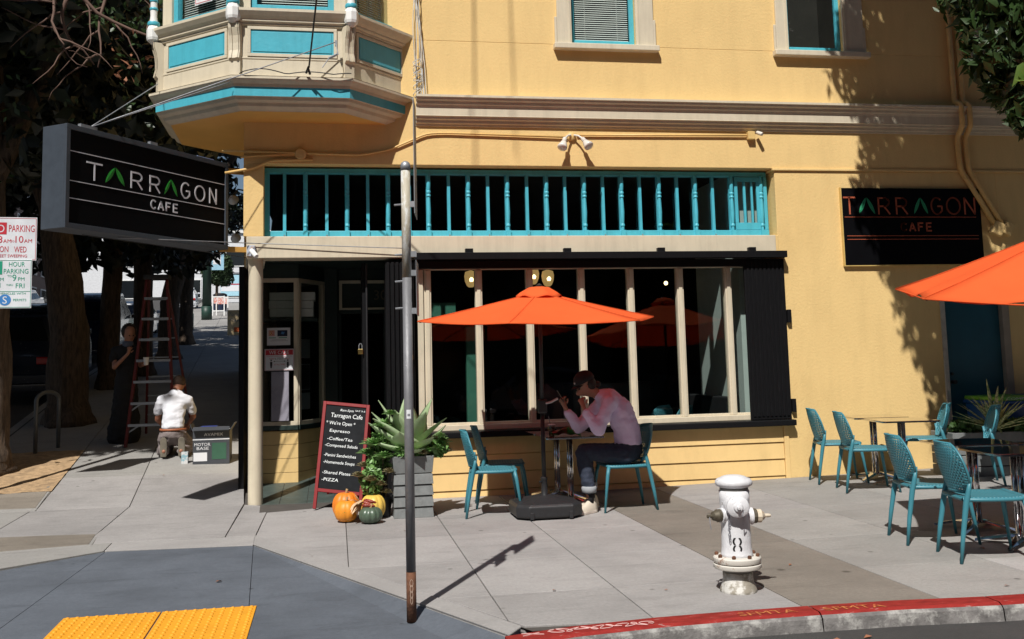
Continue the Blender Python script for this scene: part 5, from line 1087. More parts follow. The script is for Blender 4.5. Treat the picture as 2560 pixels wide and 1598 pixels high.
for i, (az, el, L, w, cu) in enumerate([(-95, 78, .58, .060, -.15), (100, 80, .60, .055, .0), (175, 66, .62, .065, -.15), (20, 68, .60, .060, -.1), (-60, 62, .52, .062, -.25), (-150, 50, .56, .070, -.3), (-20, 48, .52, .065, -.2), (200, 34, .54, .068, .15), (-110, 30, .40, .075, .25), (-50, 22, .38, .07, .2), (-160, 12, .42, .072, .35), (5, 22, .46, .06, .55), (150, 30, .5, .06, .2), (60, 40, .5, .06, .1), (-80, 5, .34, .07, .2), (-30, -5, .34, .06, .8), (170, 52, .56, .06, -.1), (-125, 66, .52, .06, -.2)]):
    s = G(); blade(s, (.72+.02*math.cos(math.radians(az)), 10.26+.02*math.sin(math.radians(az)), .62), math.radians(az), math.radians(el), L*.98, w*AGW, cu, th=.12); s.build('leaf', AGAV, AG, smooth=True)
def rosette(name, label, c, r, m, n=34, seed=1, tilt=(0, 0), cat='plant', parent=None, up=.9):
    rg = random.Random(seed); t = thing(name, label, cat, c) if parent is None else parent; s = G()
    for i in range(n):
        k = i/n; az = i*2.39996; el = (1-k)*.25+k*1.25; L = r*(1-.62*k); blade(s, (c[0], c[1], c[2]+.02*k), az, el*up-.1, L, L*.27, -.5+.3*rg.random(), th=.22, n=5)
    s.build('rosette', m, t, smooth=True); return t
STMD = mat('dark stem', (.06, .045, .025), rough=.9)
sc = thing('succulent_shrub', 'green and bronze succulents spilling beside the planter toward the chalkboard', 'plant', (.38, 10.28, 0))
for i, (x, y, z, r, m) in enumerate([(.36, 10.16, .72, .125, SUCC), (.44, 10.12, .90, .10, SUCC), (.50, 10.2, .80, .12, SUCC), (.30, 10.3, .62, .10, SUCC), (.45, 10.10, .60, .10, SUCC), (.26, 10.25, .50, .09, SUCB), (.20, 10.12, .42, .085, SUCB), (.32, 10.08, .38, .09, SUCB), (.42, 10.10, .33, .08, SUCB), (.50, 10.08, .45, .08, SUCB), (.28, 10.15, .28, .075, SUCB), (.48, 10.12, .25, .07, SUCB), (.52, 10.05, 1.02, .07, SUCC), (.38, 10.2, .20, .08, SUCB)]):
    rosette('x', '', (x, y, z), r*(1.3 if m is SUCC else 1.0), m, 30, i, parent=sc, up=(.9 if m is SUCC else 1.15))
    s = G(); s.path([(.45, 10.32, .02), ((x+.45)/2, (y+10.36)/2, z*.6), (x, y+.02, z)], .006, 6); s.build('stem', STMD, sc)
leaves('filler_leaves', [(.42, 10.24, .62, .13, .08, .26, 420), (.34, 10.16, .36, .12, .07, .16, 260), (.48, 10.16, .84, .08, .06, .12, 140)], .05, SUCC, sc, seed=77, long=1.3)
s = G(); s.lathe([(.10, 0), (.13, .17), (.14, .18), (.14, .20), (.12, .20)], (.42, 10.3, 0), 18); s.build('pot', BLKP, sc, auto=.7)
so_ = thing('trailing_succulent', 'spiky succulents and greens at the right rim of the grey planter', 'plant', (.95, 10.25, .6))
leaves('filler_leaves', [(1.0, 10.2, .66, .12, .10, .09, 240), (.7, 10.1, .62, .16, .05, .04, 120)], .05, SUCC, so_, seed=78, long=1.5)
for i, (x, y, z, r, m) in enumerate([(.98, 10.12, .66, .10, SUCC), (1.05, 10.2, .72, .11, SUCC), (.90, 10.10, .64, .09, SUCC), (1.02, 10.10, .78, .08, SUCC), (1.10, 10.22, .62, .09, SUCB), (.60, 10.10, .66, .09, SUCC), (.84, 10.06, .62, .07, SUCB), (.70, 10.08, .64, .08, SUCC)]): rosette('x', '', (x, y, z), r, m, 22, i+20, parent=so_, up=1.1)
# ---- pumpkins
PO = mat('orange pumpkin skin', (.74, .20, .015), rough=.5, var=.15, scale=12, coat=.05, c2=(.62, .10, .01), mix=(.5, .8)); PO2 = mat('mottled orange gourd skin', (.76, .27, .02), rough=.5, coat=.05, var=.12, c2=(.20, .22, .05), mix=(.60, .64), mscale=34)
PY = mat('yellow pumpkin skin', (.74, .50, .10), rough=.4, var=.1, coat=.05); PGN = mat('grey green squash skin', (.075, .11, .075), rough=.35, var=.2, scale=14, coat=.05, c2=(.22, .25, .20), mix=(.66, .7), mscale=22); STM = mat('dry stem', (.36, .22, .10), rough=.9)
def pumpkin(lb, c, R, H, m, ribs, depth, tall=0, stem=.04, rz_=0):
    t = thing('pumpkin', lb, 'pumpkin', c, group='pumpkins and squash heaped by the planter'); prof = []
    for i in range(15):
        a = PI*i/14; r = R*abs(math.sin(a))**.75; z = H/2-H/2*math.cos(a); k = 1-.14*math.exp(-(r/R/.35)**2); prof.append((max(r, .004), H/2+(z-H/2)*k))
    s = G(); s.lathe(prof, c, 80, ribs=ribs, ribd=depth); s.build('body', m, t, smooth=True)
    s = G(); s.path([(c[0], c[1], c[2]+H*.90), (c[0]+.004, c[1], c[2]+H*.97), (c[0]+stem*.3, c[1]-.005, c[2]+H+stem*.6)], [.018, .011, .013], 7); s.build('stem', STM, t, smooth=True)
pumpkin('smooth orange pumpkin at the back of the heap', (.085, 10.22, 0), .135, .27, PO, 9, .08)
pumpkin('orange gourd with green mottling in front of the orange pumpkin', (.085, 10.03, 0), .118, .215, PO2, 8, .05)
pumpkin('pale yellow pumpkin beside the planter', (.35, 10.14, 0), .125, .245, PY, 11, .07)
pumpkin('grey green ribbed squash lying in front of the yellow pumpkin', (.315, 9.87, 0), .115, .16, PGN, 12, .09)
ck = thing('dried_corn', 'bunch of dried red corn with papery husks between the pumpkins', 'corn', (.22, 9.95, .15)); HUSK = mat('papery corn husk', (.72, .55, .36), rough=.8, var=.2, trans=.3); CORN = mat('dark red corn kernels', (.22, .03, .015), rough=.3, var=.5, scale=60, bump=.6, bscale=90)
rg = random.Random(8)
for i in range(16):
    s = G(); blade(s, (.22+rg.uniform(-.03, .03), 9.97+rg.uniform(-.03, .02), .17+rg.uniform(-.02, .04)), math.radians(rg.choice([rg.uniform(190, 260), rg.uniform(90, 200), rg.uniform(200, 250)])), math.radians(rg.uniform(-45, 50)), rg.uniform(.09, .17), .018, rg.uniform(-1.6, .8), th=.05, n=7); s.build('husk', HUSK, ck, smooth=True)
for (a, b) in (((.24, 9.93, .20), (.37, 9.90, .15)), ((.23, 9.90, .17), (.36, 9.86, .165)), ((.25, 9.97, .21), (.34, 9.95, .19))): s = G(); d = Vector(b)-Vector(a); s.lathe([(.004, 0), (.018, .02), (.019, .07), (.010, .12), (.002, .13)], a, 12, ax=d); s.build('cob', CORN, ck, smooth=True)
# ---- chalkboard easel
ez = thing('chalkboard_sign', 'red framed sandwich chalkboard with the handwritten cafe menu', 'chalkboard', (.03, 11.0, .02))
eo = Vector((-.075, 11.03, .02)); ex = Vector((.985, -.16, 0)).normalized(); ex = Vector((1, -.04, 0)).normalized()
bl, br = Vector((-.19, 10.92, .0)), Vector((.345, 10.80, .03)); tl, tr_ = Vector((.003, 11.28, 1.17)), Vector((.36, 11.20, 1.15))
# board plane from corner points: lower-left / lower-right of the panel, upper-left / upper-right
LL, LR, UL, UR = Vector((-.20, 11.02, .22)), Vector((.235, 10.90, .17)), Vector((-.11, 11.34, 1.09)), Vector((.32, 11.22, 1.05))
xb = (LR-LL).normalized(); yb = (UL-LL); yb = (yb-xb*yb.dot(xb)*0).normalized(); nb_ = xb.cross(yb).normalized(); Wb = (LR-LL).length; Hb = (UL-LL).length
def bb_(u0, u1, v0, v1, t0, t1, m, nm, bevel=.002): 
    s = G(); q = [LL+xb*u+yb*v+nb_*t for t in (t0, t1) for v in (v0, v1) for u in (u0, u1)]
    s.add([q[0], q[1], q[3], q[2], q[4], q[5], q[7], q[6]], [(0, 3, 2, 1), (4, 5, 6, 7), (0, 1, 5, 4), (1, 2, 6, 5), (2, 3, 7, 6), (3, 0, 4, 7)]); return s.build(nm, m, ez, bevel=bevel)
bb_(.0, Wb, .0, Hb, -.008, .0, BOARD, 'board', 0)
f_ = .035; bb_(-f_, .0, -.22, Hb+f_, -.012, .014, REDF, 'frame_stile'); bb_(Wb, Wb+f_, -.20, Hb+f_, -.012, .014, REDF, 'frame_stile'); bb_(.0001, Wb-.0001, Hb, Hb+f_, -.012, .013, REDF, 'frame_rail'); bb_(.0001, Wb-.0001, -f_, .0, -.012, .013, REDF, 'frame_rail')
for u in (-.02, Wb+.02):
    s = G(); top = LL+xb*u+yb*(Hb+.02)-nb_*.02; s.bar(top, (top.x+.02, top.y+.55, .03), .03, .018); s.build('rear_leg', REDF, ez)
def chalk(txt, u, v, h, w=None, sh=0): text(txt, 'chalk_lettering', CHALK, ez, LL+xb*(u*Wb)+yb*(v*Hb)+nb_*.0012, xb, yb, h*Hb, None if w is None else w*Wb, shear=sh)
chalk('8am-5pm', .36, .935, .028, .33, .15); chalk('SAT 9-5', .73, .945, .018, .24)
chalk('Tarragon Cafe', .14, .855, .052, .78, .1); chalk('* We\'re Open *', .04, .765, .042, .72, .1)
for k, (tx, v, w, u) in enumerate([('Espresso', .675, .50, .14), ('-Coffee/Tea', .59, .62, .10), ('-Composed Salads', .50, .80, .06), ('-Panini Sandwiches', .395, .78, .06), ('-Homemade Soups', .30, .76, .06), ('-Shared Plates', .19, .68, .06), ('-PIZZA', .095, .40, .06)]): chalk(tx, u, v-.012*(k % 2), .036, w, .12)
# ---- fire hydrant
HB = Vector((2.545, 6.27, 0)); hy = thing('fire_hydrant', 'chipped white fire hydrant with a stencilled 8 near the red kerb', 'fire hydrant', HB)
s = G(); s.lathe([(r_*1.16, z_) for r_, z_ in [(.105, -.02), (.10, .02), (.088, .06), (.083, .09), (.083, .13)]], HB, 32); s.build('base_collar', mat('white paint worn to cement', (.62, .60, .56), c2=(.30, .27, .22), mix=(.44, .52), mscale=8, bump=.6, bscale=30), hy, smooth=True)
s = G(); s.lathe([(r_*1.16, z_) for r_, z_ in [(.078, .12), (.078, .165)]], HB, 32); s.build('lower_neck', mat('grey iron neck', (.25, .24, .22)), hy, smooth=True)
s = G(); s.lathe([(r_*1.16, z_) for r_, z_ in [(.09, .155), (.128, .158), (.132, .165), (.132, .185), (.128, .190), (.09, .19)]], HB, 40); s.build('flange', RUSTW, hy, auto=.6)
s = G(); s.lathe([(r_*1.16, z_) for r_, z_ in [(.09, .195), (.127, .196), (.131, .203), (.131, .228), (.126, .236), (.09, .24)]], HB, 40); s.build('flange', RUSTW, hy, auto=.6)
for k in range(8):
    a = 2*PI*k/8+.25; s = G(); s.lathe([(.014, .232), (.014, .252), (.008, .258)], HB+Vector((.131*math.cos(a), .131*math.sin(a), 0)), 6); s.build('flange_bolt', RUST, hy)
s = G(); s.lathe([(r_*1.16, z_) for r_, z_ in [(.094, .235), (.086, .255), (.082, .30), (.080, .42), (.080, .55), (.083, .62), (.084, .68)]], HB, 40); body = s.build('barrel', CASTI, hy, smooth=True)
s = G(); s.lathe([(r_*1.16, z_) for r_, z_ in [(.079, .675), (.079, .705)]], HB, 32); s.build('upper_neck', mat('grey iron neck', (.25, .24, .22)), hy, smooth=True)
s = G(); s.lathe([(r_*1.16, z_) for r_, z_ in [(.079, .70), (.098, .712), (.104, .725), (.103, .742), (.092, .758), (.070, .768), (.068, .772), (.045, .780), (.001, .784)]], HB, 40); s.build('bonnet', CASTI, hy, smooth=True)
def outlet(az, z, r, L, mcap, lab='outlet'):
    d = Vector((math.cos(az), math.sin(az), 0)); c = HB+UP*z; s = G(); s.lathe([(r*1.25, .05), (r*1.15, .075), (r*1.05, .095), (r*1.12, .10), (r*1.12, .112), (r, .113)], c, 26, ax=d); q = s.build(lab, CASTI, hy, smooth=False, auto=.6)
    return d, c, q
d, c, q = outlet(math.radians(-104), .585, .066, .1, CASTI); s = G(); s.lathe([(.060, .10), (.060, .118)], c, 22, ax=d); s.build('dark_ring', GREI, q)
s = G(); s.lathe([(.068, .118), (.071, .125), (.071, .15), (.060, .158), (.032, .162), (.026, .175), (.012, .178), (.011, .20), (.003, .202)], c, 26, ax=d); s.build('cap', CASTI, q, auto=.6)
d, c, q = outlet(math.radians(-8), .50, .052, .1, CASTI); s = G(); s.lathe([(.048, .11), (.050, .115), (.050, .135), (.045, .14)], c, 12, ax=d); s.build('dark_ring', BRZ, q)
s = G(); s.lathe([(.046, .14), (.046, .168), (.036, .175), (.024, .19), (.013, .195), (.013, .22), (.009, .232), (.001, .233)], c, 10, ax=d); s.build('cap', mat('ivory cap paint', (.60, .52, .40), c2=(.3, .15, .06), mix=(.6, .66), mscale=20), q, auto=.6)
d, c, q = outlet(math.radians(190), .515, .045, .1, CASTI); s = G(); s.lathe([(.044, .11), (.044, .135), (.036, .145), (.03, .165), (.012, .175), (.012, .205), (.006, .208)], c, 12, ax=d); s.build('cap', BRZ, q, auto=.6)
# hanging chain and strap
s = G(); cx = HB
for k in range(11):
    a = k*PI/2; p = HB+Vector((-.078+.004*math.sin(k*2.), -.085, .53-k*.017)); 
    P = [(p.x+.006*math.cos(t)*math.cos(a), p.y+.006*math.cos(t)*math.sin(a), p.z+.011*math.sin(t)) for t in np.linspace(0, 2*PI, 9)]; s.path(P, .0022, 5, caps=False)
s.path([tuple(HB+Vector((-.02, -.20, .575))), tuple(HB+Vector((-.03, -.19, .53))), tuple(HB+Vector((.0, -.13, .51))), tuple(HB+Vector((.03, -.10, .525)))], .003, 5)
s.build('chain', GREI, hy); s = G(); s.path([tuple(HB+Vector((-.19, -.04, .52))), tuple(HB+Vector((-.195, -.06, .47))), tuple(HB+Vector((-.19, -.06, .43)))], .003, 5); s.build('cap_strap', GREI, hy)
# stencilled 8 wrapped on the barrel
s = G(); K8 = mat('black stencil paint', (.01, .01, .01), rough=.6)
az0 = math.atan2(-HB.y, -HB.x)+.06; rB = .0970
def onb(u, z): a = az0+u/rB; return (HB.x+rB*math.cos(a), HB.y+rB*math.sin(a), z)
for sx in (-1, 1):
    for (z0, z1) in ((.275, .3215), (.3255, .372)):
        P0 = []; P1 = []
        for i in range(9):
            t = i/8; z = z0+(z1-z0)*t; b = .010+.014*math.sin(PI*(.12+.80*t)); P0.append(onb(sx*(b-.0065), z)); P1.append(onb(sx*(b+.0065), z))
        s.sheet([P0, P1], flip=(sx < 0))
s.build('stencil_eight', K8, hy); hy.scale = (1, 1, .94)
# ---- things on the umbrella table
cp = thing('iced_drink', 'clear plastic cup of iced drink with a straw on the umbrella table', 'drink', (2.22, 10.36, .722))
s = G(); s.lathe([(.030, 0), (.040, .11), (.041, .115)], (2.22, 10.36, .723), 18); s.build('cup', glass('clear plastic', (.75, .7, .65)), cp, smooth=True)
s = G(); s.lathe([(.028, .002), (.036, .08)], (2.22, 10.36, .723), 16); s.build('drink', mat('iced tea', (.10, .03, .015), rough=.1), cp)
s = G(); s.lathe([(.042, .115), (.042, .122), (.02, .128)], (2.22, 10.36, .723), 18); s.build('lid', PAPER, cp); s = G(); s.path([(2.225, 10.36, .75), (2.19, 10.36, .93)], .004, 6); s.build('straw', GREI, cp)
pk = thing('snack_bag', 'crumpled red and green snack bag on the umbrella table', 'snack bag', (2.35, 10.3, .722))
s = G(); rows = []
for j in range(9):
    v = j/8; rows.append([(2.20+.30*u, 10.27+.06*math.sin(u*5+v*3), .724+.055*math.sin(PI*u)*(.4+.6*math.sin(PI*v))+.10*v*(.35+.5*u)+.010*math.sin(u*17+v*9)) for u in np.linspace(0, 1, 15)])
s.sheet(rows); s.build('foil', mat('red foil', (.35, .05, .03), rough=.35, c2=(.05, .22, .05), mix=(.48, .52), mscale=9), pk, smooth=True, solid=.003)
# ---- right planter with striped plant, bins
rp = thing('planter', 'long low grey planter behind the right tables', 'planter', (7.5, 10.6, .05))
for i in range(4):
    s = G(); z0 = .06+i*.13; k = .02; a = [(6.95, 10.50), (8.35, 10.35), (8.40, 10.85), (7.0, 11.0)]; c_ = Vector((7.68, 10.67)); b0 = [tuple(c_+(Vector(p)-c_)*1.03) for p in a]
    s.prism(b0 if i % 2 == 0 else b0, z0, z0+.12); s.build('board', PLGR, rp, bevel=.006)
s = G(); s.prism([(6.97, 10.52), (8.33, 10.37), (8.38, 10.83), (7.02, 10.98)], .1, .56); s.build('soil', MATS['dark potting soil'], rp)
YU = mat('striped yucca leaf', (.62, .60, .30), rough=.5, var=.25, scale=3, trans=.1, c2=(.14, .22, .07), mix=(.45, .55), mscale=26)
yc = thing('striped_yucca', 'spiky cream striped yucca in the long grey planter', 'plant', (7.42, 10.55, .56))
rg = random.Random(11)
for i in range(40):
    az = i*2.39996; el = rg.uniform(.15, 1.35); s = G(); blade(s, (7.42, 10.42, .60), az, el, rg.uniform(.36, .60), .027, rg.uniform(-.5, .1), th=.1, n=7); s.build('leaf', YU, yc, smooth=True)
ivy = thing('trailing_greenery', 'leafy greens and dry stems trailing over the right end of the long planter', 'plant', (8.0, 10.5, .5))
leaves('foliage', [(7.9, 10.5, .62, .35, .16, .10, 700), (7.15, 10.6, .62, .2, .12, .10, 300), (8.2, 10.4, .5, .2, .15, .2, 300), (7.55, 10.65, .62, .3, .12, .08, 300)], .05, mat('planter leaf', (.06, .13, .03), var=.5), ivy, seed=5)
s = G()
for i in range(18): x = 8.0+rg.random()*.25; s.path([(x, 10.38, .62), (x+.05, 10.30, .5), (x+.10+.05*rg.random(), 10.28, .12+.2*rg.random())], .006, 5)
s.build('dry_stems', mat('dry stems', (.26, .17, .10), rough=.9), ivy)
def make_bin(lb, x, y, m, mlid, txt):
    t = thing('wheelie_bin', lb, 'bin', (x, y, .05)); s = G()
    lo = [(x-.24, y-.26), (x+.24, y-.26), (x+.24, y+.26), (x-.24, y+.26)]; hi = [(x-.29, y-.33), (x+.29, y-.33), (x+.29, y+.33), (x-.29, y+.33)]
    s.add([(p[0], p[1], .12) for p in lo]+[(p[0], p[1], .86) for p in hi], [(3, 2, 1, 0), (4, 5, 6, 7), (0, 1, 5, 4), (1, 2, 6, 5), (2, 3, 7, 6), (3, 0, 4, 7)]); s.build('body', m, t, bevel=.02)
    s = G(); s.box(x-.31, x+.31, y-.36, y+.34, .861, .90); s.build('rim', m, t, bevel=.01); s = G(); s.box(x-.30, x+.30, y-.37, y+.33, .901, .95); s.build('lid', mlid, t, bevel=.018)
    for sx in (-.22, .22): s = G(); s.lathe([(.10, 0), (.10, .05)], (x+sx-.025, y+.27, .15), 16, ax=(1, 0, 0)); s.build('wheel', TYRE, t)
    text(txt, 'lettering', mat('dull white print', (.5, .5, .48)), t, (x-.22, y-.372, .912), (1, 0, 0), (0, 0, 1), .028, .40)
BLUB = mat('blue bin plastic', (.008, .06, .22), rough=.35)
make_bin('wheeled bin with lime green lid behind the yucca', 8.02, 11.08, BLUB, mat('lime lid plastic', (.10, .30, .03), rough=.4), 'COMPOST')
make_bin('blue wheeled recycling bin at the right edge', 8.66, 11.08, BLUB, mat('navy lid plastic', (.012, .045, .14), rough=.4), 'RECYCLABLES')
# ================================================================ PEOPLE
def chain(g0, pts, edges, start):
    return
def hand(nodes, edges, wi, wrist, d, palm_n, curl=.9, s=1.0, side=1):
    """palm and five fingers grown from node index wi; d = direction of the hand, palm_n = side the fingers curl to"""
    d = Vector(d).normalized(); n = Vector(palm_n); n = (n-d*n.dot(d)).normalized(); b = d.cross(n)*side; w = Vector(wrist)
    c = w+d*.045*s; nodes.append((*c, .030*s, .016*s)); ci = len(nodes)-1; edges.append((wi, ci)); k = w+d*.085*s; nodes.append((*k, .032*s, .014*s)); ki = len(nodes)-1; edges.append((ci, ki))
    return ci, ki
def fingers(name, m, par, wrist, d, palm_n, curl, s=1.0, side=1):
    d = Vector(d).normalized(); n = Vector(palm_n); n = (n-d*n.dot(d)).normalized(); b = d.cross(n)*side; w = Vector(wrist)
    for i, (off, L) in enumerate(((-.030, .072), (-.010, .080), (.011, .075), (.030, .060))):
        p = w+d*.075*s+b*off*s; nod = [(*p, .0095*s)]; e = []; a = .15
        for j in range(3):
            a += curl*(.5+.3*j); dd = d*math.cos(a)+n*math.sin(a); p = p+dd*L*s*(.42, .33, .25)[j]; nod.append((*p, .0088*s-.0008*j)); e.append((j, j+1))
        skin(name, nod, e, m, par, 1)
    p = w+d*.028*s-b*.028*s; nod = [(*p, .011*s)]; 
    for j in range(2): dd = (-b*.75+d*.65+n*(.25+.5*j)).normalized() if j == 0 else (d*.85+n*.6-b*.05).normalized(); p = p+dd*.033*s; nod.append((*p, .0098*s))
    skin(name, nod, [(0, 1), (1, 2)], m, par, 1)
def head(par, c, f, r=.1, m=SKIN, up=(0, 0, 1), name='head_face'):
    """eyes, nose, mouth and ears on a head at c looking along f"""
    f = Vector(f).normalized(); up = Vector(up); up = (up-f*up.dot(f)).normalized(); sd = f.cross(up); c = Vector(c)
    s = G(); s.sphere(tuple(c+f*r*.95-up*r*.18), r*.16, 8); s.obox(c+f*r*.93-up*r*.05, f*r*.08, sd*r*.07, up*r*.2); nose = s.build('nose', m, par, smooth=True)
    s = G()
    for k in (-1, 1): s.sphere(tuple(c+sd*k*r*.86-up*r*.08-f*r*.05), r*.2, 8, (.5, .5, 1))
    s.build('ears', m, par, smooth=True)
    for k in (-1, 1): s = G(); s.sphere(tuple(c+f*r*.80+sd*k*r*.33+up*r*.05), r*.11, 8); s.build('eye', BLKC, par, smooth=True)
    s = G(); s.obox(c+f*r*.86-up*r*.50, f*r*.05, sd*r*.24, up*r*.035); s.build('mouth', mat('lips', (.30, .08, .06)), par, bevel=.003)
def ell(name, c, r, sc, f, m, par, zcut=None):
    s = G(); s.sphere((0, 0, 0), r, 20, sc); f = Vector(f).normalized(); q = f.to_track_quat('X', 'Z').to_matrix(); s.v = [tuple(Vector(c)+q@Vector(v)) for v in s.v if True]; return s.build(name, m, par, smooth=True)
# --- seated person in the lilac sweatshirt (faces left)
P1 = thing('person', 'seated person in lilac sweatshirt and black cap holding a phone under the umbrella', 'person', (2.85, 9.95, 0))
b = [(2.91, 9.95, .60, .09, .12), (2.92, 9.95, .74, .08, .12), (2.85, 9.95, .96, .08, .12), (2.72, 9.95, 1.10, .07, .11), (2.60, 9.95, 1.17, .05), (2.50, 9.95, 1.225, .078, .068, .085), (2.49, 9.95, 1.285, .092, .078, .085),
     (2.69, 9.80, 1.08, .05), (2.55, 9.745, .80, .036), (2.435, 9.80, 1.03, .023), (2.70, 10.10, 1.08, .05), (2.42, 10.10, .80, .036), (2.30, 10.04, 1.03, .023),
     (2.86, 9.86, .56, .06), (2.40, 9.84, .575, .045), (2.465, 9.80, .15, .035), (2.86, 10.04, .56, .06), (2.50, 10.1, .575, .045), (2.56, 10.12, .15, .035)]
e = [(0, 1), (1, 2), (2, 3), (3, 4), (4, 5), (5, 6), (3, 7), (7, 8), (8, 9), (3, 10), (10, 11), (11, 12), (0, 13), (13, 14), (14, 15), (0, 16), (16, 17), (17, 18)]
hand(b, e, 9, (2.435, 9.80, 1.03), (-.25, .25, 1), (-1, .3, 0)); hand(b, e, 12, (2.30, 10.04, 1.03), (-.45, -.1, 1), (-.6, -.5, .3))
b += [(2.425, 9.95, 1.175, .030, .034, .03)]; e += [(5, len(b)-1)]; blob('body', b, e, SKIN, P1, .009)
fingers('finger', SKIN, P1, (2.435, 9.80, 1.03), (-.25, .25, 1), (.6, .9, 0), 1.0); fingers('finger', SKIN, P1, (2.30, 10.04, 1.03), (-.45, -.1, 1), (.2, -.9, .2), .8, side=-1)
head(P1, (2.49, 9.95, 1.245), (-.88, 0, -.45), .090)
sh = [(2.925, 9.95, .655, .14, .175, .06), (2.915, 9.95, .78, .135, .175), (2.85, 9.95, .97, .135, .175), (2.74, 9.95, 1.09, .105, .14), (2.64, 9.95, 1.15, .068, .075, .06), (2.70, 9.79, 1.07, .078), (2.56, 9.74, .815, .066), (2.46, 9.785, .98, .044), (2.71, 10.11, 1.07, .078), (2.45, 10.11, .815, .066), (2.33, 10.055, .975, .044)]
blob('sweatshirt', sh, [(0, 1), (1, 2), (2, 3), (3, 4), (3, 5), (5, 6), (6, 7), (3, 8), (8, 9), (9, 10)], LILAC, P1, .011, .012, 10)
jn = [(2.925, 9.95, .60, .145, .175, .14), (2.86, 9.85, .545, .10), (2.42, 9.84, .585, .075), (2.44, 9.82, .40, .072), (2.462, 9.80, .24, .066), (2.87, 10.06, .555, .095), (2.50, 10.1, .585, .075), (2.555, 10.12, .24, .066)]
blob('jeans', jn, [(0, 1), (1, 2), (2, 3), (3, 4), (0, 5), (5, 6), (6, 7)], DENIM, P1, .011, .010, 13)
for (x, y) in ((2.462, 9.80), (2.555, 10.12)):
    s = G(); s.lathe([(.066, .20), (.074, .202), (.076, .25), (.066, .262), (.05, .262)], (x, y, 0), 18); s.build('jean_cuff', mat('pale denim cuff', (.30, .32, .34), rough=.9), P1, smooth=True)
    s = G(); s.path([(x+.005, y, .22), (x+.01, y, .10)], .036, 12); s.build('sock', BLKC, P1, smooth=True)
    d = Vector((-.75, -.55, 0)).normalized(); o_ = Vector((x+.01, y, 0)); sd_v = Vector((-d.y, d.x, 0)); s = G(); rows = []
    for (t, w, h) in ((-.075, .02, .06), (-.07, .036, .105), (-.02, .042, .125), (.04, .043, .10), (.10, .046, .068), (.16, .044, .052), (.20, .028, .040), (.212, .006, .03)):
        rows.append([tuple(o_+d*t+sd_v*(w*math.cos(a))+UP*(.022+h*math.sin(a)*1.0)) for a in np.linspace(-.25, PI+.25, 11)])
    s.sheet(rows); sho = s.build('shoe', CREAM, P1, smooth=True)
    s = G(); s.prism([tuple((o_+d*t+sd_v*w)[:2]) for t, w in ((-.082, -.02), (-.082, .02), (-.04, .044), (.06, .044), (.13, .052), (.19, .042), (.222, .01), (.222, -.01), (.19, -.042), (.13, -.052), (.06, -.044), (-.04, -.044))], .0, .03); s.build('sole', mat('off white rubber', (.60, .52, .45)), sho, bevel=.006)
    s = G()
    for k in range(4): t = .03+k*.022; s.path([tuple(o_+d*t+sd_v*w+UP*(.115-k*.012-abs(w)*.6)) for w in (-.025, 0, .025)], .004, 5)
    s.build('laces', PAPER, sho)
ell('hair', (2.535, 9.95, 1.268), .088, (.85, .95, .95), (-1, 0, -.4), HAIR, P1); ell('hair_bun', (2.615, 9.95, 1.262), .042, (1.1, .9, .8), (1, 0, 0), HAIR, P1)
fd = Vector((-.87, 0, -.45)).normalized(); fu = Vector((-.45, 0, .87)).normalized()
fu = Vector((-.42, 0, .9)).normalized(); fd = Vector((-.9, 0, -.42)).normalized(); cc = Vector((2.495, 9.95, 1.278)); s = G(); rows = []
for j in range(7):
    t = j/6*PI/2*.98; rows.append([tuple(cc+fd*(.112*math.cos(t)*math.cos(a))+Vector((0, 1, 0))*(.100*math.cos(t)*math.sin(a))+fu*(.112*math.sin(t)**.8+.012)) for a in np.linspace(0, 2*PI, 21)])
s.sheet(rows); cap = s.build('cap', BLKC, P1, smooth=True, solid=.004)
s = G(); rows = []
for j in range(4): rows.append([tuple(cc+fd*((.095+.065*j/3)*math.cos(a)+.012*j/3)+Vector((0, 1, 0))*(.095*math.sin(a)*(1-.08*j))+fu*(.018-.012*j/3-.02*abs(math.sin(a)))) for a in np.linspace(-1.15, 1.15, 11)])
s.sheet(rows); s.build('cap_brim', BLKC, cap, smooth=True, solid=.004)
s = G(); s.obox(cc+fd*.109+fu*.045+Vector((0, -.03, 0)), (.002, 0, 0), (0, .018, 0), (0, 0, .008)); s.build('cap_badge', PAPER, cap)
s = G(); PR = mat('dark red shirt print', (.20, .02, .03))
for k in range(10):
    t = k/9; p = Vector((2.86+.15*t, 9.90+.03*math.sin(k*2.1), 1.135-.30*t)); s.obox(p, (.014, 0, -.012), (0, .012, 0), (.002, 0, .003))
s.build('back_print', PR, P1)
ph = thing('phone', 'black phone held up in the hand of the seated person', 'phone', (2.25, 10.0, 1.1))
s = G(); s.obox((2.245, 10.005, 1.145), Vector((.30, .9, 0)).normalized()*.035, Vector((.84, -.3, .45)).normalized()*.004, Vector((-.5, .1, .86)).normalized()*.07); s.build('case', BLKP, ph, bevel=.006)
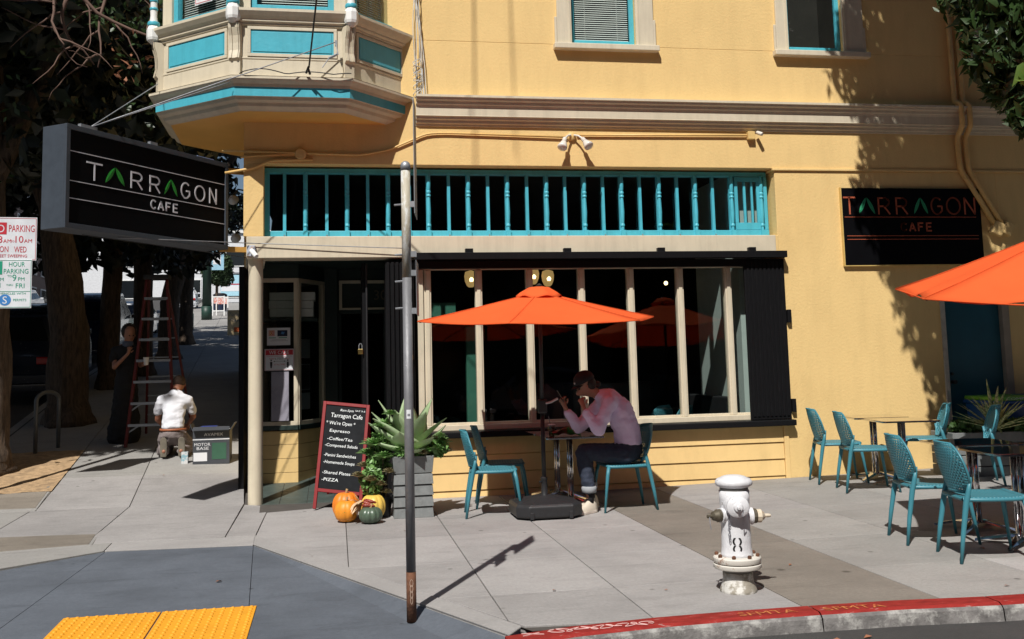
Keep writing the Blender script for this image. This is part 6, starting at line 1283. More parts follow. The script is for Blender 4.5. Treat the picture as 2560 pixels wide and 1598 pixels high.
# --- standing woman in black
WX, WY = -3.02, 15.40; wz0 = gz(WX, WY); P2 = thing('person', 'standing woman in a long black dress covering her mouth, white cup in hand', 'person', (WX, WY, wz0))
def W_(x, y, z, *r): return (WX+x, WY+y, wz0+z, *r)
b = [W_(0, 0, .98, .13, .10), W_(0, 0, 1.15, .11, .09), W_(0, 0, 1.33, .13, .085), W_(.01, -.01, 1.42, .05), W_(.04, -.03, 1.52, .075, .08), W_(.045, -.03, 1.60, .075, .085),
     W_(-.15, 0, 1.34, .045), W_(-.15, -.10, 1.08, .036), W_(.06, -.22, 1.27, .023), W_(.15, 0, 1.34, .045), W_(.20, -.03, 1.10, .036), W_(.26, -.22, 1.10, .023),
     W_(-.07, 0, .9, .08), W_(-.08, 0, .45, .05), W_(-.08, 0, .06, .035), W_(.07, 0, .9, .08), W_(.08, 0, .45, .05), W_(.08, 0, .06, .035)]
e = [(0, 1), (1, 2), (2, 3), (3, 4), (4, 5), (2, 6), (6, 7), (7, 8), (2, 9), (9, 10), (10, 11), (0, 12), (12, 13), (13, 14), (0, 15), (15, 16), (16, 17)]
w8 = W_(.06, -.22, 1.27)[:3]; w11 = W_(.26, -.22, 1.10)[:3]
hand(b, e, 8, w8, (.2, .35, 1), (0, 1, 0)); hand(b, e, 11, w11, (.6, -.8, .1), (0, 0, 1)); blob('body', b, e, SKIN, P2, .012)
fingers('finger', SKIN, P2, w8, (.2, .35, 1), (0, 1, -.2), .5, .95); fingers('finger', SKIN, P2, w11, (.6, -.8, .1), (0, 0, 1), .9, .95)
head(P2, W_(.05, -.05, 1.54)[:3], (.45, -.85, -.15), .088)
blob('dress', [W_(0, 0, 1.30, .155, .115), W_(0, 0, 1.12, .13, .11), W_(0, 0, .92, .16, .13), W_(-.01, 0, .5, .19, .16), W_(-.02, 0, .10, .24, .20), W_(-.15, 0, 1.33, .07), W_(-.17, -.04, 1.20, .06), W_(.15, 0, 1.33, .07), W_(.18, -.01, 1.20, .06)], [(0, 1), (1, 2), (2, 3), (3, 4), (0, 5), (5, 6), (0, 7), (7, 8)], BLKC, P2, .013, .02, 7)
ell('hair', W_(.02, .035, 1.605)[:3], .122, (.88, .92, 1.0), (.5, -.8, 0), HAIR, P2); s = G(); s.lathe([(.07, 0), (.085, .03), (.075, .09), (.05, .10)], W_(.02, -.02, 1.36)[:3], 16); s.build('scarf', mat('grey blue scarf', (.10, .12, .17), rough=.9), P2, smooth=True)
for sx in (-.08, .08): s = G(); s.obox(W_(sx, -.05, .035)[:3], (.04, 0, 0), (0, .12, 0), (0, 0, .03)); s.build('shoe', BLKC, P2, bevel=.015)
cu = thing('paper_cup', 'white paper cup in the hand of the woman in black', 'cup', W_(.32, -.32, 1.10)[:3]); s = G(); s.lathe([(.030, 0), (.040, .11), (.043, .112)], W_(.325, -.30, 1.10)[:3], 18); s.build('cup_body', PAPER, cu, smooth=True)
# --- kneeling man seen from behind
KX, KY = -2.17, 14.15; kz = gz(KX, KY); P3 = thing('person', 'kneeling man in white polo shirt and taupe trousers seen from behind', 'person', (KX, KY, kz))
def K_(x, y, z, *r): return (KX+x, KY+y, kz+z, *r)
b = [K_(0, 0, .30, .13, .11), K_(0, .04, .50, .11, .08), K_(0, .12, .72, .12, .065), K_(.0, .19, .86, .05), K_(.03, .31, .95, .075, .08), K_(.035, .36, 1.0, .075, .08),
     K_(-.165, .12, .74, .045), K_(-.235, .20, .50, .04), K_(-.20, .42, .40, .026), K_(.165, .12, .74, .045), K_(.235, .22, .52, .04), K_(.14, .46, .42, .026),
     K_(-.11, .05, .26, .09), K_(-.13, .42, .09, .06), K_(-.10, .0, .06, .05), K_(-.09, -.14, .09, .035), K_(.11, .05, .26, .09), K_(.13, .42, .09, .06), K_(.12, .0, .06, .05), K_(.13, -.14, .09, .035)]
e = [(0, 1), (1, 2), (2, 3), (3, 4), (4, 5), (2, 6), (6, 7), (7, 8), (2, 9), (9, 10), (10, 11), (0, 12), (12, 13), (13, 14), (14, 15), (0, 16), (16, 17), (17, 18), (18, 19)]
hand(b, e, 8, K_(-.20, .42, .40)[:3], (.4, .8, -.5), (0, 0, -1)); hand(b, e, 11, K_(.14, .46, .42)[:3], (-.4, .8, -.5), (0, 0, -1)); blob('body', b, e, mat('tanned skin', (.33, .14, .085), rough=.55), P3, .012)
fingers('finger', MATS['tanned skin'], P3, K_(-.20, .42, .40)[:3], (.4, .8, -.5), (0, 0, -1), .7); fingers('finger', MATS['tanned skin'], P3, K_(.14, .46, .42)[:3], (-.4, .8, -.5), (0, 0, -1), .7, side=-1)
head(P3, K_(.03, .33, .955)[:3], (0, .75, -.6), .09, MATS['tanned skin'])
blob('polo_shirt', [K_(0, 0, .40, .155, .13, .05), K_(0, .04, .54, .145, .115), K_(0, .12, .73, .165, .105), K_(0, .165, .81, .11, .07), K_(-.175, .12, .745, .068), K_(-.225, .17, .60, .058), K_(.175, .12, .745, .068), K_(.225, .18, .60, .058)], [(0, 1), (1, 2), (2, 3), (2, 4), (4, 5), (2, 6), (6, 7)], TEEW, P3, .012, .016, 9)
s = G(); P = [K_(.055+.02*math.cos(t), .015-.0, .62+.028*math.sin(t))[:3] for t in np.linspace(-1.6, 2.2, 9)]; s.path([(p[0], KY-.012, p[2]) for p in P], .005, 5); s.build('shirt_logo', BLKC, P3)
blob('trousers', [K_(0, .0, .30, .175, .15, .12), K_(-.10, .05, .24, .105), K_(-.15, .42, .11, .10), K_(-.13, .05, .085, .082), K_(-.10, -.08, .085, .062), K_(.10, .05, .24, .105), K_(.15, .42, .11, .10), K_(.14, .05, .085, .082), K_(.13, -.08, .085, .062)], [(0, 1), (1, 2), (2, 3), (3, 4), (0, 5), (5, 6), (6, 7), (7, 8)], TAUPE, P3, .012, .014, 11)
s = G(); rows = [[K_(.168*math.cos(a), .0+.148*math.sin(a), z)[:3] for a in np.linspace(0, 2*PI, 25)] for z in (.352, .382)]; s.sheet(rows); s.build('belt', mat('tan belt', (.32, .10, .04), rough=.6), P3, smooth=True, solid=.008)
s = G(); s.sphere(K_(.03, .30, 1.0)[:3], .088, 16, (1, 1, 1)); s.build('hair', mat('short brown hair', (.05, .028, .018), rough=.8), P3, smooth=True)
for sx in (-.095, .135):
    s = G(); O = Vector(K_(sx, -.13, .0)[:3]); s.prism([(O.x+x, O.z+z) for x, z in ((-.038, .015), (.038, .015), (.045, .08), (.047, .17), (.042, .24), (.02, .272), (-.02, .272), (-.042, .24), (-.045, .17), (-.042, .08))], 0, .02)
    s.v = [(v[0], O.y-.03+v[2], v[1]) for v in s.v]; q = s.build('shoe_sole', mat('worn taupe sole', (.15, .13, .10), rough=.9, var=.3), P3, bevel=.008)
    s = G(); s.sphere((O.x, O.y+.06, O.z+.08), .06, 12, (.8, 1.3, 1.2)); s.build('shoe', mat('grey canvas shoe', (.16, .14, .12)), P3, smooth=True)
# --- box, tins
bxm = mat('dark printed carton', (.05, .055, .065), rough=.5); bz = gz(-1.6, 13.75)
bx = thing('carton', 'open dark printed carton standing beside the kneeling man', 'box', (-1.60, 13.75, bz))
s = G(); X0_, X1_, Y0_, Y1_ = -1.84, -1.38, 13.62, 13.95; T_ = .008
for (a, b_, c_, d_) in ((X0_, X1_, Y0_, Y0_+T_), (X0_, X1_, Y1_-T_, Y1_), (X0_, X0_+T_, Y0_+T_, Y1_-T_), (X1_-T_, X1_, Y0_+T_, Y1_-T_)): s.box(a, b_, c_, d_, bz-.02, bz+.42)
s.build('box_walls', bxm, bx)
s = G(); s.obox((-1.61, 13.60, bz+.435), (.23, 0, 0), (0, .05, .02), (0, -.001, .003)); s.obox((-1.35, 13.78, bz+.45), (.03, 0, .05), (0, .16, 0), (.003, 0, -.002)); s.obox((-1.86, 13.78, bz+.45), (.02, 0, -.05), (0, .16, 0), (.003, 0, .002)); s.build('flaps', bxm, bx)
s = G(); s.box(-1.84, -1.38, 13.617, 13.6195, bz+.29, bz+.302); s.box(-1.83, -1.66, 13.617, 13.6195, bz+.02, bz+.13); s.build('white_print', PAPER, bx); s = G(); s.box(-1.60, -1.42, 13.617, 13.6195, bz+.04, bz+.25); s.build('green_print', mat('dull green print', (.03, .10, .06)), bx)
text('AVAMIX', 'lettering', PAPER, bx, (-1.70, 13.617, bz+.34), (1, 0, 0), (0, 0, 1), .04, .24); text('MOTOR', 'lettering', PAPER, bx, (-1.82, 13.617, bz+.215), (1, 0, 0), (0, 0, 1), .038, .2); text('BASE', 'lettering', PAPER, bx, (-1.79, 13.617, bz+.165), (1, 0, 0), (0, 0, 1), .038, .15)
s = G(); s.box(-1.75, -1.55, 13.66, 13.85, bz+.3, bz+.46); s.build('blue_contents', mat('blue packet', (.02, .04, .22)), bx)
s = G(); s.lathe([(.04, 0), (.05, .06)], (-1.43, 13.75, bz+.36), 14); s.build('cup_stack', PAPER, bx)
s = G(); s.box(-1.99, -1.91, 13.68, 13.76, bz-.01, bz+.14); q = s.build('small_carton', mat('pale blue carton', (.25, .42, .48), c2=(.6, .6, .6), mix=(.45, .5), mscale=14), None); tag(q, 'small pale blue carton between the kneeling man and the large carton', 'box')
# --- stepladder
lz = gz(-2.8, 15.2); ld = thing('stepladder', 'tall red stepladder with silver steps behind the kneeling man', 'ladder', (-2.75, 15.2, lz))
H_ = 2.40; yf, yb2, yt = 14.95, 16.05, 15.42
fl_ = lambda t: (Vector((-2.93, yf, gz(-3, yf))).lerp(Vector((-2.75, yt, lz+H_)), t), Vector((-2.27, yf, gz(-3, yf))).lerp(Vector((-2.47, yt, lz+H_)), t))
for k in (0, 1): s = G(); s.bar(fl_(0)[k], fl_(1)[k], .035, .075, up=(0, 1, 0)); s.build('front_rail', REDL, ld)
bk = lambda t: (Vector((-2.85, yb2, gz(-3, yb2))).lerp(Vector((-2.73, yt+.06, lz+H_-.02)), t), Vector((-2.17, yb2, gz(-3, yb2))).lerp(Vector((-2.49, yt+.06, lz+H_-.02)), t))
for k in (0, 1): s = G(); s.bar(bk(0)[k], bk(1)[k], .03, .05, up=(0, 1, 0)); s.build('rear_rail', REDL, ld)
STEP = mat('aluminium step', (.32, .36, .42), rough=.4, metal=.5)
for i in range(7):
    t = (.30*(i+1))/H_; a, b_ = fl_(t); s = G(); s.obox((a+b_)/2, (b_-a)/2, (0, .045, 0), (0, 0, .018)); q = s.build('step', STEP, ld)
    if i in (0, 1): s = G(); s.bar(a.lerp(b_, .0)+UP*-.1, a.lerp(b_, .25), .012, .02); s.build('step_brace', STEP, q)
    a, b_ = bk(t); s = G(); s.bar(a, b_, .02, .02); s.build('rear_brace', STEP, ld)
s = G(); s.box(-2.79, -2.43, yt-.10, yt+.14, lz+H_-.02, lz+H_+.05); s.build('top_cap', BLKP, ld, bevel=.01)
# --- bike rack
rk = thing('bike_rack', 'grey inverted U bike rack between the tree trunks', 'bike rack', (-3.95, 14.8, gz(-4, 14.8))); s = G(); P = [(-4.05, 14.7, gz(-4, 14.7)-.02), (-4.05, 14.7, gz(-4, 14.7)+.72)]+[(-4.05+.09*(1-math.cos(a)), 14.7+.22*(1-math.cos(a)), gz(-4, 14.7)+.72+.12*math.sin(a)) for a in np.linspace(.3, PI-.3, 7)]+[(-3.87, 15.14, gz(-4, 14.7)+.72), (-3.87, 15.14, gz(-4, 15.1)-.02)]
s.path(P, .028, 10); s.build('hoop', mat('dull grey rack paint', (.12, .13, .14), rough=.45, metal=.3), rk, smooth=True)
# ================================================================ TREES
def trunk(name, pts, r, par, m=BARK, n=16):
    s = G(); pts = [Vector(p) for p in pts]; P = []; R = []
    for i in range(len(pts)-1):
        for k in range(4): t = k/4; P.append(pts[i].lerp(pts[i+1], t)); R.append(r[i]+(r[i+1]-r[i])*t)
    P.append(pts[-1]); R.append(r[-1]); s.path(P, R, n); rg = random.Random(len(name)+int(pts[0].x*10))
    nn = n
    V = []
    for i, v in enumerate(s.v):
        j, k = divmod(i, nn); c = P[min(j, len(P)-1)]; f = 1+.10*math.sin(k*2.3+j*.7)+.06*math.sin(k*5+j*1.9); V.append(tuple(c+(Vector(v)-c)*f))
    s.v = V; return s.build(name, m, par, smooth=True)
trees = [('rough barked street tree at the left edge, nearest the corner', (-4.30, 13.5), .27, 5.2, -.1), ('second street tree behind the bike rack with sunlit upper bark', (-4.25, 17.2), .30, 4.8, -.45), ('slim street tree between the parked cars and the woman', (-4.55, 21.5), .20, 5, .1),
         ('dark street tree just behind the woman in black', (-4.35, 24.0), .22, 5, -.1), ('leaning street tree behind the stepladder', (-4.5, 28.5), .26, 4.2, .6), ('far street tree beyond the stepladder', (-4.9, 34.5), .22, 4.5, .1)]
for i, (lb, (x, y), r, h, le) in enumerate(trees):
    z = gz(x, y); t = thing('street_tree', lb, 'tree', (x, y, z), group='street trees along the side street')
    trunk('trunk', [(x, y, z-.05), (x-.02, y, z+.35), (x+.02*le, y, z+1.5), (x+le*.5, y, z+3), (x+le, y, z+h)], [r*1.35, r*1.05, r*.92, r*.85, r*.6], t)
    for k in range(3):
        a = k*2.1+i; trunk('limb', [(x+le*.6, y, z+h*.68), (x+le*.6+.9*math.cos(a), y+.9*math.sin(a), z+h+.6), (x+le*.6+1.9*math.cos(a), y+1.9*math.sin(a), z+h+2.2)], [r*.5, r*.35, r*.15], t, n=8)
    rg = random.Random(i); cl = []
    lo = 4.3 if i < 2 else 2.9
    for k in range(16): cl.append((x+rg.uniform(-1.9, 1.9 if y < 20 else 1.2)+(-.5 if y < 16 else 0), y+rg.uniform(-1.8, 2.2), z+rg.uniform(lo, 9), 1.1, 1.2, .8, 330))
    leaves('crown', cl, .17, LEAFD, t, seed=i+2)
# twisting bare branches of the nearest tree, lit at the top left
t0 = bpy.data.objects['street_tree']; BRN = mat('pinkish bare twig', (.13, .075, .055), rough=.8)
rg = random.Random(21)
def vine(p, d, L, r, n, name='branch'):
    P = [Vector(p)]; d = Vector(d).normalized(); R = [r]
    for i in range(n): d = (d+Vector((rg.uniform(-.4, .4), rg.uniform(-.15, .15), rg.uniform(-.42, .36)))).normalized(); P.append(P[-1]+d*L/n); R.append(r*(1-.75*(i+1)/n))
    s = G(); s.path(P, R, 6); s.build(name, BRN, t0, smooth=True); return P
for (p, d, L) in (((-3.15, 11.6, 6.2), (.3, 0, -1), 1.2), ((-3.1, 11.6, 6.0), (.8, 0, -.9), 1.8), ((-3.0, 11.7, 5.8), (-.5, 0, -1), .9), ((-2.7, 11.8, 6.3), (.5, 0, -1), 1.4), ((-3.3, 11.5, 6.1), (-1, 0, -.7), .9)):
    P = vine(p, d, L, .028, 9)
    for q in P[2::2]: vine(q, (rg.uniform(-1, 1), rg.uniform(-.2, .2), rg.uniform(-1, .1)), .7, .012, 6, 'twig')
leaves('hanging_leaves', [(-2.2, 11.6, 4.9, .3, .2, .2, 14), (-2.3, 11.7, 5.2, .25, .2, .25, 12)], .055, LEAFB, t0, seed=3)
leaves('lit_leaves', [(-2.5, 12.1, 5.9, .9, .4, .35, 220), (-2.3, 12.6, 5.2, .4, .3, .9, 90), (-3.6, 12.4, 4.6, .9, .4, 1.0, 50), (-4.6, 12.2, 3.4, .5, .3, .8, 40)], .07, LEAF, t0, seed=4)
# unseen big crown added in front of them (its lower side is above the picture) that keeps the side street in shade
ot = thing('added_shade_tree', 'large tree standing at the left outside corner whose crown shades the side street', 'tree', (-9.6, 8.2, 0), group='street trees along the side street')
trunk('trunk', [(-9.6, 8.2, 0), (-9.5, 8.3, 2), (-8.6, 8.8, 4.5), (-7.6, 9.2, 7)], [.45, .35, .3, .22], ot)
rg = random.Random(9); cl = []
def clear(c, p=(-3.93, 12, 2.45), rad=1.75):  # gap shaped in the added crown so sun reaches the parking sign
    v = Vector(c)-Vector(p); d = -SUN; return (v-d*v.dot(d)).length > rad
for k in range(90):
    c = (rg.uniform(-10.5, -5.3), rg.uniform(9.0, 14), rg.uniform(7.2, 12)); 
    if clear(c): cl.append((*c, 1.2, 1.2, .9, 400))
for k in range(30): cl.append((rg.uniform(-9.5, -3.9), rg.uniform(12.5, 17), rg.uniform(8, 12.5), 1.2, 1.2, .9, 420))
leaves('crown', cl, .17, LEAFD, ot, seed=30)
# dark backdrop of foliage further up the hill (a wood that reads as one mass)
rg = random.Random(12); cl = []
for k in range(150):
    y = rg.uniform(15, 38); dx = rg.uniform(-9.5, 2.8); cl.append((-6.5-.09*(y-11)+dx, y, gz(-3, y)+rg.uniform(3.3 if dx > -4 else 2.6, 13), 1.7, 1.7, 1.2, 260))
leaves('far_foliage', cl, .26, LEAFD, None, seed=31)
# right hand tree
rt = thing('street_tree', 'leafy street tree hanging into the top right corner and shading the wall sign', 'tree', (8.6, 6.7, .05), group='street trees along the front pavement')
trunk('trunk', [(8.7, 6.6, 0), (8.7, 6.7, 2), (8.5, 7.0, 4), (8.2, 7.3, 6.5)], [.2, .16, .14, .1], rt)
for k, (dx, dy) in enumerate(((-1.6, .9), (1.5, .3), (.2, 1.6), (-1.2, -.6))): trunk('limb', [(8.5, 7.0, 3.9), (8.5+dx*.5, 7.0+dy*.5, 5), (8.5+dx, 7+dy, 6.4)], [.07, .05, .02], rt, n=8)
cl = [(6.0, 8.0, 4.35, .30, .4, .50, 420), (6.2, 8.0, 3.95, .28, .35, .32, 330), (5.95, 8.1, 4.85, .35, .5, .3, 380), (6.45, 7.9, 4.6, .45, .5, .6, 600), (6.7, 8.1, 4.1, .45, .5, .4, 420), (6.12, 7.9, 3.60, .09, .12, .16, 36)]
rg = random.Random(14)
for k in range(170):
    x = rg.uniform(5.5, 11); cl.append((x, rg.uniform(7.2, 9.0), rg.uniform(max(5.3 if x < 6.4 else 4.6, 7.6-(x-5.3)*2.6), 12), .58, .58, .5, 400))
for k in range(64): cl.append((rg.uniform(6.7, 10.8), rg.uniform(7.3, 9.0), rg.uniform(3.7, 6.4), .55, .55, .5, 380))
cl = [(*c[:6], int(c[6]*1.35)) for c in cl]
leaves('crown', cl, .082, LEAF, rt, long=1.9, seed=15, droop=.8)
leaves('bright_leaves', [(5.62, 7.0, 3.72, .16, .1, .09, 26), (5.72, 7.0, 3.62, .08, .08, .06, 8)], .11, mat('bright leaf', (.14, .24, .05), trans=.4, var=.3), rt, long=2, seed=16, droop=.5)
# ================================================================ VEHICLES
def make_car(label, loc, rz_, paint, L=4.6, Wd=1.85, H=1.5, suv=False, detail=True):
    t = thing('parked_car', label, 'car', (0, 0, 0), 1e-9, 'cars parked along the side street'); hw = Wd/2
    if suv: prof = [(-L/2, .45), (-L/2+.05, .95), (-L/2+.18, 1.15), (-L/2+.30, H-.12), (-L/2+.75, H), (L*.16, H), (L*.27, 1.20), (L/2-.25, 1.08), (L/2, .85), (L/2+.02, .45)]; beltz = 1.12
    else: prof = [(-L/2, .42), (-L/2+.02, .88), (-L/2+.45, .98), (-L/2+1.05, H-.06), (-.25, H), (L*.10, H-.04), (L*.25, .95), (L/2-.2, .80), (L/2, .62), (L/2+.02, .38)]; beltz = .94
    s = G(); rows = []
    for (k, w) in ((-1, 1), (-.96, 1.0), (-.7, 1), (0, 1), (.7, 1), (.96, 1.0), (1, 1)):
        row = []
        for (x, z) in prof:
            tw = 1 if z < beltz+.02 else 1-.22*(z-beltz)/(H-beltz); edge = .94 if abs(k) == 1 else 1; zz = z*(1 if abs(k) < .9 else (.985 if abs(k) < 1 else .95)); row.append((x*(1 if abs(k) < .9 else .99), k*hw*tw, zz))
        row = [(row[0][0], row[0][1], .28)]+row+[(row[-1][0], row[-1][1], .28)]; rows.append(row)
    s.sheet(rows); n = len(rows[0]); V = rows[0]; s.add(V, [tuple(range(n))]); s.add(rows[-1], [tuple(range(n-1, -1, -1))]); body = s.build('body', paint, t, auto=.6)
    def side_poly(pts, y, m, nm, par):
        for sy in (-1, 1):
            s = G(); P = [(x, sy*(hw*(1-.22*max(0, z-beltz)/(H-beltz))+.004), z*.955 if z > beltz+.1 else z) for x, z in pts]; s.add(P, [tuple(range(len(P))) if sy < 0 else tuple(range(len(P)-1, -1, -1))]); s.build(nm, m, par)
    p = prof
    if suv: side_poly([(-L/2+.42, beltz+.06), (-L/2+.55, H-.12), (-.35, H-.10), (-.35, beltz+.06)], 0, CGL, 'side_window', body); side_poly([(-.27, beltz+.06), (-.27, H-.10), (L*.14, H-.12), (L*.24, beltz+.06)], 0, CGL, 'side_window', body)
    else: side_poly([(-L/2+.9, beltz+.05), (-L/2+1.2, H-.12), (-.30, H-.10), (-.30, beltz+.05)], 0, CGL, 'side_window', body); side_poly([(-.22, beltz+.05), (-.22, H-.10), (L*.09, H-.12), (L*.2, beltz+.05)], 0, CGL, 'side_window', body)
    def cross(a, b, inset, m, nm):
        s = G(); d = Vector((b[0]-a[0], 0, b[1]-a[1])); nn = Vector((-d.z, 0, d.x)).normalized()*-.006
        if nn.z < 0: nn = -nn
        tw = lambda z: 1-.22*max(0, z-beltz)/(H-beltz); A_ = Vector((a[0], 0, a[1]))+d*.10+nn; B_ = Vector((b[0], 0, b[1]))-d*.10+nn
        s.add([(A_.x, -hw*tw(a[1])*.86, A_.z), (B_.x, -hw*tw(b[1])*.86, B_.z), (B_.x, hw*tw(b[1])*.86, B_.z), (A_.x, hw*tw(a[1])*.86, A_.z)], [(0, 1, 2, 3)]); s.build(nm, m, body)
    cross(p[2], p[3], 0, CGL, 'rear_window'); cross(p[5], p[6], 0, CGL, 'windscreen')
    for sy in (-1, 1):
        s = G(); s.obox((-L/2+.03, sy*(hw-.17), .84), (.035, 0, 0), (0, .15, 0), (0, 0, .07)); s.build('tail_light', RLAMP, t, bevel=.02)
        s = G(); s.obox((L/2-.08, sy*(hw-.2), .68), (.06, 0, 0), (0, .16, 0), (0, 0, .06)); s.build('headlight', LENS, t, bevel=.02)
        s = G(); s.obox((L*.2, sy*(hw+.09), beltz+.05), (.05, 0, 0), (0, .09, 0), (0, 0, .06)); s.build('mirror', paint, t, bevel=.02)
        for x in (-L/2+.85, L/2-.85):
            s = G(); s.lathe([(.20, 0), (.30, .0), (.325, .02), (.325, .19), (.30, .21), (.2, .21)], (x, sy*(hw-.20) if sy > 0 else sy*(hw-.01+.0), .325), 22, ax=(0, 1, 0)); w = s.build('wheel', TYRE, t, auto=.6); s = G(); s.lathe([(.20, 0), (.17, .012), (.06, .02), (.001, .02)], (x, sy*(hw+.005), .325), 16, ax=(0, sy, 0)); s.build('rim', GALV, w, auto=.7)
    s = G(); s.box(-L/2-.03, -L/2+.08, -hw*.92, hw*.92, .40, .60); s.build('rear_bumper', paint, t, bevel=.03); s = G(); s.box(L/2-.08, L/2+.05, -hw*.92, hw*.92, .34, .52); s.build('front_bumper', paint, t, bevel=.03)
    s = G(); s.box(-L/2-.02, -L/2-.001, -.16, .16, .64, .74); s.build('number_plate', mat('blank pale plate', (.35, .4, .5)), t)
    t.location = loc; t.rotation_euler = (0, -math.atan(.10), rz_); t.rotation_mode = 'XYZ'; return t
UPH = PI/2+.089
def curbx(l, y): return sd_(l, y)[0]
for (lb, l, y, pm, suv, L, H) in [('dark blue parked SUV in deep shade behind the tree trunks', 4.4, 22.5, CARD, True, 4.8, 1.82), ('white parked saloon with red tail lights beyond the stepladder', 4.3, 40.7, CARW, False, 4.7, 1.45),
        ('white parked hatchback beside the green lamp posts', 4.2, 75, CARW, True, 4.4, 1.62), ('black parked van further up the side street', 4.3, 31.5, CARD, True, 4.8, 1.9), ('silver car parked on the far side, left in the photo', 12.6, 48, CARS, True, 4.5, 1.6), ('low white car on the far side of the side street', 12.6, 55, CARW, False, 4.5, 1.45), ('white van parked across the side street', 12.6, 62, CARW, True, 4.6, 1.7)]:
    make_car(lb, (curbx(l, y), y, gz(-3, y)-.13), UPH, pm, L=L, H=H, suv=suv)
# ================================================================ FAR STREET FURNITURE
for i, (l, y, r) in enumerate(((2.3, 43.7, .23), (1.86, 53.9, .24))):
    x = curbx(l, y); z = gz(x, y); t = thing('lamp_post', ['nearer of two dark green posts on the sunny pavement', 'farther dark green post carrying the blue banner'][i], 'lamp post', (x, y, z), group='green posts on the side street')
    s = G(); s.path([(x, y, z), (x, y, z+.7)], r*1.15, 14); s.build('base_sleeve', DGREEN, t, smooth=True); s = G(); s.path([(x, y, z+.7), (x, y, z+7)], [r, r*.7], 14); s.build('shaft', DGREEN, t, smooth=True)
    if i == 1:
        s = G(); s.box(x+.18, x+.85, y-.01, y+.01, z+2.6, z+4.2); bnr = s.build('banner', mat('pale blue banner', (.30, .52, .66)), t); s = G(); s.box(x+.3, x+.7, y-.015, y-.0105, z+2.9, z+3.5); s.build('banner_print', PAPER, bnr)
x, y = curbx(1.75, 59.3), 59.3; z = gz(x, y); t = thing('sandwich_board', 'white A-frame boards leaning on the sunny far pavement', 'sign', (x, y, z))
for k in range(2):
    s = G()
    for (a, b_, c_, d_) in ((0, .06, 0, 1.15), (.64, .70, 0, 1.15), (.06, .64, .25, .31), (.06, .64, 1.05, 1.12)): s.obox((x+(a+b_)/2+k*.15, y+k*.5, z+(c_+d_)/2), ((b_-a)/2, 0, 0), (0, .02, 0), (0, 0, (d_-c_)/2))
    s.build('frame', WHT, t); s = G(); s.box(x+.08+k*.15, x+.62+k*.15, y-.01+k*.5, y+.01+k*.5, z+.7, z+1.05); s.build('panel', mat('red and white panel', (.6, .18, .12), c2=(.7, .6, .58), mix=(.45, .55), mscale=9), t)
x, y = curbx(.30, 39.4), 39.4; z = gz(x, y); t = thing('menu_board', 'cream standing menu board against the building far up the side pavement', 'sign', (x, y, z)); s = G(); s.obox((x, y, z+.48), (.30, 0, 0), (0, .02, .0), (0, .0, .48)); s.build('panel', mat('cream board', (.66, .50, .28)), t)
text('Today', 'lettering', GREI, t, (x-.24, y-.025, z+.74), (1, 0, 0), (0, 0, 1), .12, .42, shear=.3); text('Play', 'lettering', GREI, t, (x-.24, y-.025, z+.52), (1, 0, 0), (0, 0, 1), .12, .4, shear=.3); s = G(); s.box(x-.05, x+.18, y-.028, y-.024, z+.12, z+.30); s.build('orange_print', mat('orange print', (.6, .12, .03)), t)
x, y = curbx(1.5, 68), 68; z = gz(x, y); t = thing('litter_bin', 'dark blue litter bin by the clipped tree', 'bin', (x, y, z)); s = G(); s.lathe([(.42, 0), (.45, 1.0), (.40, 1.1)], (x, y, z), 16); s.build('drum', mat('navy bin paint', (.01, .02, .05)), t); s = G(); s.lathe([(.46, 1.0), (.46, 1.06), (.3, 1.15)], (x, y, z), 16); s.build('lid', BLKP, t)
# clipped round tree
x, y = curbx(1.65, 65), 65; z = gz(x, y); t = thing('round_tree', 'dense rounded green tree over the sunny far pavement', 'tree', (x, y, z)); trunk('trunk', [(x, y, z), (x, y, z+2.2)], [.08, .07], t); leaves('crown', [(x, y, z+2.8, 1.05, 1.05, 1.15, 3600), (x-.3, y, z+3.7, .7, .7, .6, 900), (x+.4, y, z+2.1, .7, .7, .5, 700)], .13, mat('deep green leaf', (.03, .06, .02), var=.4), t, seed=40)
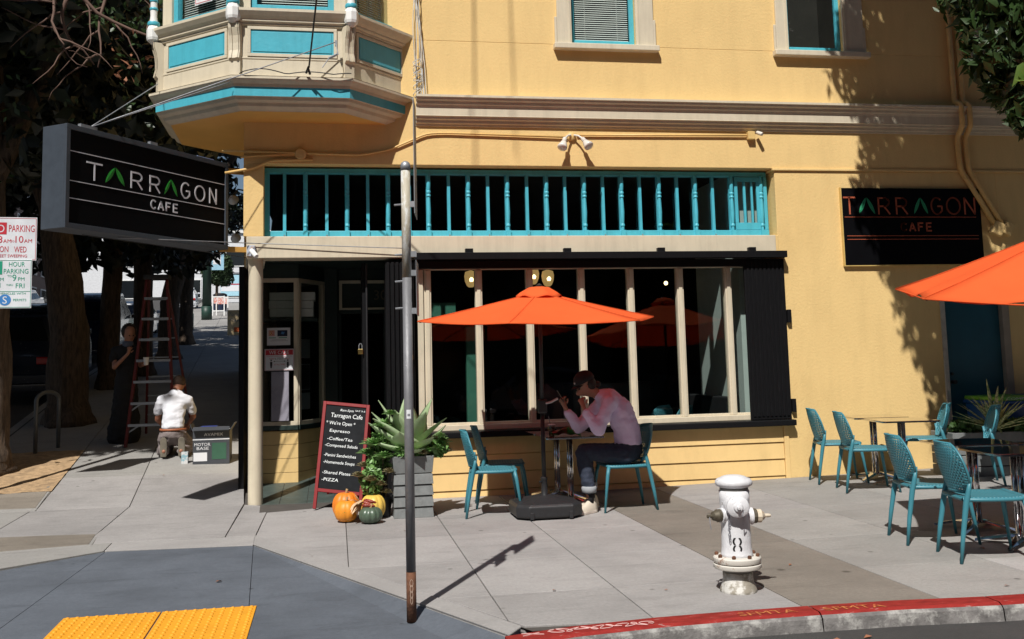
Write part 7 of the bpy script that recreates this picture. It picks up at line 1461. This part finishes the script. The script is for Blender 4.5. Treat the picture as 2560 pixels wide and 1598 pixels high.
# bus shelter / kiosk at the top of the street and a low hedge, buildings across the side street
x, y = curbx(1.0, 88), 88; z = gz(x, y); t = thing('bus_shelter', 'blue and white shelter at the crest of the side street', 'shelter', (x, y, z))
s = G(); s.box(x-1.2, x+1.2, y, y+1.2, z+2.5, z+2.62); s.build('roof', GALV, t)
for dx in (-1.15, 1.15): s = G(); s.box(x+dx-.05, x+dx+.05, y, y+.1, z, z+2.5); s.build('post', BLKP, t)
s = G(); s.box(x-.9, x+.9, y+.02, y+.06, z+.6, z+2.4); pn = s.build('advert_panel', mat('pale blue advert', (.35, .60, .72)), t); s = G(); s.box(x-.85, x+.85, y+.01, y+.019, z+1.0, z+1.5); s.build('advert_print', PAPER, pn); s = G(); s.box(x-.85, x+.85, y+.01, y+.019, z+1.55, z+1.65); s.build('red_band', SRED, pn)
def house(lb, x0, x1, y0, y1, h, m, nwin, face, mt=WHT, z0=None, awn=None):
    z = gz(-3, y0)-.2 if z0 is None else z0; t = thing('building', lb, 'building', ((x0+x1)/2, (y0+y1)/2, z)); s = G(); s.box(x0, x1, y0, y1, z-.4, z+h); w = s.build('wall', m, t)
    s = G(); s.box(x0-.25, x1+.25, y0-.25, y1+.25, z+h, z+h+.35); s.build('cornice', mt, t)
    nx, nz = nwin; f = {'-y': (y0, -1), '+y': (y1, 1)}.get(face)
    for j in range(nz):
        for i in range(nx):
            wz_ = z+1.0+(h-1.2)*j/nz; hz_ = (h-1.2)/nz*.55
            if f:
                wx = x0+(x1-x0)*(i+.5)/nx; ww = (x1-x0)/nx*.28; yy_ = f[0]; s = G(); s.box(wx-ww-.1, wx+ww+.1, min(yy_, yy_+f[1]*.08), max(yy_, yy_+f[1]*.08), wz_-.1, wz_+hz_+.1); q = s.build('window', mt, t); s = G(); s.box(wx-ww, wx+ww, yy_+f[1]*.05-.035+.0, yy_+f[1]*.05+.05, wz_, wz_+hz_); s.build('pane', CGL, q)
            else:
                xx = x1; wy = y0+(y1-y0)*(i+.5)/nx; ww = (y1-y0)/nx*.28; s = G(); s.box(xx-.02, xx+.08, wy-ww-.1, wy+ww+.1, wz_-.1, wz_+hz_+.1); q = s.build('window', mt, t); s = G(); s.box(xx+.0, xx+.10, wy-ww, wy+ww, wz_, wz_+hz_); s.build('pane', CGL, q)
    return t
house('pale apartment house across the side street behind the trees', -44, -25, 92, 104, 11, mat('pale blue grey render', (.30, .34, .40)), (4, 3), '+x')
house('orange fronted corner shop across the side street', -36, -22.3, 60, 74, 5.0, mat('orange shop front', (.50, .12, .03), c2=(.6, .55, .5), mix=(.5, .52), mscale=1.2), (4, 1), '+x')
house('dark brick building further up across the side street', -38, -23.4, 75, 91, 9, mat('dull brick', (.16, .09, .07)), (5, 3), '+x')
house('white building closing the top of the side street', -50, 6, 128, 140, 9, mat('bright white render', (.65, .66, .68)), (8, 2), '-y', z0=9.5)
# row of buildings and trees on the other side of the front street (seen mirrored in the glass)
FB = [(-42, -27, 16, (.16, .14, .12)), (-26.5, -14, 18, (.13, .14, .16)), (-13.5, -2, 18, (.15, .12, .09)), (-1.5, 10, 19, (.12, .11, .10)), (10.5, 22, 18, (.16, .17, .16)), (22.5, 40, 17, (.14, .12, .1))]
nmz = ['grey', 'slate', 'tan', 'brown', 'sage', 'sand']
for i, (a, b_, h, c_) in enumerate(FB): house('%s fronted house across the front street, %s in the row' % (nmz[i], ['first', 'second', 'third', 'fourth', 'fifth', 'last'][i]), a, b_, -25, -12.5, h, mat(nmz[i]+' house render', c_), (3, 3), '+y', mt=mat('dull trim', (.25, .24, .22)), z0=-.1)
for i, x in enumerate((-20, -11, 3, 13, 24)):
    t = thing('opposite_tree', ['first', 'second', 'third', 'fourth', 'fifth'][i]+' round tree on the pavement across the front street, counted from the left', 'tree', (x, -10, 0), group='trees across the front street'); trunk('trunk', [(x, -10, -.1), (x, -10, 3.2)], [.16, .12], t, n=10); rg = random.Random(50+i)
    leaves('crown', [(x+rg.uniform(-3, 3), -9+rg.uniform(-1.5, 1.5), rg.uniform(3.8, 11), 1.6, 1.6, 1.2, 300) for k in range(24)], .34, LEAFD, t, seed=60+i)
# silver car parked at the kerb across the front street, mirrored in the pane on the right
cr = make_car('silver car across the front street, mirrored in the shop window', (5.8, -6.5, -.135), PI, CARS, L=4.6, H=1.5); cr.rotation_euler = (0, 0, PI)
# yellow neighbour further along the side street with hanging lanterns
for i, (y, z) in enumerate(((12.3, 3.55), (12.6, 3.12))):
    t = thing('gooseneck_lamp', ['upper', 'lower'][i]+' small round lamp on the side wall behind the hanging sign', 'lamp', (-1.2, y, z)); s = G(); s.path([(-1.06, y, z+.1), (-1.16, y, z+.12), (-1.22, y, z+.04)], .01, 6); s.build('arm', BLKP, t); s = G(); s.lathe([(.02, .05), (.06, .0), (.065, -.03)], (-1.22, y, z), 14, ax=(-.3, -.8, .4)); s.build('shade', mat('pale lamp shade', (.4, .42, .45)), t, auto=.8)
